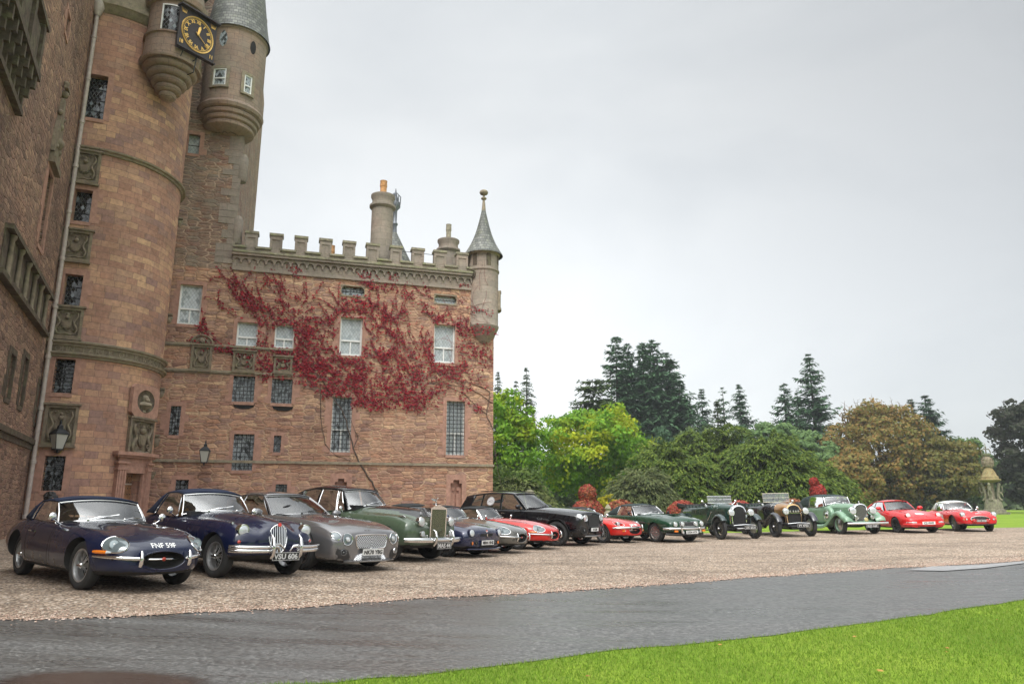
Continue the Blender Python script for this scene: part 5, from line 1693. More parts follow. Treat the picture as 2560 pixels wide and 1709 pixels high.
tall = [(1553, 841, 98, 3.4, 'leftmost and tallest of the towering blue-green conifers'), (1582, 861, 101, 3.2, 'second of the towering blue-green conifers, close to the tallest'), (1622, 856, 99, 3.6, 'third of the towering blue-green conifers'), (1648, 852, 103, 4.4, 'fourth towering conifer, right of the notch in the group'), (1682, 885, 100, 4.6, 'broad sloping conifer on the right shoulder of the towering group'), (1715, 950, 97, 3.4, 'lowest conifer at the right end of the towering group')]
for i, (p, t_, Y, r_, l_) in enumerate(tall):
    H = HT(t_, Y); conifer('conifer', X(p, Y), Y, H, r_, BL, l_, seed=60 + i, droop=.22, group='conifers in the wood behind', power=.5, sparse=.05, twig=.5, ragged=.45)
sm = [(1771, 975, 105, 2.6, BL, 'small pointed conifer left of the sparse pine', 0), (1809, 1003, 95, 1.9, OL, 'low pointed conifer peeping over the yew bank', 0), (1826, 970, 115, 3.4, BL, 'gaunt sparse pine between two small conifers', .62), (1868, 962, 112, 3.2, BL, 'small grey-green conifer right of the gaunt pine', 0),
      (2057, 887, 98, 4.3, BL, 'lone tall dark conifer with tiered ragged boughs', .1), (1985, 958, 102, 3.6, BL, 'one-sided conifer left of the lone tall one', .25), (2310, 1000, 98, 3.0, DK, 'dark fir with a blunt top behind the brown tree', .2), (2347, 988, 100, 4.0, DK, 'dark fir sloping down to the right of the brown trees', .1), (2018, 985, 105, 2.6, BL, 'slim conifer in front of the lone tall one', .2)]
for i, (p, t_, Y, r_, c_, l_, s_) in enumerate(sm):
    H = HT(t_, Y); conifer('conifer', X(p, Y), Y, H, r_, c_, l_, seed=80 + i, droop=.2, sparse=s_, group='conifers in the wood behind', power=.65, twig=.44, ragged=.5)
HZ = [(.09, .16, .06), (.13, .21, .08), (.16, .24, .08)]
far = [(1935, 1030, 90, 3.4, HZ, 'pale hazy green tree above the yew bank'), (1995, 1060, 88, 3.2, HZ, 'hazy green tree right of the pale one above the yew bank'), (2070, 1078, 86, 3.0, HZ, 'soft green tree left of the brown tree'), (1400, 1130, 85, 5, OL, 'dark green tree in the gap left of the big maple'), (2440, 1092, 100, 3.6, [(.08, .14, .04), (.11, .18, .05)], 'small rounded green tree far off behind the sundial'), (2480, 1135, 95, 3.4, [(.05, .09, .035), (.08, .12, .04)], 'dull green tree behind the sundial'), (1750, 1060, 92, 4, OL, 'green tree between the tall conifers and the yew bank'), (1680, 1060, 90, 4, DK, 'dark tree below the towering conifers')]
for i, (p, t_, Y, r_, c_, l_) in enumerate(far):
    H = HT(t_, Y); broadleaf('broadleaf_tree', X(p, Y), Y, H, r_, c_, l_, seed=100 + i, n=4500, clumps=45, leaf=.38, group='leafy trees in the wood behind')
BR = [(.19, .13, .04), (.26, .17, .05), (.14, .14, .04), (.20, .19, .055), (.28, .15, .05), (.12, .14, .04)]
t1 = broadleaf('horse_chestnut', X(2215, 88), 88, 13.6, 6.5, BR, 'large browning horse chestnut behind the pale green car', seed=120, n=26000, clumps=300, leaf=.34, z0f=.0, cr_=.17)
t2 = broadleaf('horse_chestnut', X(2385, 84), 84, 8.6, 3.6, [(.13, .12, .03), (.17, .15, .045), (.11, .12, .03), (.2, .13, .04)], 'lower olive-brown tree between the big brown one and the sundial', seed=121, n=11000, clumps=130, leaf=.33, z0f=.0)
t3 = broadleaf('horse_chestnut', X(2135, 80), 80, 7.0, 3.0, BR, 'low brown tree at the right end of the yew bank', seed=122, n=8000, clumps=100, leaf=.33, z0f=.0)
broadleaf('dark_tree', X(2590, 84), 84, 13.6, 4.0, [(.03, .04, .025), (.05, .06, .035), (.04, .035, .03), (.07, .08, .05)], 'dark purplish-green tree at the right edge behind the sundial', seed=123, n=20000, clumps=260, leaf=.34, z0f=.0, cr_=.2)
# bare twigs above the brown tree
mb = MB(); rr = random.Random(6)
for i in range(44):
    a = rr.uniform(-1.1, 1.0); p = Vector((rr.uniform(-3.8, 4.6), rr.uniform(-1, 1), 11.0 + rr.uniform(-1.5, .8))); P = [p]
    for k in range(5):
        p = p + Vector((.32 * sin(a), rr.uniform(-.1, .1), .42 * cos(a))); a += rr.uniform(-.5, .5); P.append(p)
        if rr.random() < .7: mb.tube([p, p + Vector((rr.uniform(-.6, .6), 0, rr.uniform(.1, .5)))], [.02, .008], 3)
    mb.tube(P, [.05, .045, .035, .03, .02, .01], 4)
mb.build('bare_twigs', plain('twig_brown', (.10, .06, .035), .9), t1)
# yew bank: wide, dark, made of drooping sprays
def yew(x, y, H, Rx, label, seed, n=16000, cols=None):
    rg = np.random.default_rng(seed); root = empty('yew', (x, y, gz(x))); tag(root, label, 'yew', 'spreading yews behind the cars')
    m = 150
    cd_ = rdir(m * 3, rg); cd_ = cd_[(cd_[:, 1] < .4) & (cd_[:, 2] > -.05)][:m]; m = len(cd_)
    cc = cd_ * (rg.uniform(.72, 1.0, m))[:, None] * np.array([Rx, Rx * .7, H]); 
    cr = rg.uniform(.7, 1.5, m)
    ci = rg.integers(0, m, n)
    # fan of sprays: each clump is a tilted shelf that hangs outwards
    out = cd_.copy(); out[:, 2] *= .25; out /= np.linalg.norm(out, axis=1)[:, None]
    side = np.cross(out, [0, 0, 1]); side /= np.linalg.norm(side, axis=1)[:, None]
    u = rg.uniform(-1, 1, n) ; v = rg.uniform(-.6, 1, n)
    rad = np.sqrt(u * u + v * v); 
    p = cc[ci] + side[ci] * (u * cr[ci])[:, None] + out[ci] * (v * cr[ci] * .9)[:, None]
    p[:, 2] += .35 * cr[ci] - .75 * rad ** 2 * cr[ci] * .8 + rg.normal(0, .07, n)
    ax = side[ci] * (u * .8)[:, None] + out[ci] * (.5 + v * .5)[:, None] + rg.normal(0, .25, (n, 3)); ax[:, 2] -= .35 + rad * .5
    ax /= np.linalg.norm(ax, axis=1)[:, None]
    nb = np.cross(ax, rg.normal(0, .35, (n, 3)) + np.array([0, -.3, 1])); nb /= np.linalg.norm(nb, axis=1)[:, None]
    V = quads(p, ax, nb, rg.uniform(.10, .22, n)[:, None], rg.uniform(.04, .075, n)[:, None])
    # dark leafy core so the bank is dense
    n2 = n // 3; dd = rdir(n2, rg); dd[:, 2] = abs(dd[:, 2]); pc_ = dd * rg.uniform(.55, .82, n2)[:, None] * np.array([Rx, Rx * .7, H]); t = rdir(n2, rg); b = np.cross(t, rdir(n2, rg)); b /= np.linalg.norm(b, axis=1)[:, None]
    V = np.concatenate([V, quads(pc_, t, b, np.full((n2, 1), .34), np.full((n2, 1), .24))])
    np_mesh('crown', V, 4, leafm('yew_needle_' + str(seed), cols or [(.038, .070, .012), (.060, .10, .016), (.095, .14, .02), (.14, .18, .028), (.025, .048, .010)], .15, .7), root)
    limbs(root, None, H, .3, [tuple(cc[i] * .8) for i in range(8)], rr=random.Random(seed))
yew(X(1800, 62), 62, 7.4, 6.6, 'widest dark yew, in the middle of the bank behind the cars', 130, 52000)
yew(X(1680, 57), 57, 5.6, 4.0, 'dark yew at the left end of the bank', 131, 24000)
yew(X(1935, 58), 58, 6.2, 4.6, 'dark yew behind the topiary figure', 132, 28000)
yew(X(2045, 60), 60, 4.4, 3.4, 'low dark yew at the right end of the bank', 133, 15000)
yew(X(1610, 54), 54, 3.6, 2.6, 'low olive yew between the round maple and the bank', 134, 12000, [(.06, .08, .03), (.09, .11, .04), (.12, .13, .05)])
yew(X(1290, 52), 52, 2.8, 2.6, 'low feathery yew below the left maple', 135, 10000, [(.07, .09, .03), (.11, .13, .04), (.14, .16, .05)])
# far wood closing the view
n = 26000; rg = np.random.default_rng(77)
x = rg.uniform(-20, 130, n); y = 125 + rg.uniform(0, 6, n); hh = np.array([6.5 + 2.2 * mnoise.noise(Vector((a / 9, 0, 0))) + 1.2 * mnoise.noise(Vector((a / 2.5, 3, 0))) for a in x])
z = hh * rg.random(n) ** .7
t = rdir(n, rg); b = np.cross(t, rdir(n, rg)); b /= np.linalg.norm(b, axis=1)[:, None]
o = np_mesh('far_wood', quads(np.stack([x, y, z], 1), t, b, np.full((n, 1), .7), np.full((n, 1), .5)), 4, leafm('far_wood_leaf', [(.06, .09, .04), (.09, .12, .05), (.05, .075, .035)], .1, .8))
tag(o, 'far dark wood filling the gaps between the nearer trees', 'wood', kind='stuff')
n = 6000; x = rg.uniform(-120, 120, n); z = 13 * rg.random(n) ** .8 * np.array([1 + .3 * mnoise.noise(Vector((a / 11, 7, 0))) for a in x]); t = rdir(n, rg); b = np.cross(t, rdir(n, rg)); b /= np.linalg.norm(b, axis=1)[:, None]
o = np_mesh('added_rear_wood', quads(np.stack([x, -62 + rg.uniform(0, 5, n) - abs(x) * 0, z], 1), t, b, np.full((n, 1), 1.1), np.full((n, 1), .8)), 4, leafm('added_rear_wood_leaf', [(.05, .08, .035), (.08, .11, .045)], .1, .8))  # tree row added out of view to darken what the car paint reflects
tag(o, 'unseen wood added behind the viewpoint to darken reflections in the car paint', 'wood', kind='stuff')

# ---------------- topiary, hedge ----------------
REDS = [(.27, .035, .03), (.38, .055, .045), (.20, .035, .03), (.34, .11, .05), (.44, .10, .07)]
BRN = [(.27, .10, .05), (.34, .12, .06), (.19, .08, .04), (.40, .15, .08), (.16, .12, .045)]
def topiary(name, x, y, blobs, cols, label, seed, n=3500, leaf=.075):
    rg = np.random.default_rng(seed); root = empty(name, (x, y, gz(x))); tag(root, label, 'topiary', 'red clipped topiary behind the cars')
    ar = np.array([b[3] ** 2 for b in blobs]); per = rg.multinomial(n, ar / ar.sum()); V = []
    mb = MB()
    for (bx, by, bz, r_, sz), k in zip(blobs, per):
        d = rdir(k, rg); p = np.array([bx, by, bz]) + d * (r_ * rg.uniform(.9, 1.06, k))[:, None] * np.array([1, 1, sz])
        ok = p[:, 2] > 0; p = p[ok]; d = d[ok]; k = len(p)
        nr = d + rdir(k, rg) * .6; nr /= np.linalg.norm(nr, axis=1)[:, None]; t = np.cross(nr, rdir(k, rg)); t /= np.linalg.norm(t, axis=1)[:, None]; b = np.cross(nr, t)
        V.append(quads(p, t, b, np.full((k, 1), leaf), np.full((k, 1), leaf * .7)))
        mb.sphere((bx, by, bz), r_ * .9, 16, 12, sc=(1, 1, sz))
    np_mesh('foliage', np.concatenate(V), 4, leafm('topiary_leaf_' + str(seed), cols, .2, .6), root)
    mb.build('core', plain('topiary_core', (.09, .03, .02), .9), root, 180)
def tp(px, top, r_px, Y): return X(px, Y), Y, r_px / FPX * Y, HT(top, Y) + .1
Y = 40
x, y, r_, h = tp(1470, 1212, 22, Y)
topiary('snowman_topiary', x, y, [(0, 0, h - gz(x) - r_, r_, 1.05), (0, 0, h - gz(x) - 2.9 * r_, r_ * 1.75, .8), (0, 0, .3, r_ * 1.8, .8)], REDS + BRN, 'red topiary of a ball on a larger dome', 201, 6000)
for i, (px_, top, rp, l_, c_) in enumerate([(1553, 1250, 42, 'browning red domed topiary left of the dark green convertible top', BRN + REDS[:2]), (1709, 1251, 40, 'red domed topiary between the green convertible and the vintage tourer', REDS + BRN[:2]), (1853, 1252, 36, 'red domed topiary behind the radiator of the green vintage tourer', REDS), (1987, 1247, 34, 'rust-brown domed topiary between the black tourer and the pale green car', BRN)]):
    x, y, r_, h = tp(px_, top, rp, Y + i * .5)
    h -= gz(x); topiary('domed_topiary', x, y, [(0, 0, h * .42, max(r_, .5), h * .58 / r_)], c_, l_, 210 + i, 3500)
x, y, r_, h = tp(2052, 1194, 20, 43); h -= gz(x)
topiary('figure_topiary', x, y, [(-.18, 0, h - .25, .27, 1.0), (0, 0, h - .85, .45, 1.15), (.1, 0, h - 1.5, .52, 1.2), (.05, 0, .7, .5, 1.5), (-.2, 0, .1, .4, 1)], REDS[:3] + [(.5, .06, .05)], 'bright red topiary shaped like a sitting figure', 220, 4500)
rg = np.random.default_rng(90); n = 7000
x = rg.uniform(X(1500, 43), X(1965, 43), n); a = rg.uniform(0, pi, n); y = 43 + .5 * np.cos(a); z = .65 * np.sin(a) ** .6 * (1 + .1 * np.sin(x * 2)) 
z = np.abs(z) * rg.uniform(.5, 1.05, n) + np.array([gz(q) for q in x])
t = rdir(n, rg); b = np.cross(t, rdir(n, rg)); b /= np.linalg.norm(b, axis=1)[:, None]
o = np_mesh('low_hedge', quads(np.stack([x, y, z], 1), t, b, np.full((n, 1), .09), np.full((n, 1), .06)), 4, leafm('low_hedge_leaf', BRN + [(.06, .10, .03)], .2)); tag(o, 'low rusty hedge running between the red topiary domes', 'hedge')
broadleaf('yellow_shrub', X(1523, 47), 47, 2.15, .75, [(.5, .42, .02), (.42, .36, .02), (.24, .26, .03), (.55, .45, .04)], 'bright yellow shrub behind the snowman topiary', 'shrub', seed=140, n=1500, clumps=22, leaf=.12)
# stone ball and small stone post
mb = MB(); r_ = 13 / FPX * 45; zt = HT(1219, 45)
mb.sphere((0, 0, zt - r_), r_, 20, 14); mb.lathe([(.42, 0), (.42, .2), (.3, .3), (.26, zt - 2 * r_ - .25), (.36, zt - 2 * r_ - .12), (.15, zt - 2 * r_ + .03)], 18)
o = mb.build('ball_finial', M_LICHEN, None, 50, loc=(X(1325, 45), 45, 0)); tag(o, 'mossy stone ball on a pedestal behind the black four-by-four', 'finial')
mb = MB(); mb.lathe([(.2, 0), (.2, .9), (.12, 1.0), (.17, 1.1), (.1, 1.25), (0, 1.35)], 12)
o = mb.build('stone_post', M_LICHEN, None, 40, loc=(X(1521, 38), 38, gz(X(1521, 38)))); tag(o, 'small pale stone post between the snowman and the first dome', 'post')

# ---------------- baroque sundial ----------------
sx, sy = X(2487, 76), 76
M_SD = stone('weathered_sundial_stone', (.17, .155, .11), .5, .5)
SD = empty('sundial', (sx, sy, gz(sx))); tag(SD, 'tall lichened stone sundial with lions, dome and crown on the far lawn', 'sundial')
def lathe_part(name, prof, n=24, m=None, sm=35, loc=(0, 0, 0)):
    mb = MB().at(Matrix.Translation(loc)); mb.lathe(prof, n); return mb.build(name, m or M_SD, SD, sm)
lathe_part('plinth', [(1.9, 0), (1.9, .2), (1.5, .22), (1.45, .45), (1.2, .5), (1.1, 1.15), (.95, 1.4), (.85, 1.5)], 8)
for i in range(4):
    a = pi / 4 + i * pi / 2
    mb = MB().at(Matrix.Translation((.85 * cos(a), .85 * sin(a), 1.35)) @ Matrix.Rotation(a, 4, 'Z'))
    mb.tube([(-.05, 0, 0), (-.08, 0, .5), (0, 0, 1.0), (.08, 0, 1.35), (.12, 0, 1.6)], [.26, .24, .22, .2, .16], 9)
    mb.sphere((.18, 0, 1.62), .21, 10, 8); mb.tube([(.1, .18, .9), (.4, .16, .8), (.55, .1, 1.1)], [.09, .08, .06], 7); mb.tube([(.1, -.18, .9), (.4, -.16, .7), (.5, -.1, .4)], [.09, .08, .06], 7)
    mb.box((.5, .05, 1.25), (.06, .34, .4)); mb.tube([(0, .15, .3), (.2, .18, .1), (.35, .18, .02)], [.14, .1, .09], 7); mb.tube([(0, -.15, .3), (.2, -.18, .1), (.35, -.18, .02)], [.14, .1, .09], 7)
    mb.build('lion', M_SD, SD, 60)
lathe_part('central_column', [(.45, 1.3), (.3, 1.6), (.28, 3.0), (.4, 3.3)], 12, M_CARVED)
lathe_part('canopy', [(.4, 3.15), (1.2, 3.3), (1.42, 3.42), (1.42, 3.5), (1.15, 3.55), (1.1, 3.8), (.95, 3.9), (.85, 4.15), (.62, 4.5), (.35, 4.75), (.3, 4.9)], 8, stone('ochre_stone', (.24, .18, .085), .4, .5))
mb = MB()
mb.sphere((0, 0, 5.2), .72, 10, 6)
for i in range(28):
    a, e = i * 2.4, -.6 + 1.3 * (i / 28); mb.lathe([(0, 0)], 3) if False else mb.box((.74 * cos(a) * cos(e), .74 * sin(a) * cos(e), 5.2 + .74 * sin(e)), (.16, .16, .16), rz=a)
mb.build('dial_ball', M_CARVED, SD)
mb = MB(); mb.lathe([(.3, 5.8), (.45, 5.95), (.5, 6.05), (.3, 6.1), (.05, 6.1)], 16)
for i in range(6):
    a = pi * i / 3; mb.tube([(.48 * cos(a), .48 * sin(a), 6.0), (.62 * cos(a), .62 * sin(a), 6.3), (.45 * cos(a), .45 * sin(a), 6.6), (.05 * cos(a), .05 * sin(a), 6.62)], .05, 6)
mb.lathe([(.08, 6.0), (.06, 6.7), (.12, 6.75), (.1, 6.9), (.03, 6.95), (.03, 7.2), (0, 7.25)], 8); mb.box((0, 0, 7.08), (.2, .05, .05))
mb.build('crown', M_SD, SD, 50)
SD.scale = (.72, .72, 1)
# ---------------- vehicles: shared builders ----------------
def paint(name, c, metal=0.0, rough=.28, flake=0):
    t = MT(name); t.col(c)
    t.set(Metallic=metal, Roughness=rough, Coat_Weight=1.0, Coat_Roughness=.015, Coat_IOR=1.5, Specular_IOR_Level=.15 if metal < .1 else .5)
    tcn = t.n('ShaderNodeTexCoord'); n = t.noise(tcn.outputs['Object'], 3, 2)
    t.l(t.math('MULTIPLY_ADD', n.outputs['Fac'], .12, rough - .06), t.p.inputs['Roughness'])
    return t.m
CHROME = plain('chrome', (.78, .78, .78), .07, 1.0)
STEEL = plain('brushed_steel', (.5, .5, .5), .28, 1.0)
SILV = plain('silver_wire', (.55, .55, .55), .3, .8)
TYRE = plain('tyre_rubber', (.022, .022, .022), .75, bump=.25, bscale=90)
BLACKT = plain('black_trim', (.012, .012, .013), .4)
UNDER = plain('dark_underside', (.012, .011, .010), .8)
SEATD = plain('dark_leather', (.03, .025, .022), .5)
SEATT = plain('tan_leather', (.42, .22, .08), .5)
SEATR = plain('red_leather', (.22, .02, .02), .5)
LENSC = plain('clear_lens', (.62, .66, .68), .08, .35, coat=1)
LENSG = plain('lamp_cover_glass', (.13, .16, .17), .05, .1, coat=1)
AMBER = plain('amber_lens', (.75, .19, .01), .12, coat=1)
REDL = plain('red_reflector', (.55, .03, .01), .15, coat=1)
PLW = plain('white_plate', (.72, .72, .70), .35)
PLB = plain('black_plate', (.012, .012, .012), .35)
TXW = plain('plate_white_letters', (.75, .75, .73), .4)
TXS = plain('plate_silver_letters', (.62, .62, .62), .3, .4)
TXB = plain('plate_black_letters', (.01, .01, .01), .4)
def screen_glass():
    t = MT('window_glass')
    g = t.n('ShaderNodeBsdfGlossy'); g.inputs['Roughness'].default_value = .02; g.inputs['Color'].default_value = (1, 1, 1, 1)
    tr = t.n('ShaderNodeBsdfTransparent'); tr.inputs['Color'].default_value = (.62, .67, .66, 1)
    fr = t.n('ShaderNodeFresnel'); fr.inputs['IOR'].default_value = 2.35
    mx = t.n('ShaderNodeMixShader')
    t.l(fr.outputs[0], mx.inputs[0]); t.l(tr.outputs[0], mx.inputs[1]); t.l(g.outputs[0], mx.inputs[2]); t.l(mx.outputs[0], t.out.inputs['Surface'])
    return t.m
GLASS = screen_glass()
def xz(M): return M
RY = Matrix.Rotation(pi / 2, 4, 'X')
def eval_mesh(o):
    dg = bpy.context.evaluated_depsgraph_get(); dg.update()
    return bpy.data.meshes.new_from_object(o.evaluated_get(dg))
def interp_curve(L, x):
    if (x - L[0][0]) * (L[-1][0] - L[0][0]) <= 0: return L[0][1:]
    for a, b in zip(L, L[1:]):
        if (a[0] - x) * (b[0] - x) <= 0 and a[0] != b[0]:
            f = (x - a[0]) / (b[0] - a[0]); return tuple(p + (q - p) * f for p, q in zip(a[1:], b[1:]))
    return L[-1][1:]
class Car:
    def __init__(s, name, label, FL, phi, track, wb, cat='car', group='cars parked in a row on the gravel', scale=1.0):
        ph = R(phi); t2 = track / 2 * scale; FL = (FL[0], (FL[1] + .24) / .9757)
        x, y = FL[0] + t2 * cos(ph), FL[1] + t2 * sin(ph)
        s.root = empty(name, (x, y, gz(x, y)), ph - pi / 2)
        s.root.scale = (scale,) * 3
        # sit on the sloping ground: side-to-side tilt
        zl, zr_ = gz(x + t2 * cos(ph)), gz(x - t2 * cos(ph))
        xr = x - wb * sin(ph)
        s.root.rotation_mode = 'XYZ'
        roll = math.atan2(zl - zr_, 2 * t2); pit = math.atan2(gz(x) - gz(xr), wb)
        m = Matrix.Rotation(ph - pi / 2, 4, 'Z') @ Matrix.Rotation(-pit, 4, 'Y') @ Matrix.Rotation(roll, 4, 'X')
        s.root.rotation_euler = m.to_euler()
        tag(s.root, label, cat, group)
        s.track, s.wb = track, wb
    def add(s, mb, name, mat, parent=None, smooth=40, label=None):
        o = mb.build(name, mat, parent or s.root, smooth)
        if label: o['label'] = label
        return o
    def body(s, rows, mats, arches=(), cut=(), split=None, sub=2, name='body', boxes=()):
        """rows: x, w, zb, zm, (y4,z4), (y5,z5), (y6,z6), (y7,z7), zt from nose to tail"""
        vs = []; n = 16
        for r in rows:
            x, w_, zb, zm, p4, p5, p6, p7, zt = r
            half = [(0, zb), (.72 * w_, zb), (.96 * w_, zb + .05), (w_, zm), p4, p5, p6, p7, (0, zt)]
            ring = half + [(-y, z) for y, z in half[-2:0:-1]]
            vs += [(x, y, z) for y, z in ring]
        fs = []
        for i in range(len(rows) - 1):
            for j in range(n): fs.append((i * n + j, (i + 1) * n + j, (i + 1) * n + (j + 1) % n, i * n + (j + 1) % n))
        def cap(b, flip):
            for j in range(1, 8):   # strips across the end
                q = (b + j, b + j + 1, b + (n - j - 1), b + (n - j)) if j < 7 else (b + 7, b + 8, b + 9)
                fs.append(q if flip else q[::-1])
            q = (b + 0, b + 1, b + n - 1); fs.append(q if flip else q[::-1])
        cap(0, True); cap((len(rows) - 1) * n, False)
        mb = MB().add(vs, fs)
        tmp = mb.build('tmp', mats, None, 180, recalc=True)
        m = tmp.modifiers.new('s', 'SUBSURF'); m.levels = sub; m.render_levels = sub
        cm = MB()
        objs = []
        for (cx, r_, y0, y1) in arches:
            for sg in (-1, 1):
                c = MB()
                c.at(Matrix.Translation((cx[0], sg * y0, cx[1])) @ Matrix.Rotation(-sg * pi / 2, 4, 'X'))
                c.lathe([(0, 0), (r_, 0), (r_ * 1.0, y1 - y0), (0, y1 - y0)], 40, 1)
                objs.append(c)
        for c_ in cut: objs.append(c_)
        for (c0, d0) in boxes:
            objs.append(MB().box(c0, d0, 1))
        tmps = []
        for c in objs:
            o = c.build('cut', [mats[0], mats[1]], None, None, recalc=True); tmps.append(o)
            b = tmp.modifiers.new('b', 'BOOLEAN'); b.operation = 'DIFFERENCE'; b.object = o; b.solver = 'EXACT'; b.material_mode = 'INDEX'
        me = eval_mesh(tmp)
        me.name = name
        o = bpy.data.objects.new(name, me); COL.objects.link(o); o.parent = s.root
        for p in me.polygons:
            c = p.center
            if p.normal.z < -.6 and c.z < .45: p.material_index = 1
            elif split and p.material_index == 0 and split(c, p.normal): p.material_index = 2
        me.polygons.foreach_set('use_smooth', [True] * len(me.polygons))
        me.set_sharp_from_angle(angle=R(38))
        for t in tmps: 
            md = t.data; bpy.data.objects.remove(t); bpy.data.meshes.remove(md)
        md = tmp.data; bpy.data.objects.remove(tmp); bpy.data.meshes.remove(md)
        s.o = o
        s.bvh = BVHTree.FromPolygons([tuple(v.co) for v in me.vertices], [tuple(p.vertices) for p in me.polygons])
        return o
    def hit(s, o, d, lift=0):
        d = Vector(d).normalized()
        h = s.bvh.ray_cast(Vector(o), d)
        if h[0] is None: return None
        n = h[1]
        if n.dot(d) > 0: n = -n
        return h[0] + n * lift, n
    def front(s, y, z, lift=0):
        h = s.hit((3, y, z), (-1, 0, 0), lift); return h
    def side(s, x, z, sg, lift=0): return s.hit((x, sg * 3, z), (0, -sg, 0), lift)
    def top(s, x, y, lift=0): return s.hit((x, y, 3), (0, 0, -1), lift)
    def trace(s, pts, how, r, name, mat, parent=None, closed=False, n=5, lift=0, sides=(1,)):
        """thin tube laid on the body surface through traced points"""
        for sg in sides:
            P = []
            for a, b in pts:
                h = {'front': lambda: s.front(a * sg if how == 'front' else a, b, lift), 'side': lambda: s.side(a, b, sg, lift), 'top': lambda: s.top(a, b * sg, lift)}[how]()
                if h: P.append(h[0])
            if len(P) > 2:
                mb = MB().tube(P, r, n, closed=closed); s.add(mb, name, mat, parent)
    def patch(s, outline, how, lift, name, mat, parent=None, rings=4, sg=1, ctr=None):
        """a sheet that follows the body surface inside an outline"""
        cx = sum(p[0] for p in outline) / len(outline); cy = sum(p[1] for p in outline) / len(outline)
        if ctr: cx, cy = ctr
        vs = []; k = len(outline)
        def q(a, b):
            if how == 'front': h = s.front(a * sg, b, lift)
            elif how == 'side': h = s.side(a, b, sg, lift)
            else: h = s.top(a, b * sg, lift)
            return h[0] if h else None
        c = q(cx, cy)
        if c is None: return None
        vs.append(tuple(c))
        for r_ in range(1, rings + 1):
            for a, b in outline:
                f = r_ / rings; h = q(cx + (a - cx) * f, cy + (b - cy) * f)
                vs.append(tuple(h if h is not None else c))
        fs = [(0, 1 + i, 1 + (i + 1) % k) for i in range(k)]
        for r_ in range(rings - 1):
            fs += [(1 + r_ * k + i, 1 + (r_ + 1) * k + i, 1 + (r_ + 1) * k + (i + 1) % k, 1 + r_ * k + (i + 1) % k) for i in range(k)]
        mb = MB().add(vs, fs)
        return s.add(mb, name, mat, parent, 50)
    def wheels(s, r, w_, kind='wire', rim=.62, front_only=False, steer=0, mats=None, r2=None, tr2=None):
        pro = None
        for ax, x in (('f', 0), ('r', -s.wb)):
            for sg in (-1, 1):
                if pro is None: pro = s._wheel(r, w_, kind, rim, mats); wv = pro
                else: wv = copy_tree(pro, s.root)
                tr = s.track if ax == 'f' else (tr2 or s.track)
                wv.parent = s.root
                wv.location = (x, sg * tr / 2, r)
                wv.rotation_euler = (0, 0, (0 if sg > 0 else pi) + (R(steer) if ax == 'f' else 0))
    def _wheel(s, r, w_, kind, rim, mats):
        ro = empty('wheel', (0, 0, 0), 0, s.root)
        A = Matrix.Rotation(-pi / 2, 4, 'X')     # lathe axis -> +y (outwards)
        rr_ = r * rim; h = w_ / 2
        mb = MB().at(A)
        mb.lathe([(rr_, -h * .75), (rr_ * 1.06, -h * .95), (r * .86, -h * 1.0), (r * .96, -h * .85), (r, -h * .6), (r * 1.0, -h * .2), (r * 1.0, h * .2), (r, h * .6), (r * .96, h * .85), (r * .86, h * 1.0), (rr_ * 1.06, h * .95), (rr_, h * .75)], 40)
        mb.build('tyre', TYRE, ro, 50)
        main = (mats or {}).get('rim', CHROME)
        mb = MB().at(A)
        mb.lathe([(rr_ * .94, -h * .8), (rr_ * .90, -h * .3), (rr_ * .90, h * .3), (rr_ * .95, h * .7), (rr_ * 1.03, h * .8), (rr_ * 1.05, h * .87), (rr_ * .95, h * .86)], 40)
        o = mb.build('rim', SILV if kind == 'wire' else main, ro, 40)
        mb = MB().at(A)
        if kind == 'wire':
            hub = rr_ * .2
            for i in range(32):
                a = 2 * pi * i / 32; b = a + (.55 if i % 2 else -.55)
                for z0, z1 in (((h * .75, h * .1) if i % 3 else (h * .4, -h * .3)),):
                    mb.tube([(hub * cos(b), hub * sin(b), z0), (rr_ * .93 * cos(a), rr_ * .93 * sin(a), z1)], .0036, 3, cap=False)
            mb.build('spokes', SILV, ro, None)
            mb = MB().at(A); mb.lathe([(hub * 1.1, -h * .3), (hub * .95, h * .6), (hub * .9, h * .85), (hub * .6, h * 1.05), (0, h * 1.1)], 16); mb.box((0, 0, h * 1.08), (hub * 2.6, hub * .5, .014))
            mb.build('hub', (mats or {}).get('hub', main), ro, 40)
            mb = MB().at(A); mb.lathe([(0, -h * .5), (rr_ * .62, -h * .5), (rr_ * .62, -h * .8), (0, -h * .8)], 20); mb.build('brake_drum', UNDER, ro, 40)
        elif kind.startswith('alloy'):
            ns = int(kind[5:] or 5)
            for i in range(ns):
                a = 2 * pi * i / ns; wd = rr_ * (.13 if ns > 7 else .2)
                c_, s_ = cos(a), sin(a)
                P = [(rr_ * .15, -wd * .7, h * .55), (rr_ * .15, wd * .7, h * .55), (rr_ * .95, wd * 1.0, h * .72), (rr_ * .95, -wd * 1.0, h * .72), (rr_ * .15, -wd * .7, h * .25), (rr_ * .15, wd * .7, h * .25), (rr_ * .95, wd, h * .4), (rr_ * .95, -wd, h * .4)]
                mb.add([(x * c_ - y * s_, x * s_ + y * c_, z) for x, y, z in P], [(0, 1, 2, 3), (7, 6, 5, 4), (0, 3, 7, 4), (1, 5, 6, 2)])
            mb.lathe([(rr_ * .24, h * .3), (rr_ * .22, h * .62), (rr_ * .1, h * .68), (0, h * .68)], 16)
            mb.build('spokes', main, ro, 30)
            mb = MB().at(A); mb.lathe([(0, -h * .2), (rr_ * .7, -h * .2), (rr_ * .7, -h * .35), (0, -h * .35)], 20); mb.build('brake_disc', STEEL if ns < 8 else UNDER, ro, 40)
        elif kind == 'disc':
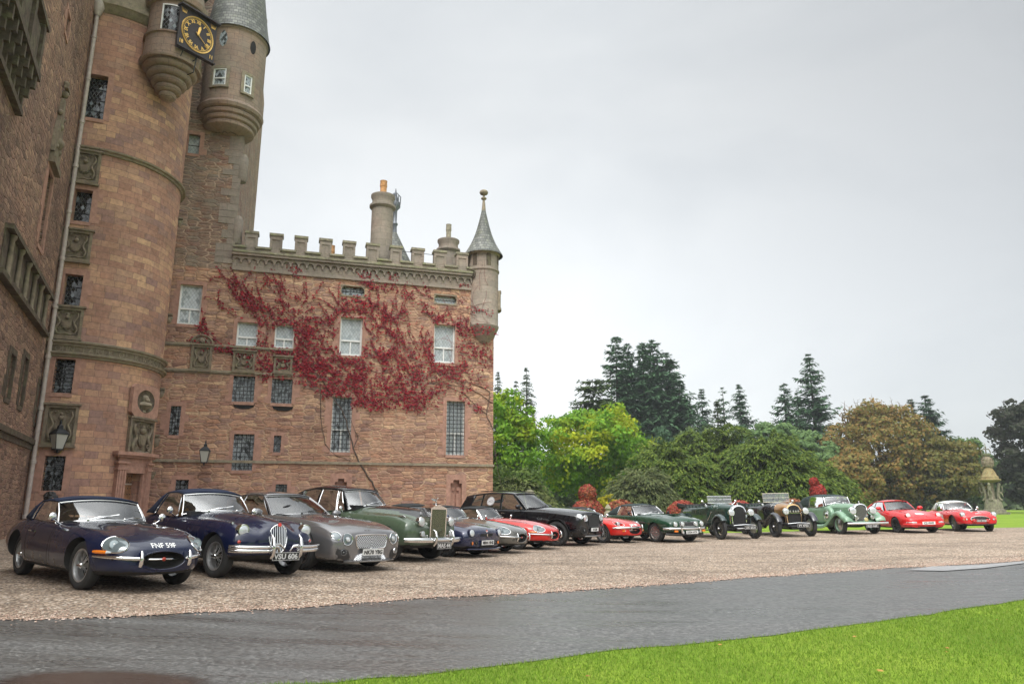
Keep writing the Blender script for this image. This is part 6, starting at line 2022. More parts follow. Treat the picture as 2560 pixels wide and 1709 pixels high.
            mb.lathe([(rr_ * .93, h * .3), (rr_ * .8, h * .55), (rr_ * .55, h * .5), (rr_ * .5, h * .62), (rr_ * .3, h * .9), (rr_ * .12, h * .98), (0, h * 1.0)], 32)
            mb.build('hub_cap', (mats or {}).get('cap', main), ro, 50)
        elif kind == 'blackwire':
            hub = rr_ * .2
            for i in range(40):
                a = 2 * pi * i / 40; b = a + (.5 if i % 2 else -.5)
                mb.tube([(hub * cos(b), hub * sin(b), h * .8 if i % 3 else h * .3), (rr_ * .93 * cos(a), rr_ * .93 * sin(a), 0)], .005, 3, cap=False)
            mb.build('spokes', BLACKT, ro, None)
            mb = MB().at(A); mb.lathe([(hub * 1.1, -h * .3), (hub * .8, h * .9), (hub * .55, h * 1.3), (hub * .3, h * 1.4), (0, h * 1.42)], 14); mb.build('hub', STEEL, ro, 40)
            mb = MB().at(A); mb.lathe([(0, -h * .4), (rr_ * .72, -h * .4), (rr_ * .72, -h * .9), (0, -h * .9)], 24); mb.build('brake_drum', (mats or {}).get('drum', STEEL), ro, 40)
        return ro
    def lamp(s, p, d, r, depth=.06, name='headlight', rim=None, lens=None, bulge=.25, parent=None, shell=None):
        """round lamp at p facing d"""
        d = Vector(d).normalized(); M = Matrix.Translation(p) @ d.to_track_quat('Z', 'Y').to_matrix().to_4x4()
        mb = MB().at(M); mb.lathe([(r * .88, -.004), (r * .93, .010), (r * 1.0, .010), (r * 1.07, -.002), (r * 1.08, -depth * .35), (r * 1.02, -depth)], 28)
        if shell: mb.lathe([(r * 1.02, -depth), (r * .9, -depth - r * .5), (r * .5, -depth - r * 1.1), (0, -depth - r * 1.3)], 24)
        o = s.add(mb, name, rim or CHROME, parent)
        mb = MB().at(M); k = [(r * .9 * cos(t), bulge * r * .9 * sin(t)) for t in [pi / 2 * i / 6 for i in range(7)]]
        mb.lathe(k, 24); s.add(mb, 'lens', lens or LENSC, o, 60)
        mb = MB().at(M); mb.lathe([(0, bulge * r * .9 + .004), (r * .16, bulge * r * .88), (r * .2, bulge * r * .8)], 12); s.add(mb, 'bulb_cap', STEEL, o, 60)
        return o
    def plate(s, txt, p, d, w_, h_, style='white', parent=None, ext=1.0):
        d = Vector(d).normalized(); up = Vector((0, 0, 1)); u = up.cross(d).normalized(); v = d.cross(u)
        M = Matrix.Identity(4)
        for i in range(3): M[i][0] = u[i]; M[i][1] = v[i]; M[i][2] = d[i]; M[i][3] = p[i]
        mb = MB().at(M).box((0, 0, 0), (w_, h_, .012))
        o = s.add(mb, 'number_plate', PLW if style == 'white' else PLB, parent)
        vs, fs = text_mesh(txt, h_ * .98, .0015, bold=.0035 * h_ / .11)
        mx = max(abs(v_[0]) for v_ in vs) or 1; my = max(v_[1] for v_ in vs); mn = min(v_[1] for v_ in vs)
        kx = min(w_ * .45 / mx, 1.0 * ext); ky = h_ * .70 / (my - mn)
        mb = MB().at(M).add([(a * kx, (b - (my + mn) / 2) * ky, .0085 + c) for a, b, c in vs], fs)
        s.add(mb, 'registration', TXB if style == 'white' else TXS, o, None)
        if style != 'white':
            mb = MB().at(M)
            for a, b, c, e in ((0, h_ / 2 - .004, w_, .007), (0, -h_ / 2 + .004, w_, .007), (w_ / 2 - .004, 0, .007, h_ - .016), (-w_ / 2 + .004, 0, .007, h_ - .016)): mb.box((a, b, .008), (c, e, .003))
            s.add(mb, 'plate_border', TXS, o, None)
        return o
    def decal(s, txt, cy, cz, size, name, mat, how='front', lift=.004, kx=1.0, bold=.004, flip=1, parent=None):
        """lettering painted on the bodywork"""
        vs, fs = text_mesh(txt, size, 0, bold=bold)
        out = []
        for a, b, c in vs:
            if how == 'front': h = s.front(cy + a * kx, cz + b, lift)
            elif how == 'down': h = s.hit((cy + 1.2, 0, 0), (0, 0, 1))
            else: h = s.side(cy + a * kx * flip, cz + b, how, lift)
            out.append(tuple(h[0]) if h else None)
        ok = [f for f in fs if all(out[i] for i in f)]
        mb = MB().add([o_ or (0, 0, 0) for o_ in out], ok); return s.add(mb, name, mat, parent, None)
    def bar(s, pts, r, name, mat=None, flat=1.0, n=10, parent=None, mb=None):
        """swept chrome blade; pts in car space, section flattened to a blade facing outwards"""
        m = mb or MB(); P = [Vector(p) for p in pts]; k = len(P); vs = []; fs = []
        for i in range(k):
            t = (P[min(i + 1, k - 1)] - P[max(i - 1, 0)]).normalized(); u = Vector((0, 0, 1)); w_ = t.cross(u).normalized()
            rr_ = r if not isinstance(r, (list, tuple)) else r[i]
            for j in range(n):
                a = 2 * pi * j / n; vs.append(tuple(P[i] + u * rr_ * cos(a) + w_ * rr_ * flat * sin(a)))
        for i in range(k - 1):
            for j in range(n): fs.append((i * n + j, i * n + (j + 1) % n, (i + 1) * n + (j + 1) % n, (i + 1) * n + j))
        fs += [tuple(range(n))[::-1], tuple((k - 1) * n + j for j in range(n))]
        m.add(vs, fs)
        if mb: return None
        return s.add(m, name, mat or CHROME, parent, 60)
    def cabin(s, base, head, roof, belt, wins, roofmat, quarter=None, frame=None, pillar=None, rname='roof', seat=None, seats=2, deck=None, wheel_side=-1, frame_r=.012, apr=.018, wipers=2, dash=True, header_r=None, seatx=None, screen_split=False):
        """base/head: (x_centre, x_side, y, z_centre, z_side)"""
        fr = frame or CHROME
        def edge(E, t): return Vector((E[0] + (E[1] - E[0]) * t * t, E[2] * t, E[3] + (E[4] - E[3]) * t * t))
        mb = MB(); mb.grid(lambda u, v: edge(base, 2 * u - 1).lerp(edge(head, 2 * u - 1), v) + Vector((.02 * sin(pi * v), 0, .01 * sin(pi * v))), 12, 4)
        ws = s.add(mb, 'windscreen', GLASS, None, 180)
        k = [edge(base, -1 + 2 * i / 12) for i in range(13)] + [edge(head, 1 - 2 * i / 12) for i in range(13)]
        s.add(MB().tube(k, frame_r, 6, closed=True), 'screen_frame', fr, ws, 60)
        if screen_split:
            s.add(MB().tube([edge(base, 0), edge(head, 0)], frame_r * .8, 5), 'centre_strip', fr, ws)
        # roof shell, starting exactly at the screen header
        roof = [(head[1] + .012, roof[0][1], head[4] + .012, head[3] + .016)] + [q for q in roof[1:]]
        dx0 = head[0] - head[1]
        n = len(roof); m_ = 12
        def sec(st, t):
            x, ye, ze, zt = st; return Vector((x + (dx0 if st is roof[0] else .02) * (1 - t * t), ye * t, ze + (zt - ze) * (1 - abs(t) ** 2.6)))
        mb = MB(); vs = []; fs = []
        fine = []
        for i in range(n - 1):
            for q in range(3):
                f = q / 3; fine.append((roof[i], roof[i + 1], f))
        fine.append((roof[-2], roof[-1], 1))
        for a, b, f in fine:
            for j in range(m_ + 1):
                t = -1 + 2 * j / m_; vs.append(tuple(sec(a, t).lerp(sec(b, t), f)))
        for i in range(len(fine) - 1):
            for j in range(m_): fs.append((i * (m_ + 1) + j, (i + 1) * (m_ + 1) + j, (i + 1) * (m_ + 1) + j + 1, i * (m_ + 1) + j + 1))
        mb.add(vs, fs)
        edge_l = [(st[0], st[1], st[2]) for st in roof]
        # closed rear quarters down to the waist
        if quarter is not None:
            for sg in (-1, 1):
                xs_b, xs_r, xe_b, xe_r = quarter; Q = 8
                def qf(u, v):
                    xb = xs_b + (xe_b - xs_b) * u; xr_ = xs_r + (xe_r - xs_r) * u
                    yb_, zb_ = interp_curve(belt, xb); yr_, zr_ = interp_curve(edge_l, xr_)
                    p = Vector((xb, yb_, zb_ - .02)).lerp(Vector((xr_, yr_, zr_)), v); p.y += .02 * sin(pi * v); p.y *= sg; return p
                mb.grid(qf, Q, 4)
        o = s.add(mb, rname, roofmat, None, 60)
        md = o.modifiers.new('thick', 'SOLIDIFY'); md.thickness = .02; md.offset = -1
        me = eval_mesh(o); o.modifiers.clear(); o.data = me
        # side windows
        for sg in (-1, 1):
            for wi in wins:
                b0, r0, b1, r1 = wi
                def wf(u, v):
                    xb = b0 + (b1 - b0) * u; xr_ = r0 + (r1 - r0) * u
                    yb_, zb_ = interp_curve(belt, xb); yr_, zr_ = interp_curve(edge_l, xr_)
                    p = Vector((xb, yb_, zb_ - .01)).lerp(Vector((xr_, yr_, zr_ - .005)), v); p.y += .015 * sin(pi * v) - .008; p.y *= sg; return p
                mb = MB(); mb.grid(wf, 8, 3)
                w_ = s.add(mb, 'side_window', GLASS, None, 180)
                k = [wf(i / 8, 0) for i in range(9)] + [wf(1, j / 3) for j in (1, 2)] + [wf(1 - i / 8, 1) for i in range(9)] + [wf(0, 1 - j / 3) for j in (1, 2)]
                s.add(MB().tube(k, frame_r * .8, 5, closed=True), 'window_frame', fr, w_, 60)
            a = edge(base, sg); b = edge(head, sg)
            s.add(MB().tube([a + Vector((.0, 0, -.02)), a.lerp(b, .5) + Vector((.01, 0, .01)), b], apr, 6), 'windscreen_pillar', pillar or roofmat, None, 60)
        # interior
        sm = seat or SEATD
        x0 = base[0]; zf = base[3]
        if dash:
            mb = MB(); mb.box((x0 - .22, 0, zf - .10), (.30, base[2] * 1.85, .16)); s.add(mb, 'dashboard', BLACKT, None, None)
            A = Matrix.Translation((x0 - .48, wheel_side * .36, zf - .02)) @ Matrix.Rotation(-R(65), 4, 'Y')
            mb = MB().at(A); mb.tube([(.19 * cos(t), .19 * sin(t), 0) for t in [2 * pi * i / 20 for i in range(20)]], .013, 5, closed=True)
            for t in (0, 2.1, 4.2): mb.tube([(0, 0, -.02), (.18 * cos(t), .18 * sin(t), 0)], .01, 4)
            mb.tube([(0, 0, 0), (0, 0, -.3)], .02, 5); s.add(mb, 'steering_wheel', BLACKT, None, 60)
        sxs = seatx or [x0 - 1.05]
        for sx_ in sxs:
            for sg in (-1, 1):
                mb = MB(); 
                P = [(-.22, .0), (-.24, .12), (-.20, .42), (-.08, .52), (.08, .52), (.20, .42), (.24, .12), (.22, 0)]
                vs = []; 
                for q, (dx, sc_) in enumerate(((.0, .92), (.07, 1.0), (.16, .9))): vs += [(-dx - .12 * (z / .5), y * sc_, z * (.97 if q != 1 else 1)) for y, z in P]
                fs = [tuple(range(8)), tuple(range(16, 24))[::-1]] + [(r_ * 8 + i, r_ * 8 + (i + 1) % 8, (r_ + 1) * 8 + (i + 1) % 8, (r_ + 1) * 8 + i) for r_ in range(2) for i in range(8)]
                mb.at(Matrix.Translation((sx_, sg * .37, zf - .42 if not deck else deck))); mb.add(vs, fs); mb.box((.22, 0, .02), (.46, .46, .14)); s.add(mb, 'seat', sm, None, 50)
        # wipers
        for i in range(wipers):
            y0 = (-.30, .22, .5)[i] if wipers > 1 else 0; t0 = y0 / base[2]
            a = edge(base, t0) + Vector((.02, 0, .015)); b = edge(base, max(-1, min(1, t0 + .5))).lerp(edge(head, max(-1, min(1, t0 + .5))), .14) + Vector((.03, 0, .02))
            mb = MB().tube([a, a.lerp(b, .5) + Vector((.02, 0, .02)), b], .006, 4); d = (b - a).normalized() * .2
            mb.tube([b - d, b + d * .6], .007, 4); mb.sphere(tuple(a), .02, 6, 5)
            s.add(mb, 'wiper', CHROME if fr is CHROME else BLACKT, ws, None)
        return o, ws
    def mirror(s, x, y, z, mat=None, r=.06, arm=True, big=False):
        for sg in (-1, 1):
            h = s.side(x, z, sg)
            p = Vector((x, sg * y, z))
            mb = MB()
            if big: mb.sphere((0, 0, 0), .11, 12, 8, sc=(.75, 1.15, .72)); 
            else: mb.sphere((0, 0, 0), r, 12, 8, sc=(.5, 1, 1))
            foot = Vector((x - .02, sg * (y - .17), z - (.09 if big else .12)))
            if arm: mb.tube([foot - p, Vector((-.01, -sg * .09, -.09 if not big else -.06)), Vector((0, 0, -.02))], .012 if not big else .03, 6)
            o = mb.build('mirror', mat or CHROME, s.root, 60); o.location = p
def rot_pts(pts, a): return [(x * cos(a) - y * sin(a), x * sin(a) + y * cos(a)) for x, y in pts]
def ell(cx, cy, rx, ry, n=28, a=0, egg=0):
    out = []
    for i in range(n):
        t = 2 * pi * i / n; x, y = rx * cos(t) * (1 + egg * sin(t)), ry * sin(t)
        out.append((cx + x * cos(a) - y * sin(a), cy + x * sin(a) + y * cos(a)))
    return out
# ---------------- the cars ----------------
def mesh_grille(c, outline, mat, name='grille', back=BLACKT, pitch=.045, diag=True, lift=.006, r=.004, parent=None, frame=CHROME, fr_r=.012, sg=1, depth=0):
    """dark opening with a bright lattice laid on the nose"""
    g = c.patch(outline, 'front', .003, name, back, parent, 5, sg)
    if g is None: return None
    c.trace([(a * sg, b) for a, b in outline], 'front', fr_r, 'grille_surround', frame, g, closed=True, lift=.004, n=6)
    ys = [p[0] for p in outline]; zs = [p[1] for p in outline]
    y0, y1, z0, z1 = min(ys), max(ys), min(zs), max(zs)
    def inside(y, z):
        r_ = False; n = len(outline)
        for i in range(n):
            (a, b), (e, f) = outline[i], outline[(i + 1) % n]
            if (b > z) != (f > z) and y < (e - a) * (z - b) / (f - b) + a: r_ = not r_
        return r_
    mb = MB()
    dirs = ((1, 1), (1, -1)) if diag else ((0, 1),)
    W_ = y1 - y0; H_ = z1 - z0
    for dx, dy in dirs:
        L = math.hypot(dx, dy); k = int((W_ + (H_ if dx else 0)) / pitch) + 2
        for i in range(-k, k + 1):
            seg = []
            n = 40
            for j in range(n + 1):
                if dx:
                    y = y0 + i * pitch + j / n * H_ * dx; z = (z0 if dy > 0 else z1) + j / n * H_ * dy
                else: y = y0 + i * pitch; z = z0 + j / n * H_
                if inside(y, z):
                    h = c.front(y * sg, z, lift)
                    if h: seg.append(h[0]); continue
                if len(seg) > 1: mb.tube([seg[0], seg[len(seg) // 2], seg[-1]] if len(seg) > 2 else seg, r, 4)
                seg = []
            if len(seg) > 1: mb.tube([seg[0], seg[len(seg) // 2], seg[-1]] if len(seg) > 2 else seg, r, 4)
    if mb.v: c.add(mb, 'grille_mesh' if diag else 'grille_slats', mat, g, 60)
    return g
def shut(c, pts, how='side', sides=(1, -1), r=.004):
    c.trace(pts, how, r, 'panel_gap', UNDER, None, n=4, sides=sides, lift=-.001)
def door_lines(c, x0, x1, z0, z1, handle=True, slope=.04):
    N_ = 8
    pts = [(x0 - .02, z1)] + [(x0 + slope * (1 - i / N_), z1 + (z0 - z1) * i / N_) for i in range(N_ + 1)] + [(x0 + (x1 - x0) * i / N_, z0) for i in range(1, N_ + 1)] + [(x1 - slope * .5 * i / N_, z0 + (z1 - z0) * i / N_) for i in range(1, N_ + 1)]
    for sg in (-1, 1):
        P = []
        for a, b in pts:
            h = c.side(a, b, sg, -.001)
            if h: P.append(h[0])
        d = None
        if len(P) > 4: d = c.add(MB().tube(P, .0045, 4), 'door_seam', UNDER)
        if handle:
            h = c.side(x1 + .14, z1 - .06, sg, .02)
            if h: c.add(MB().tube([h[0] + Vector((.08, 0, 0)), h[0] + Vector((0, sg * .012, .004)), h[0] + Vector((-.06, 0, 0))], .011, 6), 'door_handle', CHROME)

# ---- E-type style sports cars ----
ET = [(.91, .33, .275, .43, (.30, .49), (.25, .535), (.18, .555), (.09, .562), .565),
      (.86, .47, .245, .43, (.45, .53), (.37, .60), (.26, .615), (.14, .625), .628),
      (.67, .64, .215, .45, (.64, .58), (.545, .68), (.38, .685), (.20, .70), .71),
      (.34, .765, .20, .46, (.77, .62), (.63, .765), (.43, .745), (.24, .775), .79),
      (0, .80, .18, .47, (.805, .66), (.67, .815), (.46, .79), (.26, .83), .85),
      (-.5, .81, .17, .47, (.805, .68), (.70, .825), (.50, .825), (.27, .87), .885),
      (-.95, .81, .17, .47, (.80, .70), (.73, .825), (.56, .85), (.30, .885), .895),
      (-1.35, .81, .17, .47, (.80, .71), (.745, .82), (.60, .845), (.3, .86), .865),
      (-1.9, .82, .17, .48, (.81, .72), (.75, .835), (.60, .85), (.3, .855), .855),
      (-2.35, .83, .18, .49, (.82, .76), (.71, .875), (.55, .88), (.3, .89), .89),
      (-2.75, .82, .21, .50, (.80, .73), (.66, .87), (.48, .875), (.25, .885), .885),
      (-3.15, .76, .30, .52, (.73, .68), (.58, .80), (.42, .815), (.2, .825), .825),
      (-3.45, .64, .40, .54, (.60, .63), (.50, .715), (.36, .73), (.2, .735), .735),
      (-3.58, .48, .48, .56, (.45, .60), (.38, .655), (.28, .66), (.15, .665), .665)]
def etype(FL, phi, pname, pcol, hood, label, plate=None, series=1, metal=0, seat=None, scale=1.0, steer=0, txt=None, stripe=None, hatch=False):
    c = Car('sports_car', label, FL, phi, 1.27, 2.44, scale=scale)
    P = paint(pname, pcol, metal)
    mouth = MB().at(Matrix.Translation((.94, 0, .425)) @ Matrix.Diagonal((.26, .31, .122, 1))); mouth.sphere((0, 0, 0), 1, 32, 20, 1)
    lamps = []
    cut = [mouth]
    if series == 2:
        for sg in (-1, 1):
            m = MB().at(Matrix.Translation((.60, sg * .53, .655)) @ Matrix.Diagonal((.16, .115, .085, 1))); m.sphere((0, 0, 0), 1, 24, 14, 0); cut.append(m)
    c.body(ET, [P, UNDER], arches=[((0, .325), .37, .46, 1.0), ((-2.44, .325), .37, .50, 1.0)], cut=cut, boxes=[((-1.72, 0, 1.0), (.95, 1.15, 1.0))])
    # mouth ring and motif bar
    ring = ell(0, .425, .305, .122, 40)
    c.trace(ring, 'front', .011, 'mouth_rim', P, c.o, closed=True, lift=.0, n=7)
    c.add(MB().tube([(.80, -.28, .440), (.895, -.12, .440), (.91, 0, .441), (.895, .12, .440), (.80, .28, .440)], .010, 6), 'motif_bar', CHROME)
    c.add(MB().at(Matrix.Translation((.915, 0, .441)) @ Matrix.Rotation(pi / 2, 4, 'Y')).lathe([(.026, -.006), (.026, .006), (.02, .012), (0, .014)], 20), 'nose_badge', plain('badge_red', (.35, .05, .03), .3, .3))
    c.add(MB().box((.74, 0, .425), (.01, .46, .16)), 'radiator_core', UNDER)
    for sg in (-1, 1):
        # slim bumper blade with overrider
        B = [(.93, .30, .452), (.895, .40, .456), (.81, .52, .462), (.67, .635, .468), (.46, .745, .472)] if series == 1 else [(.97, 0.0, .545), (.965, .20, .542), (.92, .36, .538), (.82, .52, .532), (.68, .64, .528), (.50, .735, .523)]
        b_ = c.bar([(x, sg * y, z) for x, y, z in B], [.020, .023, .022, .020, .010] if series == 1 else [.034] * 5 + [.014], 'bumper', flat=.5)
        ox, oy = (.955, .325) if series == 1 else (.975, .30)
        oz = .455 if series == 1 else .53
        mb = MB().tube([(ox, sg * oy, oz - .095), (ox + .022, sg * oy, oz - .06), (ox + .028, sg * oy, oz), (ox + .020, sg * oy, oz + .06), (ox + .0, sg * oy, oz + .10)], [.022, .028, .026, .022, .012], 10); c.add(mb, 'overrider', CHROME, b_, 70)
        if series == 1:
            L = ell(sg * .545, .618, .128, .088, 36, a=sg * R(-24), egg=0)
            L = [(y, z) for y, z in L]
            g = c.patch([(y, z) for y, z in L], 'front', .006, 'headlight', LENSG, None, 5)
            c.trace(L, 'front', .009, 'headlight_rim', CHROME, g, closed=True, lift=.006, n=7)
            h = c.front(sg * .565, .625, .012)
            if h: c.lamp(h[0] + Vector((-.004, 0, 0)), (h[1] + Vector((1.2, 0, -.1))).normalized(), .064, .01, 'inner_lamp', plain('lamp_bowl', (.20, .24, .25), .2, .3), plain('dim_lens', (.30, .35, .36), .1, .3), .1, g)
        else:
            c.lamp(Vector((.60, sg * .535, .655)), (1, sg * .05, .05), .075, .06)
            c.trace(ell(sg * .53, .655, .112, .083, 30), 'front', .009, 'scoop_rim', CHROME, None, closed=True, lift=.002)
        # indicator
        if series == 1:
            h = [c.front(sg * y, .527, .006) for y in (.60, .635, .67, .70, .725)]
            h = [q[0] for q in h if q]
            if len(h) > 3: c.add(MB().tube(h[1:], [.024, .026, .026, .018][:len(h) - 1], 8), 'indicator', AMBER, None, 60); c.add(MB().tube(h[:2], [.012, .024], 8), 'sidelight', LENSC, None, 60)
        else:
            h = c.front(sg * .50, .43, .012)
            if h: c.add(MB().box(tuple(h[0]), (.05, .10, .055)), 'indicator', AMBER); c.add(MB().box((h[0].x + .01, h[0].y - sg * .07, h[0].z), (.05, .05, .05)), 'sidelight', LENSC)
    # bonnet seam, louvres
    shut(c, [(.62, .60), (.3, .70), (0, .735), (-.5, .75), (-.95, .755)], 'top', (1, -1))
    shut(c, [(-.95, .2 + .55 * i / 8) for i in range(9)])
    door_lines(c, -1.05, -1.95, .30, .76)
    for sg in (-1, 1):
        for k in range(6): c.trace([(-.15 - k * .07, sg * (.12 + .03 * j)) for j in range(6)], 'top', .005, 'louvre', UNDER, None, n=4, lift=.0)
    shut(c, [(.45 - i * .15, .005 * (1 if i % 2 else -1)) for i in range(9)], 'top', (1,), .002)
    if not hatch:
        c.cabin((-1.03, -1.27, .63, .885, .83), (-1.40, -1.53, .585, 1.175, 1.12),
            [(-1.43, .595, 1.13, 1.185), (-1.75, .62, 1.145, 1.22), (-2.1, .62, 1.12, 1.20), (-2.42, .60, 1.03, 1.11), (-2.72, .60, .86, .91)],
            [(-1.2, .665, .845), (-1.9, .705, .855), (-2.3, .69, .875), (-2.7, .60, .88)], [(-1.30, -1.55, -2.22, -2.12)], hood, quarter=(-2.22, -2.12, -2.70, -2.66), seat=seat or SEATD, rname='soft_top', frame_r=.013, seatx=[-1.95], wipers=3 if False else 2, pillar=CHROME)
    c.mirror(-1.05, .80, .93)
    c.wheels(.322, .165, 'wire', .66, steer=steer)
    if txt: c.decal(txt, 0, .612, .078, 'bonnet_registration', TXW, kx=1.25, bold=.0012)
    if plate: c.plate(plate, (.93, 0, .33), (1, 0, .05), .48, .10, 'black')
    return c
NAVY = (.004, .007, .034)
HN = plain('navy_hood_cloth', (.013, .021, .052), .9, bump=.2, bscale=150, var=.2)
HB = plain('black_hood_cloth', (.02, .022, .022), .85, bump=.2, bscale=150, var=.2)
HG = plain('dark_green_hood_cloth', (.018, .032, .032), .85, bump=.2, bscale=150, var=.2)
etype((-5.85, 9.80), 50, 'midnight_navy_paint', (.003, .008, .034), HN, 'navy two-seat sports car with white letters FNF 59F on its long bonnet, soft top up', txt='FNF 59F', seat=SEATD, steer=6)
c = etype((-.85, 19.8), 60, 'gunmetal_paint', (.13, .125, .11), HB, 'gunmetal grey long-nosed sports car squeezed between the dark blue roadster and a red one', metal=.55)
c = etype((.18, 21.7), 61, 'signal_red_paint', (.52, .018, .012), HB, 'red long-nosed sports car with black soft top in front of the black four-by-four', seat=SEATD)
c = etype((3.25, 25.5), 42, 'signal_red_paint_two', (.56, .02, .014), HB, 'red long-nosed sports car with open headlights between the four-by-four and the green convertible', series=2)
c.decal('UMW 335K', 0, .62, .06, 'bonnet_registration', TXW, kx=1.3)

# ---- navy drophead with tall oval grille ----
c = Car('drophead_coupe', 'navy drophead with tall chrome oval grille and number plate VSU 606, cloth top up', (-4.83, 11.76), 50, 1.31, 2.59)
P = paint('deep_navy_paint', NAVY)
c.body([(.66, .40, .42, .5, (.40, .56), (.34, .62), (.25, .66), (.16, .74), .80),
        (.62, .66, .35, .5, (.67, .62), (.56, .74), (.36, .68), (.19, .85), .885),
        (.48, .77, .29, .52, (.78, .70), (.62, .875), (.38, .73), (.22, .90), .925),
        (.15, .80, .25, .52, (.81, .76), (.66, .96), (.43, .82), (.26, .955), .98),
        (-.3, .81, .24, .52, (.81, .78), (.69, .955), (.48, .88), (.29, .99), 1.02),
        (-.8, .81, .24, .52, (.805, .77), (.72, .92), (.54, .925), (.33, 1.02), 1.045),
        (-1.25, .81, .24, .52, (.80, .74), (.75, .895), (.60, .94), (.35, 1.02), 1.04),
        (-1.7, .81, .24, .52, (.80, .72), (.755, .885), (.62, .91), (.3, .91), .91),
        (-2.2, .82, .24, .52, (.81, .76), (.745, .92), (.60, .95), (.3, .96), .96),
        (-2.6, .825, .25, .52, (.81, .77), (.70, .94), (.52, .95), (.28, .965), .97),
        (-3.05, .79, .29, .52, (.77, .69), (.64, .87), (.46, .885), (.22, .90), .905),
        (-3.45, .66, .36, .52, (.63, .60), (.52, .73), (.38, .76), (.2, .77), .78),
        (-3.62, .46, .44, .52, (.43, .55), (.36, .62), (.28, .64), (.15, .65), .65)], [P, UNDER], arches=[((0, .34), .385, .46, 1.0), ((-2.59, .34), .375, .52, 1.0)], boxes=[((-1.75, 0, 1.1), (.85, 1.15, 1.0))])
# upright oval grille with vertical slats
gr = MB(); out = [( .165 * sin(t) * (1 - .12 * cos(t)), .645 - .225 * cos(t)) for t in [2 * pi * i / 36 for i in range(36)]]
def xf(y, z): 
    h = c.front(y, z); return (h[0].x if h else .66)
def gx_(y, z): return .705 - .16 * (z - .5) - 1.2 * y * y
gr.add([(gx_(y, z) - .008, y, z) for y, z in out] + [(gx_(0, .645) - .008, 0, .645)], [(i, (i + 1) % 36, 36) for i in range(36)])
gr.add([(gx_(y, z) - .008, y, z) for y, z in out] + [(.5, y, z) for y, z in out], [(i, i + 36, (i + 1) % 36 + 36, (i + 1) % 36) for i in range(36)])
g = c.add(gr, 'grille', UNDER)
mb = MB().tube([(gx_(y, z), y, z) for y, z in out], .012, 8, closed=True); c.add(mb, 'grille_surround', CHROME, g, 60)
mb = MB()
for i in range(-4, 5):
    y = i * .034; q = [z for yy, z in out]; 
    # slat ends on the oval
    zz = [(y2, z2) for (y1, z1), (y2, z2) in zip(out, out[1:] + out[:1]) if (y1 - y) * (y2 - y) <= 0]
    if len(zz) >= 2:
        z0, z1 = min(z for _, z in zz), max(z for _, z in zz); mb.tube([(gx_(y, z0 + (z1 - z0) * t / 5) + .004, y, z0 + (z1 - z0) * t / 5) for t in range(6)], .0075, 5)
c.add(mb, 'grille_slats', CHROME, g, 60)
c.add(MB().at(Matrix.Translation((gx_(0, .86) + .012, 0, .868)) @ Matrix.Rotation(pi / 2.3, 4, 'Y')).lathe([(.032, -.01), (.032, .008), (0, .012)], 16), 'badge', REDL, g)
c.add(MB().tube([(x, 0, (c.top(x, 0) or (Vector((0, 0, .9)),))[0].z + .003) for x in (.6, .45, .2, -.1, -.5, -.9)], .006, 4), 'bonnet_strip', CHROME)
for sg in (-1, 1):
    p = c.front(sg * .585, .775)[0] + Vector((.035, 0, 0)); c.lamp(p, (1, 0, 0), .092, .10)
    p, n = c.front(sg * .66, .60, .004); c.lamp(p, (1, sg * .3, .1), .03, .01, 'indicator', CHROME, REDL, .5)
    h = c.top(.30, sg * .645, .01); c.lamp(h[0] + Vector((0, 0, .012)), (1, 0, 0), .022, .02, 'sidelight', CHROME, LENSC, .4)
    # heavy split-blade bumper with overrider
    B = [(.90, .22, .49), (.905, .35, .49), (.88, .50, .49), (.82, .64, .49), (.72, .76, .49), (.60, .83, .49)]
    mb = MB(); c.bar([(x, sg * y, z + .038) for x, y, z in B], .026, 'x', flat=.6, mb=mb); c.bar([(x - .004, sg * y, z - .02) for x, y, z in B], .028, 'x', flat=.55, mb=mb)
    b_ = c.add(mb, 'bumper', CHROME, None, 60)
    mb = MB().tube([(.90, sg * .255, .36), (.955, sg * .255, .41), (.965, sg * .255, .55), (.93, sg * .255, .66), (.86, sg * .255, .72)], [.022, .03, .032, .026, .014], 10); c.add(mb, 'overrider', CHROME, b_, 70)
mb = MB(); c.bar([(.90, -.22, .56), (.88, -.1, .575), (.86, 0, .50)], .022, 'x', flat=.8, mb=mb)
c.bar([(.90, -.24, .545), (.895, -.14, .535), (.88, -.10, .46)], .026, 'x', flat=.7, mb=mb); c.bar([(.90, .24, .545), (.895, .14, .535), (.88, .10, .46)], .026, 'x', flat=.7, mb=mb); c.add(mb, 'bumper_centre', CHROME, None, 60)
c.plate('VSU 606', (.93, 0, .385), (1, 0, .03), .50, .125, 'black')
c.cabin((-1.13, -1.42, .66, 1.035, .95), (-1.52, -1.66, .56, 1.335, 1.29),
        [(-1.56, .57, 1.30, 1.36), (-1.85, .60, 1.325, 1.405), (-2.2, .60, 1.31, 1.39), (-2.5, .59, 1.20, 1.28), (-2.75, .60, 1.02, 1.08), (-2.86, .60, .94, .98)],
        [(-1.3, .69, .95), (-2.0, .72, .93), (-2.5, .70, .955), (-2.9, .62, .96)], [(-1.50, -1.69, -2.42, -2.22)], HN, quarter=(-2.42, -2.22, -2.88, -2.84), seat=SEATT, rname='soft_top', frame_r=.015, seatx=[-2.05], pillar=CHROME)
c.mirror(-1.55, .83, 1.02, r=.065)
door_lines(c, -1.3, -2.25, .34, .86)
shut(c, [(.52, .33), (.3, .385), (0, .43), (-.4, .48), (-.8, .53), (-1.1, .56)], 'top')
c.trace([(.1 - i * .16, .965 - .004 * i * i) for i in range(3)], 'side', .004, 'wing_bead', CHROME, None)
c.wheels(.345, .175, 'wire', .64, steer=4)

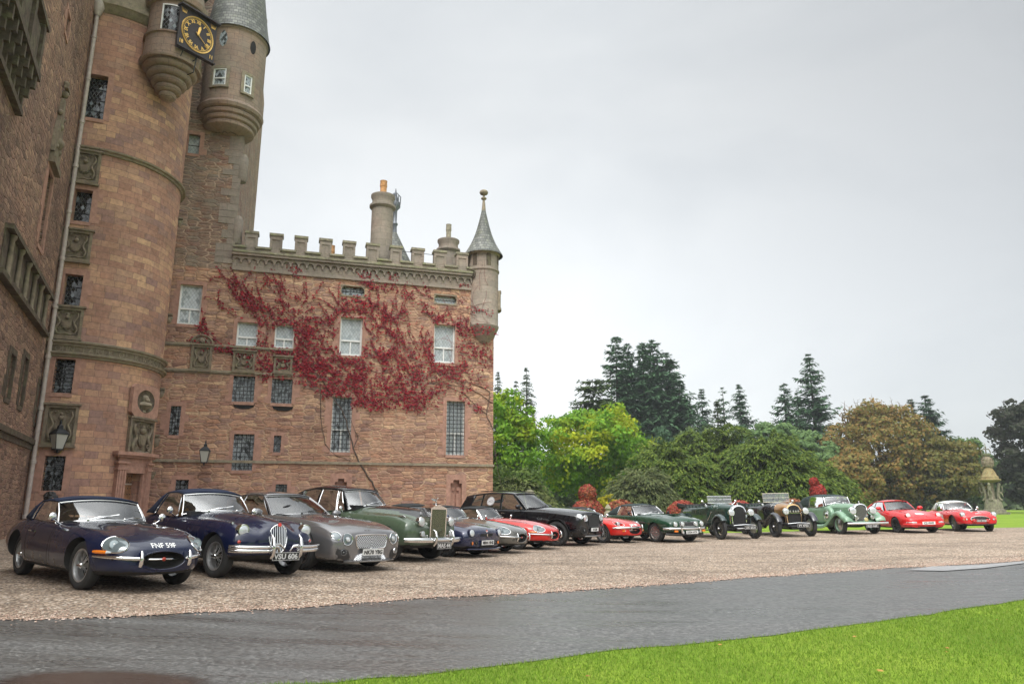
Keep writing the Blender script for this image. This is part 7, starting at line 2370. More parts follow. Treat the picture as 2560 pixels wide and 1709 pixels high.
# ---- modern grey grand tourer ----
c = Car('grand_tourer', 'modern dark grey grand tourer with mesh grille and white plate NK70 YBG', (-3.95, 13.6), 54, 1.67, 2.85)
P = paint('tungsten_grey_paint', (.20, .195, .20), .6, .24)
c.body([(.92, .62, .20, .40, (.62, .55), (.56, .63), (.40, .68), (.2, .70), .705),
        (.86, .83, .17, .40, (.84, .60), (.72, .70), (.48, .745), (.25, .765), .77),
        (.66, .92, .155, .44, (.93, .68), (.79, .80), (.53, .815), (.28, .845), .85),
        (.3, .955, .16, .48, (.96, .77), (.81, .90), (.58, .885), (.3, .925), .93),
        (-.15, .965, .16, .5, (.965, .80), (.82, .935), (.62, .92), (.3, .965), .97),
        (-.7, .935, .16, .5, (.93, .80), (.81, .955), (.64, .955), (.3, 1.0), 1.0),
        (-1.15, .925, .16, .5, (.92, .80), (.83, .96), (.68, .98), (.3, 1.02), 1.02),
        (-1.7, .925, .16, .5, (.92, .82), (.845, .965), (.6, .97), (.3, .97), .97),
        (-2.35, .95, .16, .5, (.95, .86), (.85, .985), (.6, .98), (.3, .98), .98),
        (-2.85, .975, .18, .52, (.97, .86), (.83, .995), (.6, 1.0), (.3, 1.0), 1.0),
        (-3.35, .93, .24, .54, (.91, .82), (.78, .97), (.55, 1.0), (.3, 1.01), 1.01),
        (-3.72, .82, .32, .56, (.80, .76), (.7, .90), (.5, .94), (.3, .95), .95),
        (-3.88, .66, .42, .58, (.64, .72), (.56, .82), (.42, .85), (.2, .86), .86)], [P, UNDER], arches=[((0, .365), .41, .58, 1.1), ((-2.85, .365), .41, .62, 1.1)], boxes=[((-2.0, 0, 1.2), (1.5, 1.45, 1.0))])
GO = [(-.40, .62), (-.38, .67), (-.2, .682), (0, .685), (.2, .682), (.38, .67), (.40, .62), (.37, .47), (.33, .43), (0, .42), (-.33, .43), (-.37, .47)]
mesh_grille(c, GO, STEEL, pitch=.05, r=.0036, fr_r=.014)
c.trace([(0, .43 + .035 * i) for i in range(8)], 'front', .007, 'grille_bar', CHROME, None, lift=.01)
LO = [(-.42, .22), (-.36, .30), (-.25, .345), (0, .355), (.25, .345), (.36, .30), (.42, .22), (0, .205)]
mesh_grille(c, LO, CHROME, name='lower_grille', pitch=.035, r=.0035, fr_r=.008, frame=P)
for sg in (-1, 1):
    SO = [(.52, .235), (.50, .30), (.56, .40), (.66, .44), (.78, .44), (.80, .36), (.76, .25), (.62, .22)]
    g = c.patch([(y * sg, z) for y, z in SO], 'front', .004, 'side_intake', plain('dark_mesh', (.06, .06, .062), .35, .7), None, 4)
    h = c.front(sg * .66, .37, .012)
    if h: c.lamp(h[0], (1, sg * .4, 0), .055, .02, 'fog_lamp', CHROME, BLACKT, .15)
    for (y, z, r_) in ((.585, .60, .102), (.785, .655, .066)):
        g = c.patch(ell(sg * y, z, r_ * 1.02, r_, 30), 'front', .008, 'headlight', LENSG, None, 4); c.trace(ell(sg * y, z, r_ * 1.02, r_, 30), 'front', .008, 'headlight_rim', CHROME, g, closed=True, lift=.009)
        if r_ > .1:
            h = c.front(sg * y, z, .016); c.lamp(h[0], (1, sg * .15, .1), .05, .01, 'projector', STEEL, LENSC, .3, g)
c.bar([(.88, -.62, .205), (.965, -.3, .198), (.975, 0, .196), (.965, .3, .198), (.88, .62, .205)], .013, 'splitter', STEEL, flat=3)
c.plate('NK70 YBG', (.985, 0, .365), (1, 0, -.05), .52, .112, 'white')
c.add(MB().add([(.86, 0, .835), (.80, -.03, .85), (.84, -.11, .84), (.86, -.03, .83)], [(0, 1, 2, 3)]).add([(.86, 0, .835), (.80, .03, .85), (.84, .11, .84), (.86, .03, .83)], [(0, 1, 2, 3)]), 'winged_badge', CHROME)
c.cabin((-.82, -1.22, .76, 1.0, .955), (-1.62, -1.78, .58, 1.345, 1.31),
        [(-1.66, .585, 1.315, 1.365), (-2.05, .61, 1.335, 1.40), (-2.45, .61, 1.315, 1.395), (-2.95, .58, 1.20, 1.30), (-3.35, .58, 1.06, 1.13), (-3.6, .6, .97, 1.0)],
        [(-1.2, .80, .955), (-2.0, .83, .965), (-2.7, .82, .985), (-3.2, .74, 1.0), (-3.6, .62, .98)], [(-1.28, -1.82, -2.25, -2.35), (-2.28, -2.38, -3.05, -2.85)], P, quarter=(-3.05, -2.85, -3.6, -3.55), seatx=[-2.0, -2.75], frame_r=.010, apr=.032, frame=STEEL, pillar=P)
c.mirror(-1.35, 1.02, 1.0, mat=P, big=True)
door_lines(c, -1.15, -2.5, .34, .90)
shut(c, [(.74, .40), (.5, .52), (.1, .58), (-.4, .62), (-.9, .66)], 'top')
c.wheels(.365, .27, 'alloy10', .70, mats={'rim': STEEL}, steer=3)
# ---- black-over-green formal saloon ----
c = Car('formal_saloon', 'black-over-green formal saloon with tall temple grille, mascot and plate MAS 44', (-2.80, 16.2), 56, 1.47, 3.12)
PG = paint('sage_green_paint', (.070, .100, .062)); PK = paint('black_paint', (.006, .006, .007))
c.body([(.74, .50, .40, .54, (.51, .66), (.45, .72), (.35, .74), (.25, .755), .76),
        (.68, .80, .34, .58, (.81, .74), (.68, .88), (.50, .83), (.29, .88), .90),
        (.56, .89, .30, .6, (.90, .80), (.72, .99), (.49, .89), (.29, 1.05), 1.09),
        (.2, .92, .28, .6, (.93, .85), (.76, 1.045), (.50, .95), (.31, 1.13), 1.18),
        (-.3, .93, .28, .6, (.935, .85), (.78, 1.03), (.55, .99), (.35, 1.155), 1.20),
        (-.8, .93, .28, .6, (.93, .84), (.81, 1.0), (.60, 1.03), (.39, 1.17), 1.21),
        (-1.25, .93, .28, .6, (.93, .82), (.84, .995), (.66, 1.06), (.42, 1.17), 1.21),
        (-1.8, .93, .28, .6, (.93, .82), (.86, .995), (.7, 1.02), (.3, 1.02), 1.02),
        (-2.6, .935, .28, .6, (.935, .84), (.86, 1.005), (.7, 1.03), (.3, 1.03), 1.03),
        (-3.12, .95, .29, .6, (.95, .87), (.84, 1.03), (.66, 1.045), (.3, 1.06), 1.06),
        (-3.75, .89, .32, .6, (.88, .82), (.77, .98), (.56, 1.02), (.3, 1.05), 1.06),
        (-4.3, .76, .38, .6, (.74, .73), (.64, .87), (.45, .92), (.2, .95), .95),
        (-4.5, .56, .45, .6, (.54, .68), (.48, .77), (.36, .81), (.2, .83), .83)], [PG, UNDER, PK], arches=[((0, .37), .42, .55, 1.15), ((-3.12, .37), .40, .62, 1.15)],
       split=lambda p, n: p.x < .60 and p.x > -1.6 and abs(p.y) < .40 and p.z > .99 and n.z > .35, boxes=[((-2.3, 0, 1.25), (1.7, 1.45, 1.0))])
# temple-front radiator shell
mb = MB(); X0, X1 = .62, .80; hw, zb_, zt_, zp_ = .285, .44, 1.20, 1.285
mb.add([(X1, -hw, zb_), (X1, hw, zb_), (X1, hw, zt_), (X1 - .0, 0, zp_), (X1, -hw, zt_), (X0 - .14, -hw, zb_), (X0 - .14, hw, zb_), (X0 - .14, hw, zt_), (X0 - .14, 0, zp_), (X0 - .14, -hw, zt_)], [(0, 5, 9, 4), (1, 2, 7, 6), (2, 3, 8, 7), (3, 4, 9, 8)])
mb.add([(X1, -hw, zt_ - .03), (X1, hw, zt_ - .03), (X1, hw, zt_), (X1, 0, zp_), (X1, -hw, zt_)], [(0, 1, 2, 3, 4)])
for sg in (-1, 1): mb.box((X1 - .005, sg * (hw - .018), (zb_ + zt_) / 2 - .015), (.03, .036, zt_ - zb_ - .03))
mb.box((X1 - .005, 0, zb_ + .012), (.03, hw * 2 - .08, .03)); mb.box((X1 - .06, 0, zp_ + .004), (.25, .02, .014))
g = c.add(mb, 'radiator_shell', CHROME, None, None)
c.add(MB().box((X1 - .07, 0, .8), (.02, hw * 2 - .06, .74)), 'radiator_core', UNDER, g)
mb = MB()
for i in range(-9, 10): mb.box((X1 - .012, i * .0265, .80), (.024, .009, .72))
c.add(mb, 'grille_slats', plain('green_tinted_steel', (.50, .56, .42), .22, 1.0), g, None)
mb = MB(); mb.tube([(X1 - .10, 0, zp_), (X1 - .10, 0, zp_ + .03), (X1 - .09, 0, zp_ + .08), (X1 - .07, 0, zp_ + .12)], [.02, .012, .014, .010], 8); mb.sphere((X1 - .05, 0, zp_ + .135), .013, 8, 6)
for sg in (-1, 1): mb.add([(X1 - .10, sg * .01, zp_ + .11), (X1 - .2, sg * .07, zp_ + .13), (X1 - .16, sg * .05, zp_ + .08), (X1 - .10, sg * .012, zp_ + .06)], [(0, 1, 2, 3)])
c.add(mb, 'mascot', CHROME, g, 60)
for sg in (-1, 1):
    c.lamp((.765, sg * .53, .895), (1, 0, 0), .098, .10); c.lamp((.79, sg * .50, .635), (1, 0, 0), .068, .05, 'fog_lamp', CHROME, LENSC, .2)
    h = c.top(.35, sg * .74, .012); c.add(MB().tube([h[0] + Vector((.12, 0, 0)), h[0] + Vector((.05, 0, .02)), h[0] + Vector((-.15, 0, .0))], [.008, .024, .006], 8), 'sidelight', CHROME, None, 60)
    mb = MB().tube([(.96, sg * .30, .38), (1.02, sg * .30, .46), (1.03, sg * .30, .58), (1.0, sg * .30, .68), (.93, sg * .30, .72)], [.024, .032, .031, .026, .016], 10); c.add(mb, 'overrider', CHROME, None, 70)
    c.trace([(.4 - i * .25, .58) for i in range(3)], 'side', .004, 'vent_strip', CHROME, None, sides=(sg,))
    mb = MB()
    for q in range(3): mb.tube([(.80, sg * .33, .555 + q * .02), (.78, sg * .48, .555 + q * .02)], .004, 4)
    c.add(mb, 'horn_grille', CHROME)
c.bar([(.66, -.95, .50), (.80, -.86, .50), (.92, -.62, .50), (.97, -.3, .50), (.98, 0, .50), (.97, .3, .50), (.92, .62, .50), (.80, .86, .50), (.66, .95, .50)], [.04, .05, .052, .052, .052, .052, .052, .05, .04], 'bumper', flat=.45)
c.plate('MAS 44', (1.01, 0, .385), (1, 0, .0), .50, .14, 'black')
c.cabin((-1.18, -1.44, .68, 1.205, 1.08), (-1.62, -1.76, .58, 1.535, 1.49),
        [(-1.66, .60, 1.50, 1.555), (-2.1, .64, 1.53, 1.61), (-2.7, .645, 1.525, 1.63), (-3.2, .63, 1.45, 1.57), (-3.65, .61, 1.28, 1.40), (-3.95, .62, 1.08, 1.14)],
        [(-1.4, .78, 1.07), (-2.4, .80, 1.03), (-3.2, .78, 1.05), (-3.95, .68, 1.06)], [(-1.47, -1.79, -1.72, -1.86), (-1.75, -1.90, -2.42, -2.42), (-2.50, -2.50, -3.15, -3.05)], PK, quarter=(-3.15, -3.05, -3.95, -3.92), seatx=[-2.25, -3.1], seat=SEATD, frame_r=.012, apr=.022, deck=.62)
c.mirror(-1.42, .94, 1.10, r=.06)
door_lines(c, -1.4, -2.45, .36, .98); door_lines(c, -2.47, -3.1, .36, .98, False)
c.wheels(.375, .21, 'disc', .56, steer=3, mats={'cap': CHROME})

# ---- dark blue open-top roadster, mid nineties ----
c = Car('roadster', 'dark blue roadster with faired round headlights and white plate M844 HNS', (-1.66, 18.1), 57, 1.26, 2.33)
P = paint('dark_blue_roadster_paint', (.012, .017, .055), .2)
c.body([(.78, .56, .27, .42, (.56, .54), (.50, .60), (.38, .63), (.2, .64), .645),
        (.70, .76, .23, .42, (.77, .58), (.66, .68), (.44, .69), (.24, .71), .715),
        (.50, .83, .20, .44, (.84, .62), (.66, .75), (.46, .74), (.26, .765), .77),
        (.15, .85, .18, .46, (.855, .66), (.67, .80), (.48, .785), (.28, .82), .825),
        (-.4, .84, .17, .46, (.84, .66), (.70, .81), (.52, .83), (.3, .865), .87),
        (-.85, .83, .17, .46, (.83, .66), (.73, .81), (.58, .86), (.3, .885), .89),
        (-1.3, .825, .17, .46, (.82, .68), (.74, .82), (.6, .84), (.3, .84), .84),
        (-1.9, .835, .17, .46, (.83, .70), (.74, .83), (.6, .84), (.3, .84), .84),
        (-2.33, .85, .19, .47, (.85, .72), (.72, .85), (.55, .86), (.3, .87), .87),
        (-2.85, .80, .24, .48, (.79, .68), (.67, .80), (.5, .83), (.25, .84), .84),
        (-3.1, .66, .34, .5, (.64, .62), (.55, .72), (.4, .76), (.2, .77), .77)], [P, UNDER], arches=[((0, .31), .35, .50, 1.0), ((-2.33, .31), .35, .53, 1.0)], boxes=[((-1.6, 0, 1.0), (.95, 1.2, 1.0))])
SL = [(-.30, .555), (-.26, .59), (0, .60), (.26, .59), (.30, .555), (.26, .525), (0, .515), (-.26, .525)]
g = c.patch(SL, 'front', .004, 'grille', UNDER, None, 4); c.trace(SL, 'front', .007, 'grille_surround', P, g, closed=True, lift=.004)
mb = MB().box((.80, 0, .556), (.012, .04, .06)); c.add(mb, 'grille_badge', CHROME, g)
mb = MB(); mb.box((.79, 0, .30), (.03, .5, .13)); c.add(mb, 'lower_intake', UNDER)
c.bar([(.70, -.70, .225), (.80, -.35, .22), (.825, 0, .22), (.80, .35, .22), (.70, .70, .225)], .020, 'chin_spoiler', P, flat=2.2)
for sg in (-1, 1):
    h = c.front(sg * .595, .605, .02); p = (h[0] if h else Vector((.7, sg * .595, .6))) + Vector((.01, 0, 0)); c.lamp(p, (1, sg * .08, .12), .098, .08, rim=P)
    for (y, col) in ((.56, AMBER), (.42, BLACKT)):
        h = c.front(sg * y, .37, .01)
        if h: c.lamp(h[0], (1, 0, 0), .048, .03, 'indicator' if y > .5 else 'brake_duct', BLACKT, col, .1)
c.plate('M844 HNS', (.83, 0, .375), (1, 0, 0), .52, .112, 'white')
c.lamp((.775, 0, .655), (1, 0, .5), .032, .01, 'nose_badge', CHROME, REDL, .1)
c.cabin((-.92, -1.16, .64, .885, .83), (-1.32, -1.45, .54, 1.185, 1.14),
        [(-1.36, .55, 1.145, 1.20), (-1.7, .58, 1.17, 1.25), (-2.05, .58, 1.14, 1.23), (-2.35, .57, 1.03, 1.11), (-2.6, .6, .87, .90)],
        [(-1.1, .67, .835), (-1.8, .72, .845), (-2.3, .69, .865), (-2.6, .62, .87)], [(-1.2, -1.47, -2.1, -2.0)], HB, quarter=(-2.1, -2.0, -2.6, -2.58), rname='soft_top', seatx=[-1.8], frame=STEEL, pillar=STEEL)
c.mirror(-1.15, .84, .93, mat=P)
door_lines(c, -.98, -1.9, .30, .76)
shut(c, [(.66, .33), (.3, .42), (-.1, .48), (-.6, .53), (-.85, .56)], 'top'); shut(c, [(.665, .3 * i / 4) for i in range(5)], 'top')
c.wheels(.305, .20, 'alloy7', .66, mats={'rim': STEEL}, steer=3)

# ---- black four-by-four ----
c = Car('four_by_four', 'tall black four-by-four with a round white sticker in its side window', (1.5, 23.7), 57, 1.69, 2.99, scale=1.0)
P = paint('onyx_black_paint', (.005, .005, .007))
c.body([(.90, .76, .32, .6, (.77, .88), (.70, .98), (.48, 1.045), (.2, 1.07), 1.075),
        (.83, .92, .28, .6, (.93, .91), (.82, 1.03), (.54, 1.09), (.25, 1.115), 1.12),
        (.50, .965, .27, .6, (.97, .95), (.85, 1.075), (.58, 1.11), (.3, 1.15), 1.16),
        (.1, .995, .26, .62, (.995, .98), (.88, 1.11), (.64, 1.14), (.3, 1.195), 1.20),
        (-.5, .98, .26, .62, (.98, .98), (.88, 1.13), (.68, 1.17), (.3, 1.225), 1.23),
        (-1.0, .975, .26, .62, (.975, .98), (.90, 1.13), (.7, 1.18), (.3, 1.235), 1.24),
        (-1.6, .975, .26, .62, (.975, 1.0), (.915, 1.14), (.7, 1.15), (.3, 1.15), 1.15),
        (-2.4, .985, .26, .62, (.985, 1.02), (.92, 1.155), (.7, 1.16), (.3, 1.16), 1.16),
        (-3.0, 1.0, .27, .64, (1.0, 1.03), (.92, 1.17), (.7, 1.17), (.3, 1.17), 1.17),
        (-3.6, .955, .33, .66, (.95, 1.0), (.88, 1.16), (.7, 1.18), (.3, 1.18), 1.18),
        (-4.05, .86, .40, .68, (.85, .95), (.80, 1.10), (.64, 1.15), (.3, 1.16), 1.16),
        (-4.18, .72, .50, .7, (.71, .92), (.66, 1.04), (.5, 1.10), (.3, 1.11), 1.11)], [P, UNDER], arches=[((0, .395), .455, .62, 1.2), ((-2.99, .395), .455, .62, 1.2)], boxes=[((-2.3, 0, 1.45), (2.3, 1.55, 1.2))])
GO = [(-.37, .88), (-.36, .95), (-.2, .97), (0, .975), (.2, .97), (.36, .95), (.37, .88), (.34, .66), (.30, .62), (0, .61), (-.30, .62), (-.34, .66)]
mesh_grille(c, GO, plain('gloss_black_mesh', (.03, .03, .03), .2), pitch=.055, r=.005, fr_r=.012, frame=BLACKT)
for sg in (-1, 1):
    for (y, z, r_) in ((.56, .90, .115), (.80, .945, .072)):
        g = c.patch(ell(sg * y, z, r_, r_ * .9, 28), 'front', .01, 'headlight', LENSC, None, 4); c.trace(ell(sg * y, z, r_, r_ * .9, 28), 'front', .010, 'headlight_rim', CHROME, g, closed=True, lift=.01)
    SO = [(.52, .42), (.50, .50), (.58, .60), (.80, .66), (.86, .58), (.80, .46), (.66, .40)]
    g = c.patch([(y * sg, z) for y, z in SO], 'front', .006, 'side_intake', UNDER, None, 4); c.trace([(y * sg, z) for y, z in SO], 'front', .010, 'intake_rim', P, g, closed=True, lift=.006)
    h = c.front(sg * .66, .52, .02)
    if h: c.lamp(h[0], (1, 0, 0), .05, .03, 'fog_lamp', BLACKT, LENSG, .1)
    mb = MB(); A = []
    for i in range(15):
        t = pi * (-.03 + 1.06 * i / 14); h = c.side(.475 * cos(t), .395 + .475 * sin(t), sg, .004)
        if h: A.append(h[0])
    if len(A) > 3: c.add(MB().tube(A, .020, 5), 'wheelarch_trim', BLACKT, None, 60)
    c.trace([(-.5 - .3 * i, 1.14 + .012 * i) for i in range(10)], 'side', .012, 'waist_strip', STEEL, None, sides=(sg,), lift=.002)
    c.trace([(-.55 - .35 * i, .34) for i in range(6)], 'side', .02, 'sill_strip', BLACKT, None, sides=(sg,), lift=.01)
    c.add(MB().tube([(-1.75, sg * .60, 1.745), (-2.4, sg * .62, 1.775), (-3.3, sg * .60, 1.75)], .014, 5), 'roof_rail', BLACKT)
c.bar([(.76, -.72, .33), (.93, -.4, .325), (.96, 0, .32), (.93, .4, .325), (.76, .72, .33)], .022, 'skid_strip', STEEL, flat=1.4)
c.plate('10 GM', (.945, 0, .53), (1, 0, 0), .52, .112, 'white')
c.cabin((-.85, -1.22, .80, 1.235, 1.17), (-1.62, -1.78, .68, 1.67, 1.635),
        [(-1.66, .69, 1.635, 1.685), (-2.2, .715, 1.675, 1.735), (-2.9, .71, 1.665, 1.735), (-3.45, .69, 1.61, 1.69), (-3.85, .68, 1.56, 1.64), (-4.0, .70, 1.30, 1.33), (-4.1, .72, 1.14, 1.16)],
        [(-1.2, .86, 1.15), (-2.0, .89, 1.155), (-3.0, .88, 1.175), (-3.6, .84, 1.19), (-4.1, .74, 1.17)], [(-1.32, -1.86, -2.22, -2.26), (-2.28, -2.33, -3.08, -3.05), (-3.13, -3.12, -3.60, -3.42)], P, quarter=(-3.62, -3.44, -4.1, -4.0), seatx=[-2.0, -2.9], frame_r=.012, apr=.035, frame=BLACKT, pillar=P, deck=.82)
d_ = (-2.5, 1.40)
h = None
mb = MB(); a_ = ell(-2.72, 1.415, .155, .150, 28)
def winp(x, z): return Vector((x, -(.885 - (z - 1.17) * .36 + .012), z))
mb.add([tuple(winp(x, z)) for x, z in a_], [tuple(range(28))]); o = c.add(mb, 'round_sticker', plain('sticker_white', (.62, .62, .62), .4), None, None)
mb = MB().tube([winp(x, z) - Vector((0, .004, 0)) for x, z in ell(-2.72, 1.415, .140, .135, 28)], .006, 4, closed=True); mb.tube([winp(-2.72 + .1 * cos(t * 2), 1.415 + .035 * sin(t * 3)) - Vector((0, .005, 0)) for t in [i * .4 for i in range(14)]], .006, 4); c.add(mb, 'sticker_print', plain('sticker_grey', (.25, .22, .24), .5), o, None)
c.mirror(-1.42, 1.06, 1.24, mat=P, big=True)
door_lines(c, -1.2, -2.24, .40, 1.08); door_lines(c, -2.27, -3.05, .5, 1.08)
shut(c, [(.70, .42), (.4, .58), (0, .66), (-.5, .72), (-.9, .76)], 'top')
c.wheels(.395, .28, 'alloy5', .68, mats={'rim': plain('black_alloy', (.04, .04, .042), .3, .6)}, steer=5)

# ---- dark green convertible with four front lamps ----
c = Car('convertible', 'dark green convertible with grey-green soft top, chrome bumper and white plate', (5.2, 25.8), 28, 1.50, 2.61)
P = paint('racing_green_paint', (.010, .045, .022))
c.body([(.86, .70, .38, .5, (.72, .62), (.63, .68), (.4, .70), (.2, .72), .725),
        (.78, .82, .30, .5, (.84, .66), (.72, .76), (.46, .77), (.26, .81), .82),
        (.45, .88, .25, .5, (.895, .71), (.74, .85), (.5, .84), (.29, .89), .90),
        (.05, .91, .24, .5, (.915, .75), (.76, .90), (.53, .885), (.31, .945), .95),
        (-.5, .90, .24, .5, (.90, .76), (.78, .91), (.56, .92), (.32, .985), .985),
        (-1.05, .89, .24, .5, (.89, .76), (.80, .92), (.62, .955), (.3, .995), .995),
        (-1.7, .895, .24, .5, (.90, .78), (.825, .925), (.6, .93), (.3, .93), .93),
        (-2.2, .905, .25, .5, (.91, .80), (.82, .94), (.6, .95), (.3, .95), .95),
        (-2.61, .915, .26, .5, (.915, .81), (.80, .955), (.6, .965), (.3, .97), .97),
        (-3.1, .88, .30, .52, (.87, .78), (.76, .93), (.55, .955), (.3, .965), .965),
        (-3.65, .80, .36, .54, (.79, .74), (.68, .87), (.5, .905), (.25, .92), .92),
        (-3.80, .70, .44, .56, (.69, .70), (.6, .78), (.45, .82), (.2, .83), .83)], [P, UNDER], arches=[((0, .33), .375, .56, 1.1), ((-2.61, .33), .37, .58, 1.1)], boxes=[((-1.9, 0, 1.1), (1.3, 1.3, 1.0))])
G2 = [(-.42, .56), (-.42, .70), (-.36, .715), (.36, .715), (.42, .70), (.42, .56)]
g = c.patch(G2, 'front', .006, 'grille', UNDER, None, 4); c.trace(G2, 'front', .010, 'grille_surround', CHROME, g, closed=True, lift=.008)
mb = MB()
for i in range(5): mb.tube([(c.front(y, .585 + i * .026, .012) or [Vector((.87, y, .6))])[0] for y in (-.4, -.2, 0, .2, .4)], .003, 4)
c.add(mb, 'grille_slats', STEEL, g, None)
for sg in (-1, 1):
    c.lamp((.885, sg * .30, .635), (1, 0, 0), .078, .06, 'driving_lamp'); h = c.front(sg * .60, .635, .02); c.lamp((h[0] if h else Vector((.85, sg * .6, .635))), (1, sg * .05, 0), .085, .05)
    mb = MB().box((.96, sg * .42, .43), (.05, .07, .17)); c.add(mb, 'overrider', CHROME)
    c.add(MB().box((.90, sg * .62, .40), (.05, .14, .06)), 'indicator', AMBER); c.lamp((.93, sg * .33, .35), (1, 0, 0), .055, .03, 'fog_lamp', BLACKT, LENSC)
    c.add(MB().add([(-.42, sg * .915, .66), (-.85, sg * .912, .66), (-.85, sg * .912, .685), (-.42, sg * .915, .685)], [(0, 1, 2, 3)]), 'side_vent', BLACKT)
    c.trace([(-.42 - i * .1, .70) for i in range(5)], 'side', .005, 'vent_strip', CHROME, None, sides=(sg,))
    c.trace([(-.5 - i * .3, .285) for i in range(6)], 'side', .03, 'sill_panel', plain('sill_brown', (.10, .05, .03), .5), None, sides=(sg,), lift=-.01)
c.bar([(.55, -.92, .485), (.80, -.86, .485), (.93, -.6, .485), (.965, 0, .485), (.93, .6, .485), (.80, .86, .485), (.55, .92, .485)], .035, 'bumper', flat=.5)
c.bar([(.60, -.84, .30), (.85, -.6, .28), (.90, 0, .27), (.85, .6, .28), (.60, .84, .30)], .04, 'chin_spoiler', BLACKT, flat=1.0)
c.plate('D534 HYX', (.985, .02, .36), (1, 0, 0), .52, .112, 'white')
c.add(MB().box((-.1, 0, .97), (.7, .34, .03)), 'bonnet_scoop', P, None, 30)
c.cabin((-1.02, -1.28, .70, .99, .935), (-1.50, -1.62, .58, 1.275, 1.235),
        [(-1.54, .59, 1.24, 1.29), (-1.95, .62, 1.26, 1.335), (-2.4, .62, 1.24, 1.325), (-2.8, .61, 1.13, 1.22), (-3.1, .63, .98, 1.02)],
        [(-1.25, .76, .93), (-2.0, .80, .93), (-2.7, .77, .955), (-3.1, .68, .965)], [(-1.36, -1.66, -2.35, -2.30)], HG, quarter=(-2.35, -2.30, -3.1, -3.06), rname='soft_top', seatx=[-2.0, -2.6], frame_r=.014, pillar=STEEL)
c.mirror(-1.35, .95, 1.0, mat=BLACKT)
door_lines(c, -1.1, -2.4, .34, .86)
c.wheels(.335, .22, 'alloy14', .66, mats={'rim': plain('bright_alloy', (.55, .5, .48), .25, .8)}, steer=5)

# ---------------- open tourers of the nineteen-twenties and the thirties drophead ----------------
def guard(c, path, w_, y, mat, name='mudguard', skirt=.05, crown=.035, inner=0, thick=.012):
    for sg in (-1, 1):
        P = []
        for (a, b), (d, e) in zip(path, path[1:]):
            for q in range(4): P.append((a + (d - a) * q / 4, b + (e - b) * q / 4))
        P.append(path[-1])
        # smooth
        for _ in range(3): P = [P[0]] + [((P[i - 1][0] + 2 * P[i][0] + P[i + 1][0]) / 4, (P[i - 1][1] + 2 * P[i][1] + P[i + 1][1]) / 4) for i in range(1, len(P) - 1)] + [P[-1]]
        sec = [(-w_ - inner, -skirt * .5), (-w_ * .9, -.006), (-w_ * .5, crown * .8), (0, crown), (w_ * .5, crown * .8), (w_ * .88, crown * .2), (w_, -skirt * .4), (w_ * .99, -skirt)]
        vs = []; k = len(P); n = len(sec)
        for i in range(k):
            tx, tz = P[min(i + 1, k - 1)][0] - P[max(i - 1, 0)][0], P[min(i + 1, k - 1)][1] - P[max(i - 1, 0)][1]
            L = math.hypot(tx, tz) or 1; nx, nz = tz / L, -tx / L
            if nz < 0 and abs(nz) > .2: nx, nz = -nx, -nz
            for dy, dn in sec: vs.append((P[i][0] + nx * dn, sg * (y + dy), P[i][1] + nz * dn))
        fs = [(i * n + j, (i + 1) * n + j, (i + 1) * n + j + 1, i * n + j + 1) for i in range(k - 1) for j in range(n - 1)]
        mb = MB().add(vs, fs); o = c.add(mb, name, mat, None, 60)
        m = o.modifiers.new('t', 'SOLIDIFY'); m.thickness = thick; m2 = o.modifiers.new('s', 'SUBSURF'); m2.levels = 1; m2.render_levels = 1
        me = eval_mesh(o); o.modifiers.clear(); o.data = me
def arc(cx, cz, r, a0, a1, n=8): return [(cx + r * cos(R(a0 + (a1 - a0) * i / (n - 1))), cz + r * sin(R(a0 + (a1 - a0) * i / (n - 1)))) for i in range(n)]
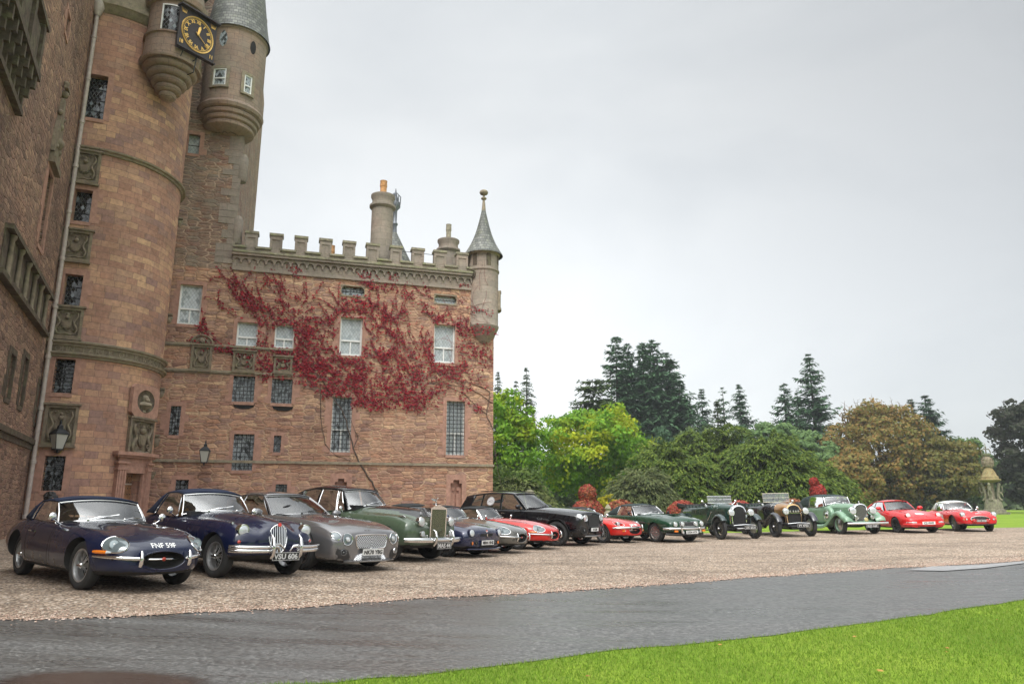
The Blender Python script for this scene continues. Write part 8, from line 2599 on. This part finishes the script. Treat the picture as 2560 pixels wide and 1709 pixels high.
def tourer(name, label, FL, phi, body_c, guard_c, wb, plate, scr_z, col2=None, swept=False, shell=None, scale=1.0):
    c = Car(name, label, FL, phi, 1.42, wb, scale=scale)
    P = paint(name + plate[:2] + '_body_paint', body_c); Gd = paint(name + plate[:2] + '_mudguard_paint', guard_c)
    mats = [P, UNDER] + ([col2] if col2 else [])
    c.body([(.10, .30, .52, .8, (.305, .95), (.29, 1.08), (.22, 1.17), (.11, 1.215), 1.225),
            (-.35, .345, .50, .8, (.35, 1.0), (.335, 1.12), (.26, 1.215), (.13, 1.26), 1.27),
            (-1.0, .42, .48, .8, (.425, 1.0), (.415, 1.14), (.33, 1.26), (.17, 1.315), 1.33),
            (-1.32, .50, .45, .8, (.505, 1.0), (.49, 1.15), (.40, 1.265), (.2, 1.325), 1.335),
            (-1.42, .54, .43, .8, (.55, 1.0), (.545, 1.13), (.48, 1.19), (.3, 1.2), 1.2),
            (-2.2, .60, .42, .8, (.61, 1.0), (.60, 1.13), (.54, 1.16), (.3, 1.16), 1.16),
            (-3.0, .60, .44, .8, (.61, 1.0), (.60, 1.13), (.54, 1.15), (.3, 1.15), 1.15),
            (-3.8, .55, .50, .8, (.555, .98), (.54, 1.09), (.48, 1.12), (.3, 1.12), 1.12),
            (-4.02, .42, .58, .8, (.42, .92), (.40, 1.0), (.36, 1.04), (.2, 1.04), 1.04)], mats, boxes=[((-2.55, 0, 1.25), (2.05, .98, .75))],
           split=(lambda p, n: -.62 < p.x < .2 and p.z > .78) if col2 else None)
    # radiator shell
    def shell_pts(k): return [(-.30 * k, .50), (-.315 * k, .90), (-.30 * k, 1.06), (-.22 * k, 1.19), (-.10 * k, 1.245), (0, 1.255), (.10 * k, 1.245), (.22 * k, 1.19), (.30 * k, 1.06), (.315 * k, .90), (.30 * k, .50)]
    A = shell_pts(1); n = len(A); vs = [(.20, y, z) for y, z in A] + [(.215, y * .87, .50 if z < .55 else (z - .85) * .90 + .84) for y, z in A] + [(.05, y, z) for y, z in A]
    fs = []
    for i in range(n - 1): fs += [(i, i + 1, i + 1 + n, i + n), (i, i + 2 * n, i + 1 + 2 * n, i + 1)]
    g = c.add(MB().add(vs, fs), 'radiator_shell', shell or CHROME, None, 50)
    mb = MB().add([(.195, y * .88, .50 if z < .55 else (z - .85) * .91 + .84) for y, z in A], [tuple(range(n))]); c.add(mb, 'radiator_core', UNDER, g)
    mb = MB()
    for i in range(-11, 12):
        y = i * .024; zt_ = 1.19 - max(0, abs(y) - .08) * .9
        mb.box((.205, y, (.5 + zt_) / 2), (.006, .006, zt_ - .5))
    c.add(mb, 'radiator_slats', plain('dark_steel', (.10, .10, .11), .3, .8), g, None)
    c.add(MB().at(Matrix.Translation((.13, 0, 1.255))).lathe([(.03, 0), (.035, .03), (.02, .04), (.02, .08), (0, .09)], 12), 'filler_cap', CHROME, g)
    # lamps
    for sg in (-1, 1):
        c.lamp((.40, sg * .40, .98), (1, 0, 0), .125, .05, bulge=.18, shell=True)
        c.add(MB().tube([(.34, sg * .40, .86), (.34, sg * .38, .62), (.30, sg * .34, .5)], .02, 6), 'lamp_stand', guard_c and Gd)
        c.lamp((-1.25, sg * .58, 1.24), (1, 0, 0), .045, .04, 'sidelight', bulge=.3, shell=True)
        # dumb irons and springs
        mb = MB(); mb.tube([(-.2, sg * .36, .52), (.25, sg * .36, .50), (.55, sg * .36, .44), (.66, sg * .36, .40)], [.035, .035, .03, .02], 6)
        mb.tube([(-.45, sg * .36, .44), (-.1, sg * .36, .36), (.2, sg * .36, .36), (.62, sg * .36, .42)], .022, 5); mb.tube([(.05, sg * .36, .5), (.0, sg * .44, .46), (0, sg * .44, .36)], .05, 8)
        c.add(mb, 'chassis_rail', BLACKT)
        c.add(MB().tube([(-.9, sg * .56, 1.0), (-1.6, sg * .60, .3)], .01, 4), 'brake_cable', CHROME) if not swept else None
    c.add(MB().tube([(0, -.62, .40), (0, -.4, .33), (0, 0, .30), (0, .4, .33), (0, .62, .40)], .03, 8), 'front_axle', BLACKT)
    c.add(MB().tube([(.64, -.37, .41), (.64, .37, .41)], .022, 6), 'cross_tube', STEEL if not swept else BLACKT)
    c.add(MB().tube([(.55, -.44, .52), (.58, 0, .55), (.55, .44, .52)], .014, 6), 'lamp_bar', CHROME)
    if swept:
        mb = MB()
        for i, y in enumerate((-.16, -.04, .06, .16)): mb.at(Matrix.Translation((.26, y, .97)) @ Matrix.Rotation(pi / 2, 4, 'Y')).lathe([(.038, -.006), (.038, .006), (0, .009)], 14)
        mb.at(); mb.box((.245, 0, .90), (.012, .58, .016)); c.add(mb, 'badge_bar', CHROME, None, 40)
    c.add(MB().box((-1.75, 0, .47), (4.1, .64, .12)), 'chassis_frame', BLACKT)
    c.add(MB().box((.1, 0, .38), (.3, .3, .2)), 'engine_sump', UNDER)
    c.plate(plate, (.70, .17 if not swept else .1, .44), (1, 0, 0), .50, .115, 'black')
    r = .405
    if swept:
        path = arc(0, r, r + .10, 20, 105, 7) + [(-.55, .70), (-.95, .42), (-1.2, .33)]
    else:
        path = arc(0, r, r + .09, 35, 165, 9) + [(-.62, .42), (-.80, .34)]
    guard(c, path, .125, .71, Gd, skirt=.06)
    guard(c, arc(-wb, r, r + .10, 10, 150, 9)[::-1], .13, .71, Gd, name='rear_mudguard', skirt=.06)
    for sg in (-1, 1): c.add(MB().box((-(1.9 if swept else 1.7), sg * .70, .32), (1.6, .24, .03)), 'running_board', BLACKT)
    # flat windscreen in a frame
    zs, ws = 1.33, .52 if not swept else .56
    F = [(-1.22, -ws, zs), (-1.22, ws, zs), (-1.27, ws, scr_z), (-1.27, -ws, scr_z)]
    w_ = c.add(MB().add(F, [(0, 1, 2, 3)]), 'windscreen', GLASS)
    mb = MB().tube(F, .014, 6, closed=True); mb.tube([(-1.245, -ws, (zs + scr_z) / 2), (-1.245, ws, (zs + scr_z) / 2)], .008, 5)
    c.add(mb, 'screen_frame', CHROME if not swept else plain('cream_frame', (.6, .55, .42), .4), w_, 60)
    c.add(MB().tube([(-1.25, -.2, zs + .02), (-1.20, -.1, zs + .16)], .006, 4).tube([(-1.25, .1, zs + .02), (-1.2, .14, scr_z - .05)], .006, 4), 'wiper', BLACKT, w_)
    # seats, folded hood, steering wheel
    for x in (-2.05, -3.0):
        mb = MB(); 
        for i in range(7): mb.tube([(x - .12, -.45 + i * .15, .8), (x - .24, -.45 + i * .15, 1.22)], .08, 8)
        c.add(mb, 'bench_seat', plain('dark_green_leather', (.015, .03, .025), .45), None, 60)
    mb = MB()
    for q in range(4): mb.tube([(-3.05, -.60, 1.18 + q * .02), (-3.5 - .08 * q, -.62, 1.20 + q * .035), (-3.95 - .05 * q, -.5, 1.16 + q * .03), (-4.05, 0, 1.15 + q * .03), (-3.95 - .05 * q, .5, 1.16 + q * .03), (-3.5, .62, 1.20 + q * .035), (-3.05, .60, 1.18 + q * .02)], .05, 7)
    c.add(mb, 'folded_hood', HB, None, 60)
    A_ = Matrix.Translation((-1.62, -.25, 1.22)) @ Matrix.Rotation(-R(60), 4, 'Y')
    c.add(MB().at(A_).tube([(.22 * cos(t), .22 * sin(t), 0) for t in [2 * pi * i / 20 for i in range(20)]], .014, 5, closed=True), 'steering_wheel', BLACKT, None, 60)
    c.mirror(-1.28, .72, 1.40 if not swept else 1.36, r=.055)
    shut(c, [(-.1 - i * .09, .0 + 0) for i in range(1)], 'top') if False else None
    mb = MB()
    for sg in (-1, 1):
        for i in range(9): 
            h1, h2 = c.side(-.25 - i * .08, .80, sg, .004), c.side(-.25 - i * .08, 1.02, sg, .004)
            if h1 and h2: mb.tube([h1[0], h2[0]], .006, 4)
    c.add(mb, 'bonnet_louvres', UNDER)
    c.add(MB().tube([(c.top(x, 0)[0] + Vector((0, 0, .004))) for x in (0, -.3, -.6, -.9)], .006, 4), 'bonnet_hinge', STEEL)
    if swept:   # spare wheel carried on the far side
        w0 = c._wheel(r * .95, .13, 'blackwire', .70, {'rim': BLACKT, 'drum': BLACKT}); w0.name = 'spare_wheel'; w0.location = (-.75, .66, .92); w0.rotation_euler = (0, 0, 0)
    c.wheels(r, .145, 'blackwire', .70, mats={'rim': BLACKT, 'drum': plain('brake_drum_steel', (.34, .33, .27), .5, .3)}, steer=5)
    return c
tourer('vintage_tourer', 'dark green vintage tourer with folding windscreen and plate UC 6531', (7.85, 27.1), 12, (.012, .040, .030), (.030, .048, .050), 3.3, 'UC 6531', 1.60, shell=CHROME)
tourer('vintage_tourer', 'black vintage tourer with brass-toned bonnet, cream screen frame and plate PY 4753', (10.3, 28.1), 5, (.010, .009, .012), (.030, .032, .040), 3.0, 'PY 4753', 1.68, col2=paint('golden_bonnet_metal', (.55, .30, .12), .85, .30), swept=True, shell=plain('bronze_shell', (.62, .42, .22), .25, .9))

# ---- pale green thirties drophead ----
c = Car('drophead_coupe', 'pale green thirties drophead with huge headlamps, covered spare wheel and plate ELD 660', (13.4, 29.3), 6, 1.42, 3.2)
P = paint('pale_green_paint', (.17, .29, .19))
c.body([(.30, .28, .46, .7, (.285, .9), (.275, 1.04), (.22, 1.12), (.11, 1.165), 1.175),
        (-.2, .34, .44, .7, (.345, .92), (.335, 1.06), (.26, 1.15), (.13, 1.20), 1.21),
        (-.9, .46, .42, .7, (.465, .94), (.45, 1.08), (.36, 1.18), (.18, 1.23), 1.24),
        (-1.25, .56, .38, .7, (.57, .94), (.55, 1.07), (.44, 1.17), (.2, 1.22), 1.23),
        (-1.6, .66, .34, .7, (.67, .92), (.655, 1.05), (.58, 1.09), (.3, 1.09), 1.09),
        (-2.4, .72, .34, .7, (.73, .92), (.715, 1.06), (.62, 1.09), (.3, 1.09), 1.09),
        (-3.2, .70, .36, .7, (.71, .90), (.69, 1.05), (.6, 1.09), (.3, 1.09), 1.09),
        (-3.9, .62, .42, .7, (.62, .86), (.59, .98), (.5, 1.04), (.25, 1.05), 1.05),
        (-4.3, .48, .46, .66, (.46, .74), (.42, .82), (.34, .86), (.2, .87), .87)], [P, UNDER], boxes=[((-2.3, 0, 1.3), (1.5, 1.1, .9))])
A = [(-.275, .50), (-.29, .85), (-.28, 1.04), (-.21, 1.15), (-.09, 1.20), (0, 1.205), (.09, 1.20), (.21, 1.15), (.28, 1.04), (.29, .85), (.275, .50)]
n = len(A); vs = [(.40, y, z) for y, z in A] + [(.415, y * .88, .5 if z < .55 else (z - .85) * .90 + .84) for y, z in A] + [(.24, y, z) for y, z in A]
fs = []
for i in range(n - 1): fs += [(i, i + 1, i + 1 + n, i + n), (i, i + 2 * n, i + 1 + 2 * n, i + 1)]
g = c.add(MB().add(vs, fs), 'radiator_shell', CHROME, None, 50)
c.add(MB().add([(.395, y * .89, .50 if z < .55 else (z - .85) * .91 + .84) for y, z in A], [tuple(range(n))]), 'radiator_core', UNDER, g)
mb = MB()
for i in range(-9, 10):
    y = i * .026; zt_ = 1.14 - max(0, abs(y) - .08) * .9; mb.box((.408, y, (.5 + zt_) / 2), (.008, .011, zt_ - .5))
c.add(mb, 'radiator_slats', STEEL, g, None)
c.add(MB().at(Matrix.Translation((.33, 0, 1.205))).lathe([(.03, 0), (.032, .03), (.015, .04), (.02, .07), (0, .1)], 12), 'mascot', CHROME, g)
for sg in (-1, 1):
    c.lamp((.56, sg * .43, .93), (1, 0, 0), .150, .07, bulge=.16, shell=True); c.lamp((.62, sg * .33, .66), (1, 0, 0), .075, .03, 'horn', CHROME, STEEL, .1, shell=True)
    c.add(MB().tube([(.5, sg * .43, .80), (.48, sg * .40, .62)], .022, 6), 'lamp_stand', P)
    c.lamp((.12, sg * .70, .925), (1, 0, 0), .034, .03, 'sidelight', CHROME, LENSC, .4, shell=True)
c.lamp((.70, 0, .58), (1, 0, 0), .085, .03, 'fog_lamp', CHROME, plain('pale_amber_lens', (.62, .52, .22), .1, .2, coat=1), .2, shell=True)
c.bar([(.80, -.86, .435), (.87, -.5, .435), (.89, 0, .435), (.87, .5, .435), (.80, .86, .435)], .040, 'bumper', flat=.45)
c.add(MB().add([(.30, -.5, .55), (.72, -.45, .40), (.72, .45, .40), (.30, .5, .55)], [(0, 1, 2, 3)]), 'front_apron', P)
c.add(MB().box((-1.8, 0, .40), (4.2, .8, .12)), 'chassis_frame', BLACKT)
c.plate('ELD 660', (.90, .10, .335), (1, 0, 0), .50, .12, 'black')
guard(c, [(.66, .50), (.60, .66)] + arc(0, .38, .50, 38, 100, 6) + [(-.42, .72), (-.70, .50), (-1.0, .36), (-1.35, .31), (-2.4, .30)], .155, .72, P, name='front_wing', skirt=.13, crown=.06, inner=.10)
guard(c, [(-2.3, .30), (-2.55, .45)] + arc(-3.2, .38, .50, 140, 10, 8), .16, .72, P, name='rear_wing', skirt=.16, crown=.06, inner=.05)
for sg in (-1, 1):    # covered spare wheel let into the wing
    M = Matrix.Translation((-.86, sg * .70, .74)) @ Matrix.Rotation(-sg * pi / 2, 4, 'X')
    o = c.add(MB().at(M).lathe([(.36, -.09), (.375, -.02), (.36, .05), (.30, .085), (.2, .09), (0, .09)], 32), 'spare_wheel_cover', P, None, 50)
    c.add(MB().at(M).lathe([(.13, .088), (.11, .12), (.04, .14), (0, .14)], 20), 'chrome_boss', CHROME, o, 50)
    c.add(MB().at(M).tube([(.2 * cos(t), .2 * sin(t), .093) for t in [2 * pi * i / 24 for i in range(24)]], .007, 5, closed=True), 'chrome_ring', CHROME, o, 50)
c.cabin((-1.22, -1.26, .56, 1.225, 1.15), (-1.36, -1.40, .54, 1.49, 1.47),
        [(-1.34, .57, 1.475, 1.52), (-1.8, .61, 1.50, 1.575), (-2.5, .62, 1.50, 1.585), (-3.0, .61, 1.44, 1.54), (-3.45, .60, 1.24, 1.34), (-3.65, .60, 1.08, 1.12)],
        [(-1.25, .60, 1.12), (-1.8, .68, 1.07), (-2.5, .70, 1.07), (-3.2, .67, 1.08), (-3.65, .62, 1.07)], [(-1.34, -1.44, -2.42, -2.38)], HG, quarter=(-2.42, -2.38, -3.65, -3.62), rname='soft_top', seatx=[-2.1], frame_r=.016, pillar=CHROME, seat=SEATR, deck=.72)
door_lines(c, -1.35, -2.5, .40, 1.0)
c.trace([(0 - i * .4, 1.02 + .004 * i) for i in range(9)], 'side', .006, 'waist_moulding', CHROME, None, sides=(1, -1))
c.wheels(.38, .16, 'disc', .66, mats={'cap': STEEL, 'rim': P}, steer=4)

# ---- red rear-engined coupe ----
c = Car('rear_engined_coupe', 'red coupe with a white disc on its bonnet and white plate C2 VWF', (15.85, 29.5), 2, 1.40, 2.27)
P = paint('guards_red_paint', (.58, .014, .016))
c.body([(.94, .58, .24, .38, (.585, .48), (.5, .535), (.35, .545), (.2, .55), .555),
        (.87, .74, .19, .38, (.75, .52), (.62, .60), (.42, .595), (.2, .605), .61),
        (.62, .80, .16, .40, (.805, .58), (.64, .75), (.44, .675), (.22, .70), .705),
        (.35, .815, .16, .42, (.82, .64), (.65, .835), (.46, .735), (.24, .76), .765),
        (0, .82, .16, .44, (.82, .68), (.655, .865), (.49, .79), (.26, .815), .82),
        (-.4, .81, .16, .45, (.805, .69), (.69, .85), (.54, .865), (.3, .895), .90),
        (-.75, .80, .16, .45, (.80, .70), (.72, .855), (.58, .90), (.3, .93), .93),
        (-1.25, .80, .16, .45, (.80, .72), (.735, .87), (.6, .88), (.3, .88), .88),
        (-1.8, .825, .17, .46, (.825, .74), (.74, .90), (.6, .93), (.3, .95), .95),
        (-2.27, .84, .18, .46, (.84, .73), (.72, .90), (.52, .94), (.27, .96), .96),
        (-2.75, .81, .22, .46, (.79, .67), (.65, .82), (.46, .85), (.22, .86), .86),
        (-3.15, .72, .26, .46, (.70, .58), (.57, .69), (.4, .71), (.2, .715), .715),
        (-3.28, .58, .30, .46, (.57, .52), (.48, .59), (.35, .61), (.2, .61), .61)], [P, UNDER], arches=[((0, .305), .345, .54, 1.1), ((-2.27, .305), .345, .56, 1.1)], boxes=[((-1.45, 0, 1.1), (1.1, 1.2, 1.0))])
for sg in (-1, 1):
    h = c.front(sg * .62, .675, .03); c.lamp(h[0] + Vector((.01, 0, 0)), (1, sg * .02, .28), .105, .10, rim=P, lens=plain('pale_lens', (.5, .54, .5), .1, .2, coat=1))
    L = [(.44, .405), (.44, .455), (.60, .462), (.76, .45), (.77, .405), (.6, .395)]
    g = c.patch([(y * sg, z) for y, z in L], 'front', .008, 'bumper_lamp', LENSC, None, 3)
    h = c.side(-1.2, .4, sg)
c.bar([(.62, -.82, .345), (.86, -.70, .345), (.965, -.4, .345), (.985, 0, .345), (.965, .4, .345), (.86, .70, .345), (.62, .82, .345)], .04, 'bumper', P, flat=.55)
IN = [(-.42, .22), (-.42, .275), (.42, .275), (.42, .22)]
c.patch(IN, 'front', .006, 'lower_intake', UNDER, None, 3)
c.plate('C2 VWF', (1.0, 0, .40), (1, 0, 0), .52, .112, 'white')
c.patch(ell(.42, 0, .14, .17, 28), 'top', .004, 'white_disc', plain('sticker_white2', (.75, .75, .72), .4), None, 4)
c.patch(ell(-1.45, .55, .20, .19, 28), 'side', .004, 'race_roundel', plain('sticker_white2', (.75, .75, .72), .4), None, 4, sg=1)
c.cabin((-.60, -.88, .64, .925, .88), (-1.10, -1.24, .52, 1.245, 1.205),
        [(-1.14, .525, 1.21, 1.255), (-1.5, .55, 1.23, 1.30), (-1.85, .55, 1.21, 1.29), (-2.3, .53, 1.11, 1.20), (-2.65, .53, .98, 1.06), (-2.95, .5, .83, .87)],
        [(-.85, .70, .865), (-1.5, .73, .88), (-2.1, .69, .92), (-2.6, .60, .90), (-2.95, .52, .82)], [(-.95, -1.27, -1.68, -1.72), (-1.72, -1.76, -2.25, -2.1)], P, quarter=(-2.25, -2.1, -2.9, -2.9), seatx=[-1.55], frame_r=.010, apr=.024, frame=BLACKT, pillar=P)
c.mirror(-.98, .90, .97, mat=P, big=True)
door_lines(c, -.82, -1.75, .32, .82)
shut(c, [(.80, .28), (.4, .38), (0, .44), (-.4, .52), (-.62, .6)], 'top')
c.wheels(.31, .215, 'alloy7', .67, mats={'rim': plain('anthracite_alloy', (.06, .06, .065), .35, .7)}, steer=6)

# ---- red sports car with white hard top ----
c = Car('sports_car', 'red sports car with white hard top and white bonnet scoop, last in the row', (18.35, 29.7), -8, 1.25, 2.34)
P = paint('healey_red_paint', (.56, .018, .022)); WT = paint('old_white_paint', (.62, .66, .62))
c.body([(.76, .52, .32, .42, (.525, .50), (.44, .565), (.3, .60), (.15, .62), .625),
        (.70, .68, .27, .44, (.69, .57), (.57, .68), (.4, .65), (.2, .70), .71),
        (.42, .745, .23, .45, (.755, .66), (.60, .81), (.4, .735), (.22, .79), .80),
        (0, .76, .22, .46, (.765, .70), (.62, .86), (.43, .81), (.24, .865), .875),
        (-.45, .76, .22, .46, (.76, .66), (.64, .83), (.47, .84), (.26, .905), .91),
        (-.95, .755, .22, .46, (.75, .64), (.68, .81), (.52, .865), (.3, .91), .91),
        (-1.5, .75, .22, .46, (.745, .62), (.685, .785), (.56, .79), (.3, .79), .79),
        (-1.95, .76, .23, .46, (.755, .67), (.665, .825), (.52, .84), (.3, .85), .85),
        (-2.34, .765, .25, .47, (.755, .69), (.63, .855), (.46, .86), (.25, .865), .865),
        (-2.85, .70, .31, .48, (.68, .61), (.55, .76), (.4, .78), (.2, .79), .79),
        (-3.15, .52, .40, .5, (.50, .54), (.42, .63), (.3, .66), (.15, .665), .665)], [P, UNDER], arches=[((0, .32), .355, .46, 1.0), ((-2.34, .32), .355, .50, 1.0)], boxes=[((-1.45, 0, 1.1), (.8, 1.1, .9))])
out = [(-.36, .52), (-.30, .575), (-.15, .61), (0, .62), (.15, .61), (.30, .575), (.36, .52), (.30, .455), (.15, .43), (0, .425), (-.15, .43), (-.30, .455)]
mesh_grille(c, out, CHROME, diag=False, pitch=.028, r=.005, fr_r=.017)
for sg in (-1, 1):
    h = c.front(sg * .575, .665, .03); c.lamp(h[0] + Vector((.012, 0, 0)), (1, 0, .05), .092, .10)
    c.lamp((.82, sg * .25, .44), (1, 0, 0), .075, .05, 'spot_lamp_cover', REDL, plain('red_lamp_cover', (.42, .02, .02), .5), .3)
    h = c.front(sg * .50, .50, .012); c.lamp(h[0], (1, 0, 0), .035, .02, 'sidelight', CHROME, LENSC, .3); c.lamp(h[0] + Vector((-.02, sg * .10, 0)), (1, 0, 0), .032, .02, 'indicator', CHROME, AMBER, .3)
    g = c.patch(ell(-.95, .50, .19, .18, 28), 'side', .004, 'race_roundel', WT, None, 4, sg=sg)
    c.decal('19', -.95, .50, .24, 'race_number', TXB, how=sg, lift=.008, flip=sg, parent=g)
    c.add(MB().box((-.62, sg * .745, .60), (.16, .03, .09)), 'side_vent', P)
c.bar([(.55, -.66, .31), (.76, -.45, .30), (.80, 0, .295), (.76, .45, .30), (.55, .66, .31)], .02, 'skid_bar', BLACKT)
c.plate('BRX 852B', (.86, .0, .445), (1, 0, 0), .36, .085, 'black')
c.patch([(.45, -.17), (.45, .17), (-.1, .21), (-.8, .22), (-.8, -.22), (-.1, -.21)], 'top', .005, 'bonnet_panel', WT, None, 5)
mb = MB(); mb.grid(lambda u, v: Vector((.30 - .75 * u, .15 * (2 * v - 1), .815 + .06 * (1 - (2 * v - 1) ** 4) + .045 * u)), 6, 8); c.add(mb, 'bonnet_scoop', WT, None, 60)
c.add(MB().box((.305, 0, .845), (.01, .27, .04)), 'scoop_mouth', UNDER); c.bar([(.66, -.12, .715), (.68, 0, .722), (.66, .12, .715)], .012, 'winged_badge', CHROME, flat=.6)
c.cabin((-.85, -1.06, .58, .905, .86), (-1.18, -1.30, .50, 1.155, 1.115),
        [(-1.21, .505, 1.12, 1.17), (-1.5, .54, 1.145, 1.225), (-1.8, .545, 1.13, 1.22), (-2.1, .53, 1.03, 1.12), (-2.3, .54, .87, .91)],
        [(-1.0, .61, .82), (-1.6, .64, .81), (-2.0, .62, .84), (-2.3, .56, .86)], [(-1.08, -1.32, -1.80, -1.74)], WT, quarter=(-1.80, -1.74, -2.3, -2.27), rname='hard_top', seatx=[-1.65], frame_r=.012, pillar=CHROME)
c.mirror(-.95, .72, .93, r=.055)
door_lines(c, -1.0, -1.75, .30, .72, False)
c.wheels(.325, .19, 'alloy8', .64, mats={'rim': plain('grey_alloy', (.25, .25, .26), .35, .8)}, steer=-4)
# ---------------- person behind the first car ----------------
pp = at(113, 1262, 15.2)
per = empty('person', (pp.x, pp.y, gz(pp.x)), R(-40))
tag(per, 'person in black with dark curly hair, stooping behind the first navy car', 'person')
bm_v = [(0, 0, .88), (.02, 0, 1.05), (.12, 0, 1.25), (.17, 0, 1.33), (.21, 0, 1.40), (.24, 0, 1.49), (.245, 0, 1.55),
        (.12, .18, 1.28), (.20, .22, 1.05), (.34, .18, .95), (.12, -.18, 1.28), (.20, -.22, 1.05), (.34, -.18, .95),
        (0, .10, .82), (.06, .11, .46), (-.02, .11, .08), (.12, .12, .04), (0, -.10, .82), (.06, -.11, .46), (-.02, -.11, .08), (.12, -.12, .04)]
ed = [(0, 1), (1, 2), (2, 3), (3, 4), (4, 5), (5, 6), (2, 7), (7, 8), (8, 9), (2, 10), (10, 11), (11, 12), (0, 13), (13, 14), (14, 15), (15, 16), (0, 17), (17, 18), (18, 19), (19, 20)]
rad = [.15, .14, .17, .07, .075, .10, .07, .065, .05, .035, .065, .05, .035, .09, .065, .045, .04, .09, .065, .045, .04]
bm_v = [(x * 1.1, y, z * .77) for x, y, z in bm_v]
me = bpy.data.meshes.new('body'); me.from_pydata(bm_v, ed, []); o = bpy.data.objects.new('body', me); COL.objects.link(o)
m = o.modifiers.new('k', 'SKIN'); m.use_smooth_shade = True
for i, r_ in enumerate(rad): me.skin_vertices[0].data[i].radius = (r_, r_)
me.skin_vertices[0].data[0].use_root = True
m = o.modifiers.new('s', 'SUBSURF'); m.levels = 2
skin = plain('black_clothing', (.012, .012, .014), .85, bump=.2)
fm = eval_mesh(o); bpy.data.objects.remove(o); fm.materials.clear(); fm.materials.append(skin); fm.materials.append(plain('skin', (.22, .11, .075), .5))
for p in fm.polygons:
    c = p.center
    if c.z > 1.07 or (c.x > .33 and c.z < .77 and c.z > .65): p.material_index = 1
fm.polygons.foreach_set('use_smooth', [True] * len(fm.polygons))
o = bpy.data.objects.new('body', fm); COL.objects.link(o); o.parent = per
rr = random.Random(12); mb = MB()
mb.sphere((.25, 0, 1.18), .125, 14, 10, sc=(1.0, .95, 1.05))
for i in range(60):
    d = Vector((rr.gauss(-.3, 1), rr.gauss(0, 1), rr.gauss(.45, 1))).normalized(); c = Vector((.25, 0, 1.18)) + d * .115
    if d.x > .55 and d.z < .35: continue
    mb.sphere(tuple(c), rr.uniform(.022, .04), 6, 4)
mb.build('hair', plain('dark_curly_hair', (.010, .008, .007), .45), per, 60)
for sg in (-1, 1):
    mb = MB(); hx, hy, hz = .39, sg * .18, .72
    mb.sphere((hx, hy, hz), .04, 8, 6, sc=(1, .8, .5))
    for q in range(4): mb.tube([(hx + .02, hy - .026 + q * .017, hz), (hx + .06, hy - .028 + q * .018, hz - .01), (hx + .085 - abs(q - 1.5) * .006, hy - .028 + q * .018, hz - .035)], [.010, .009, .007], 6)
    mb.tube([(hx, hy - sg * .035, hz), (hx + .035, hy - sg * .06, hz - .015), (hx + .05, hy - sg * .055, hz - .035)], [.012, .010, .008], 6)
    mb.build('hand', plain('skin', (.22, .11, .075), .5), per, 60)
mb = MB(); mb.sphere((.36, 0, 1.17), .022, 8, 6, sc=(1, .7, 1.2))
for sg in (-1, 1): mb.sphere((.347, sg * .04, 1.205), .012, 6, 5)
mb.tube([(.347, -.03, 1.125), (.357, 0, 1.122), (.347, .03, 1.125)], .007, 5)
mb.build('face', plain('skin', (.22, .11, .075), .5), per, 60)

# ---------------- air ----------------
hm = bpy.data.materials.new('haze'); hm.use_nodes = True; t_ = hm.node_tree; t_.nodes.clear()
o_ = t_.nodes.new('ShaderNodeOutputMaterial'); v_ = t_.nodes.new('ShaderNodeVolumePrincipled'); v_.inputs['Color'].default_value = (.9, .95, 1, 1); v_.inputs['Density'].default_value = .00055; v_.inputs['Anisotropy'].default_value = .2
t_.links.new(v_.outputs[0], o_.inputs['Volume'])
o = MB().box((0, 250, 24.5), (1402, 1102, 53)).build('haze', hm); o['kind'] = 'stuff'
tag(o, 'thin damp haze that fades the trees behind the lawn', 'haze')
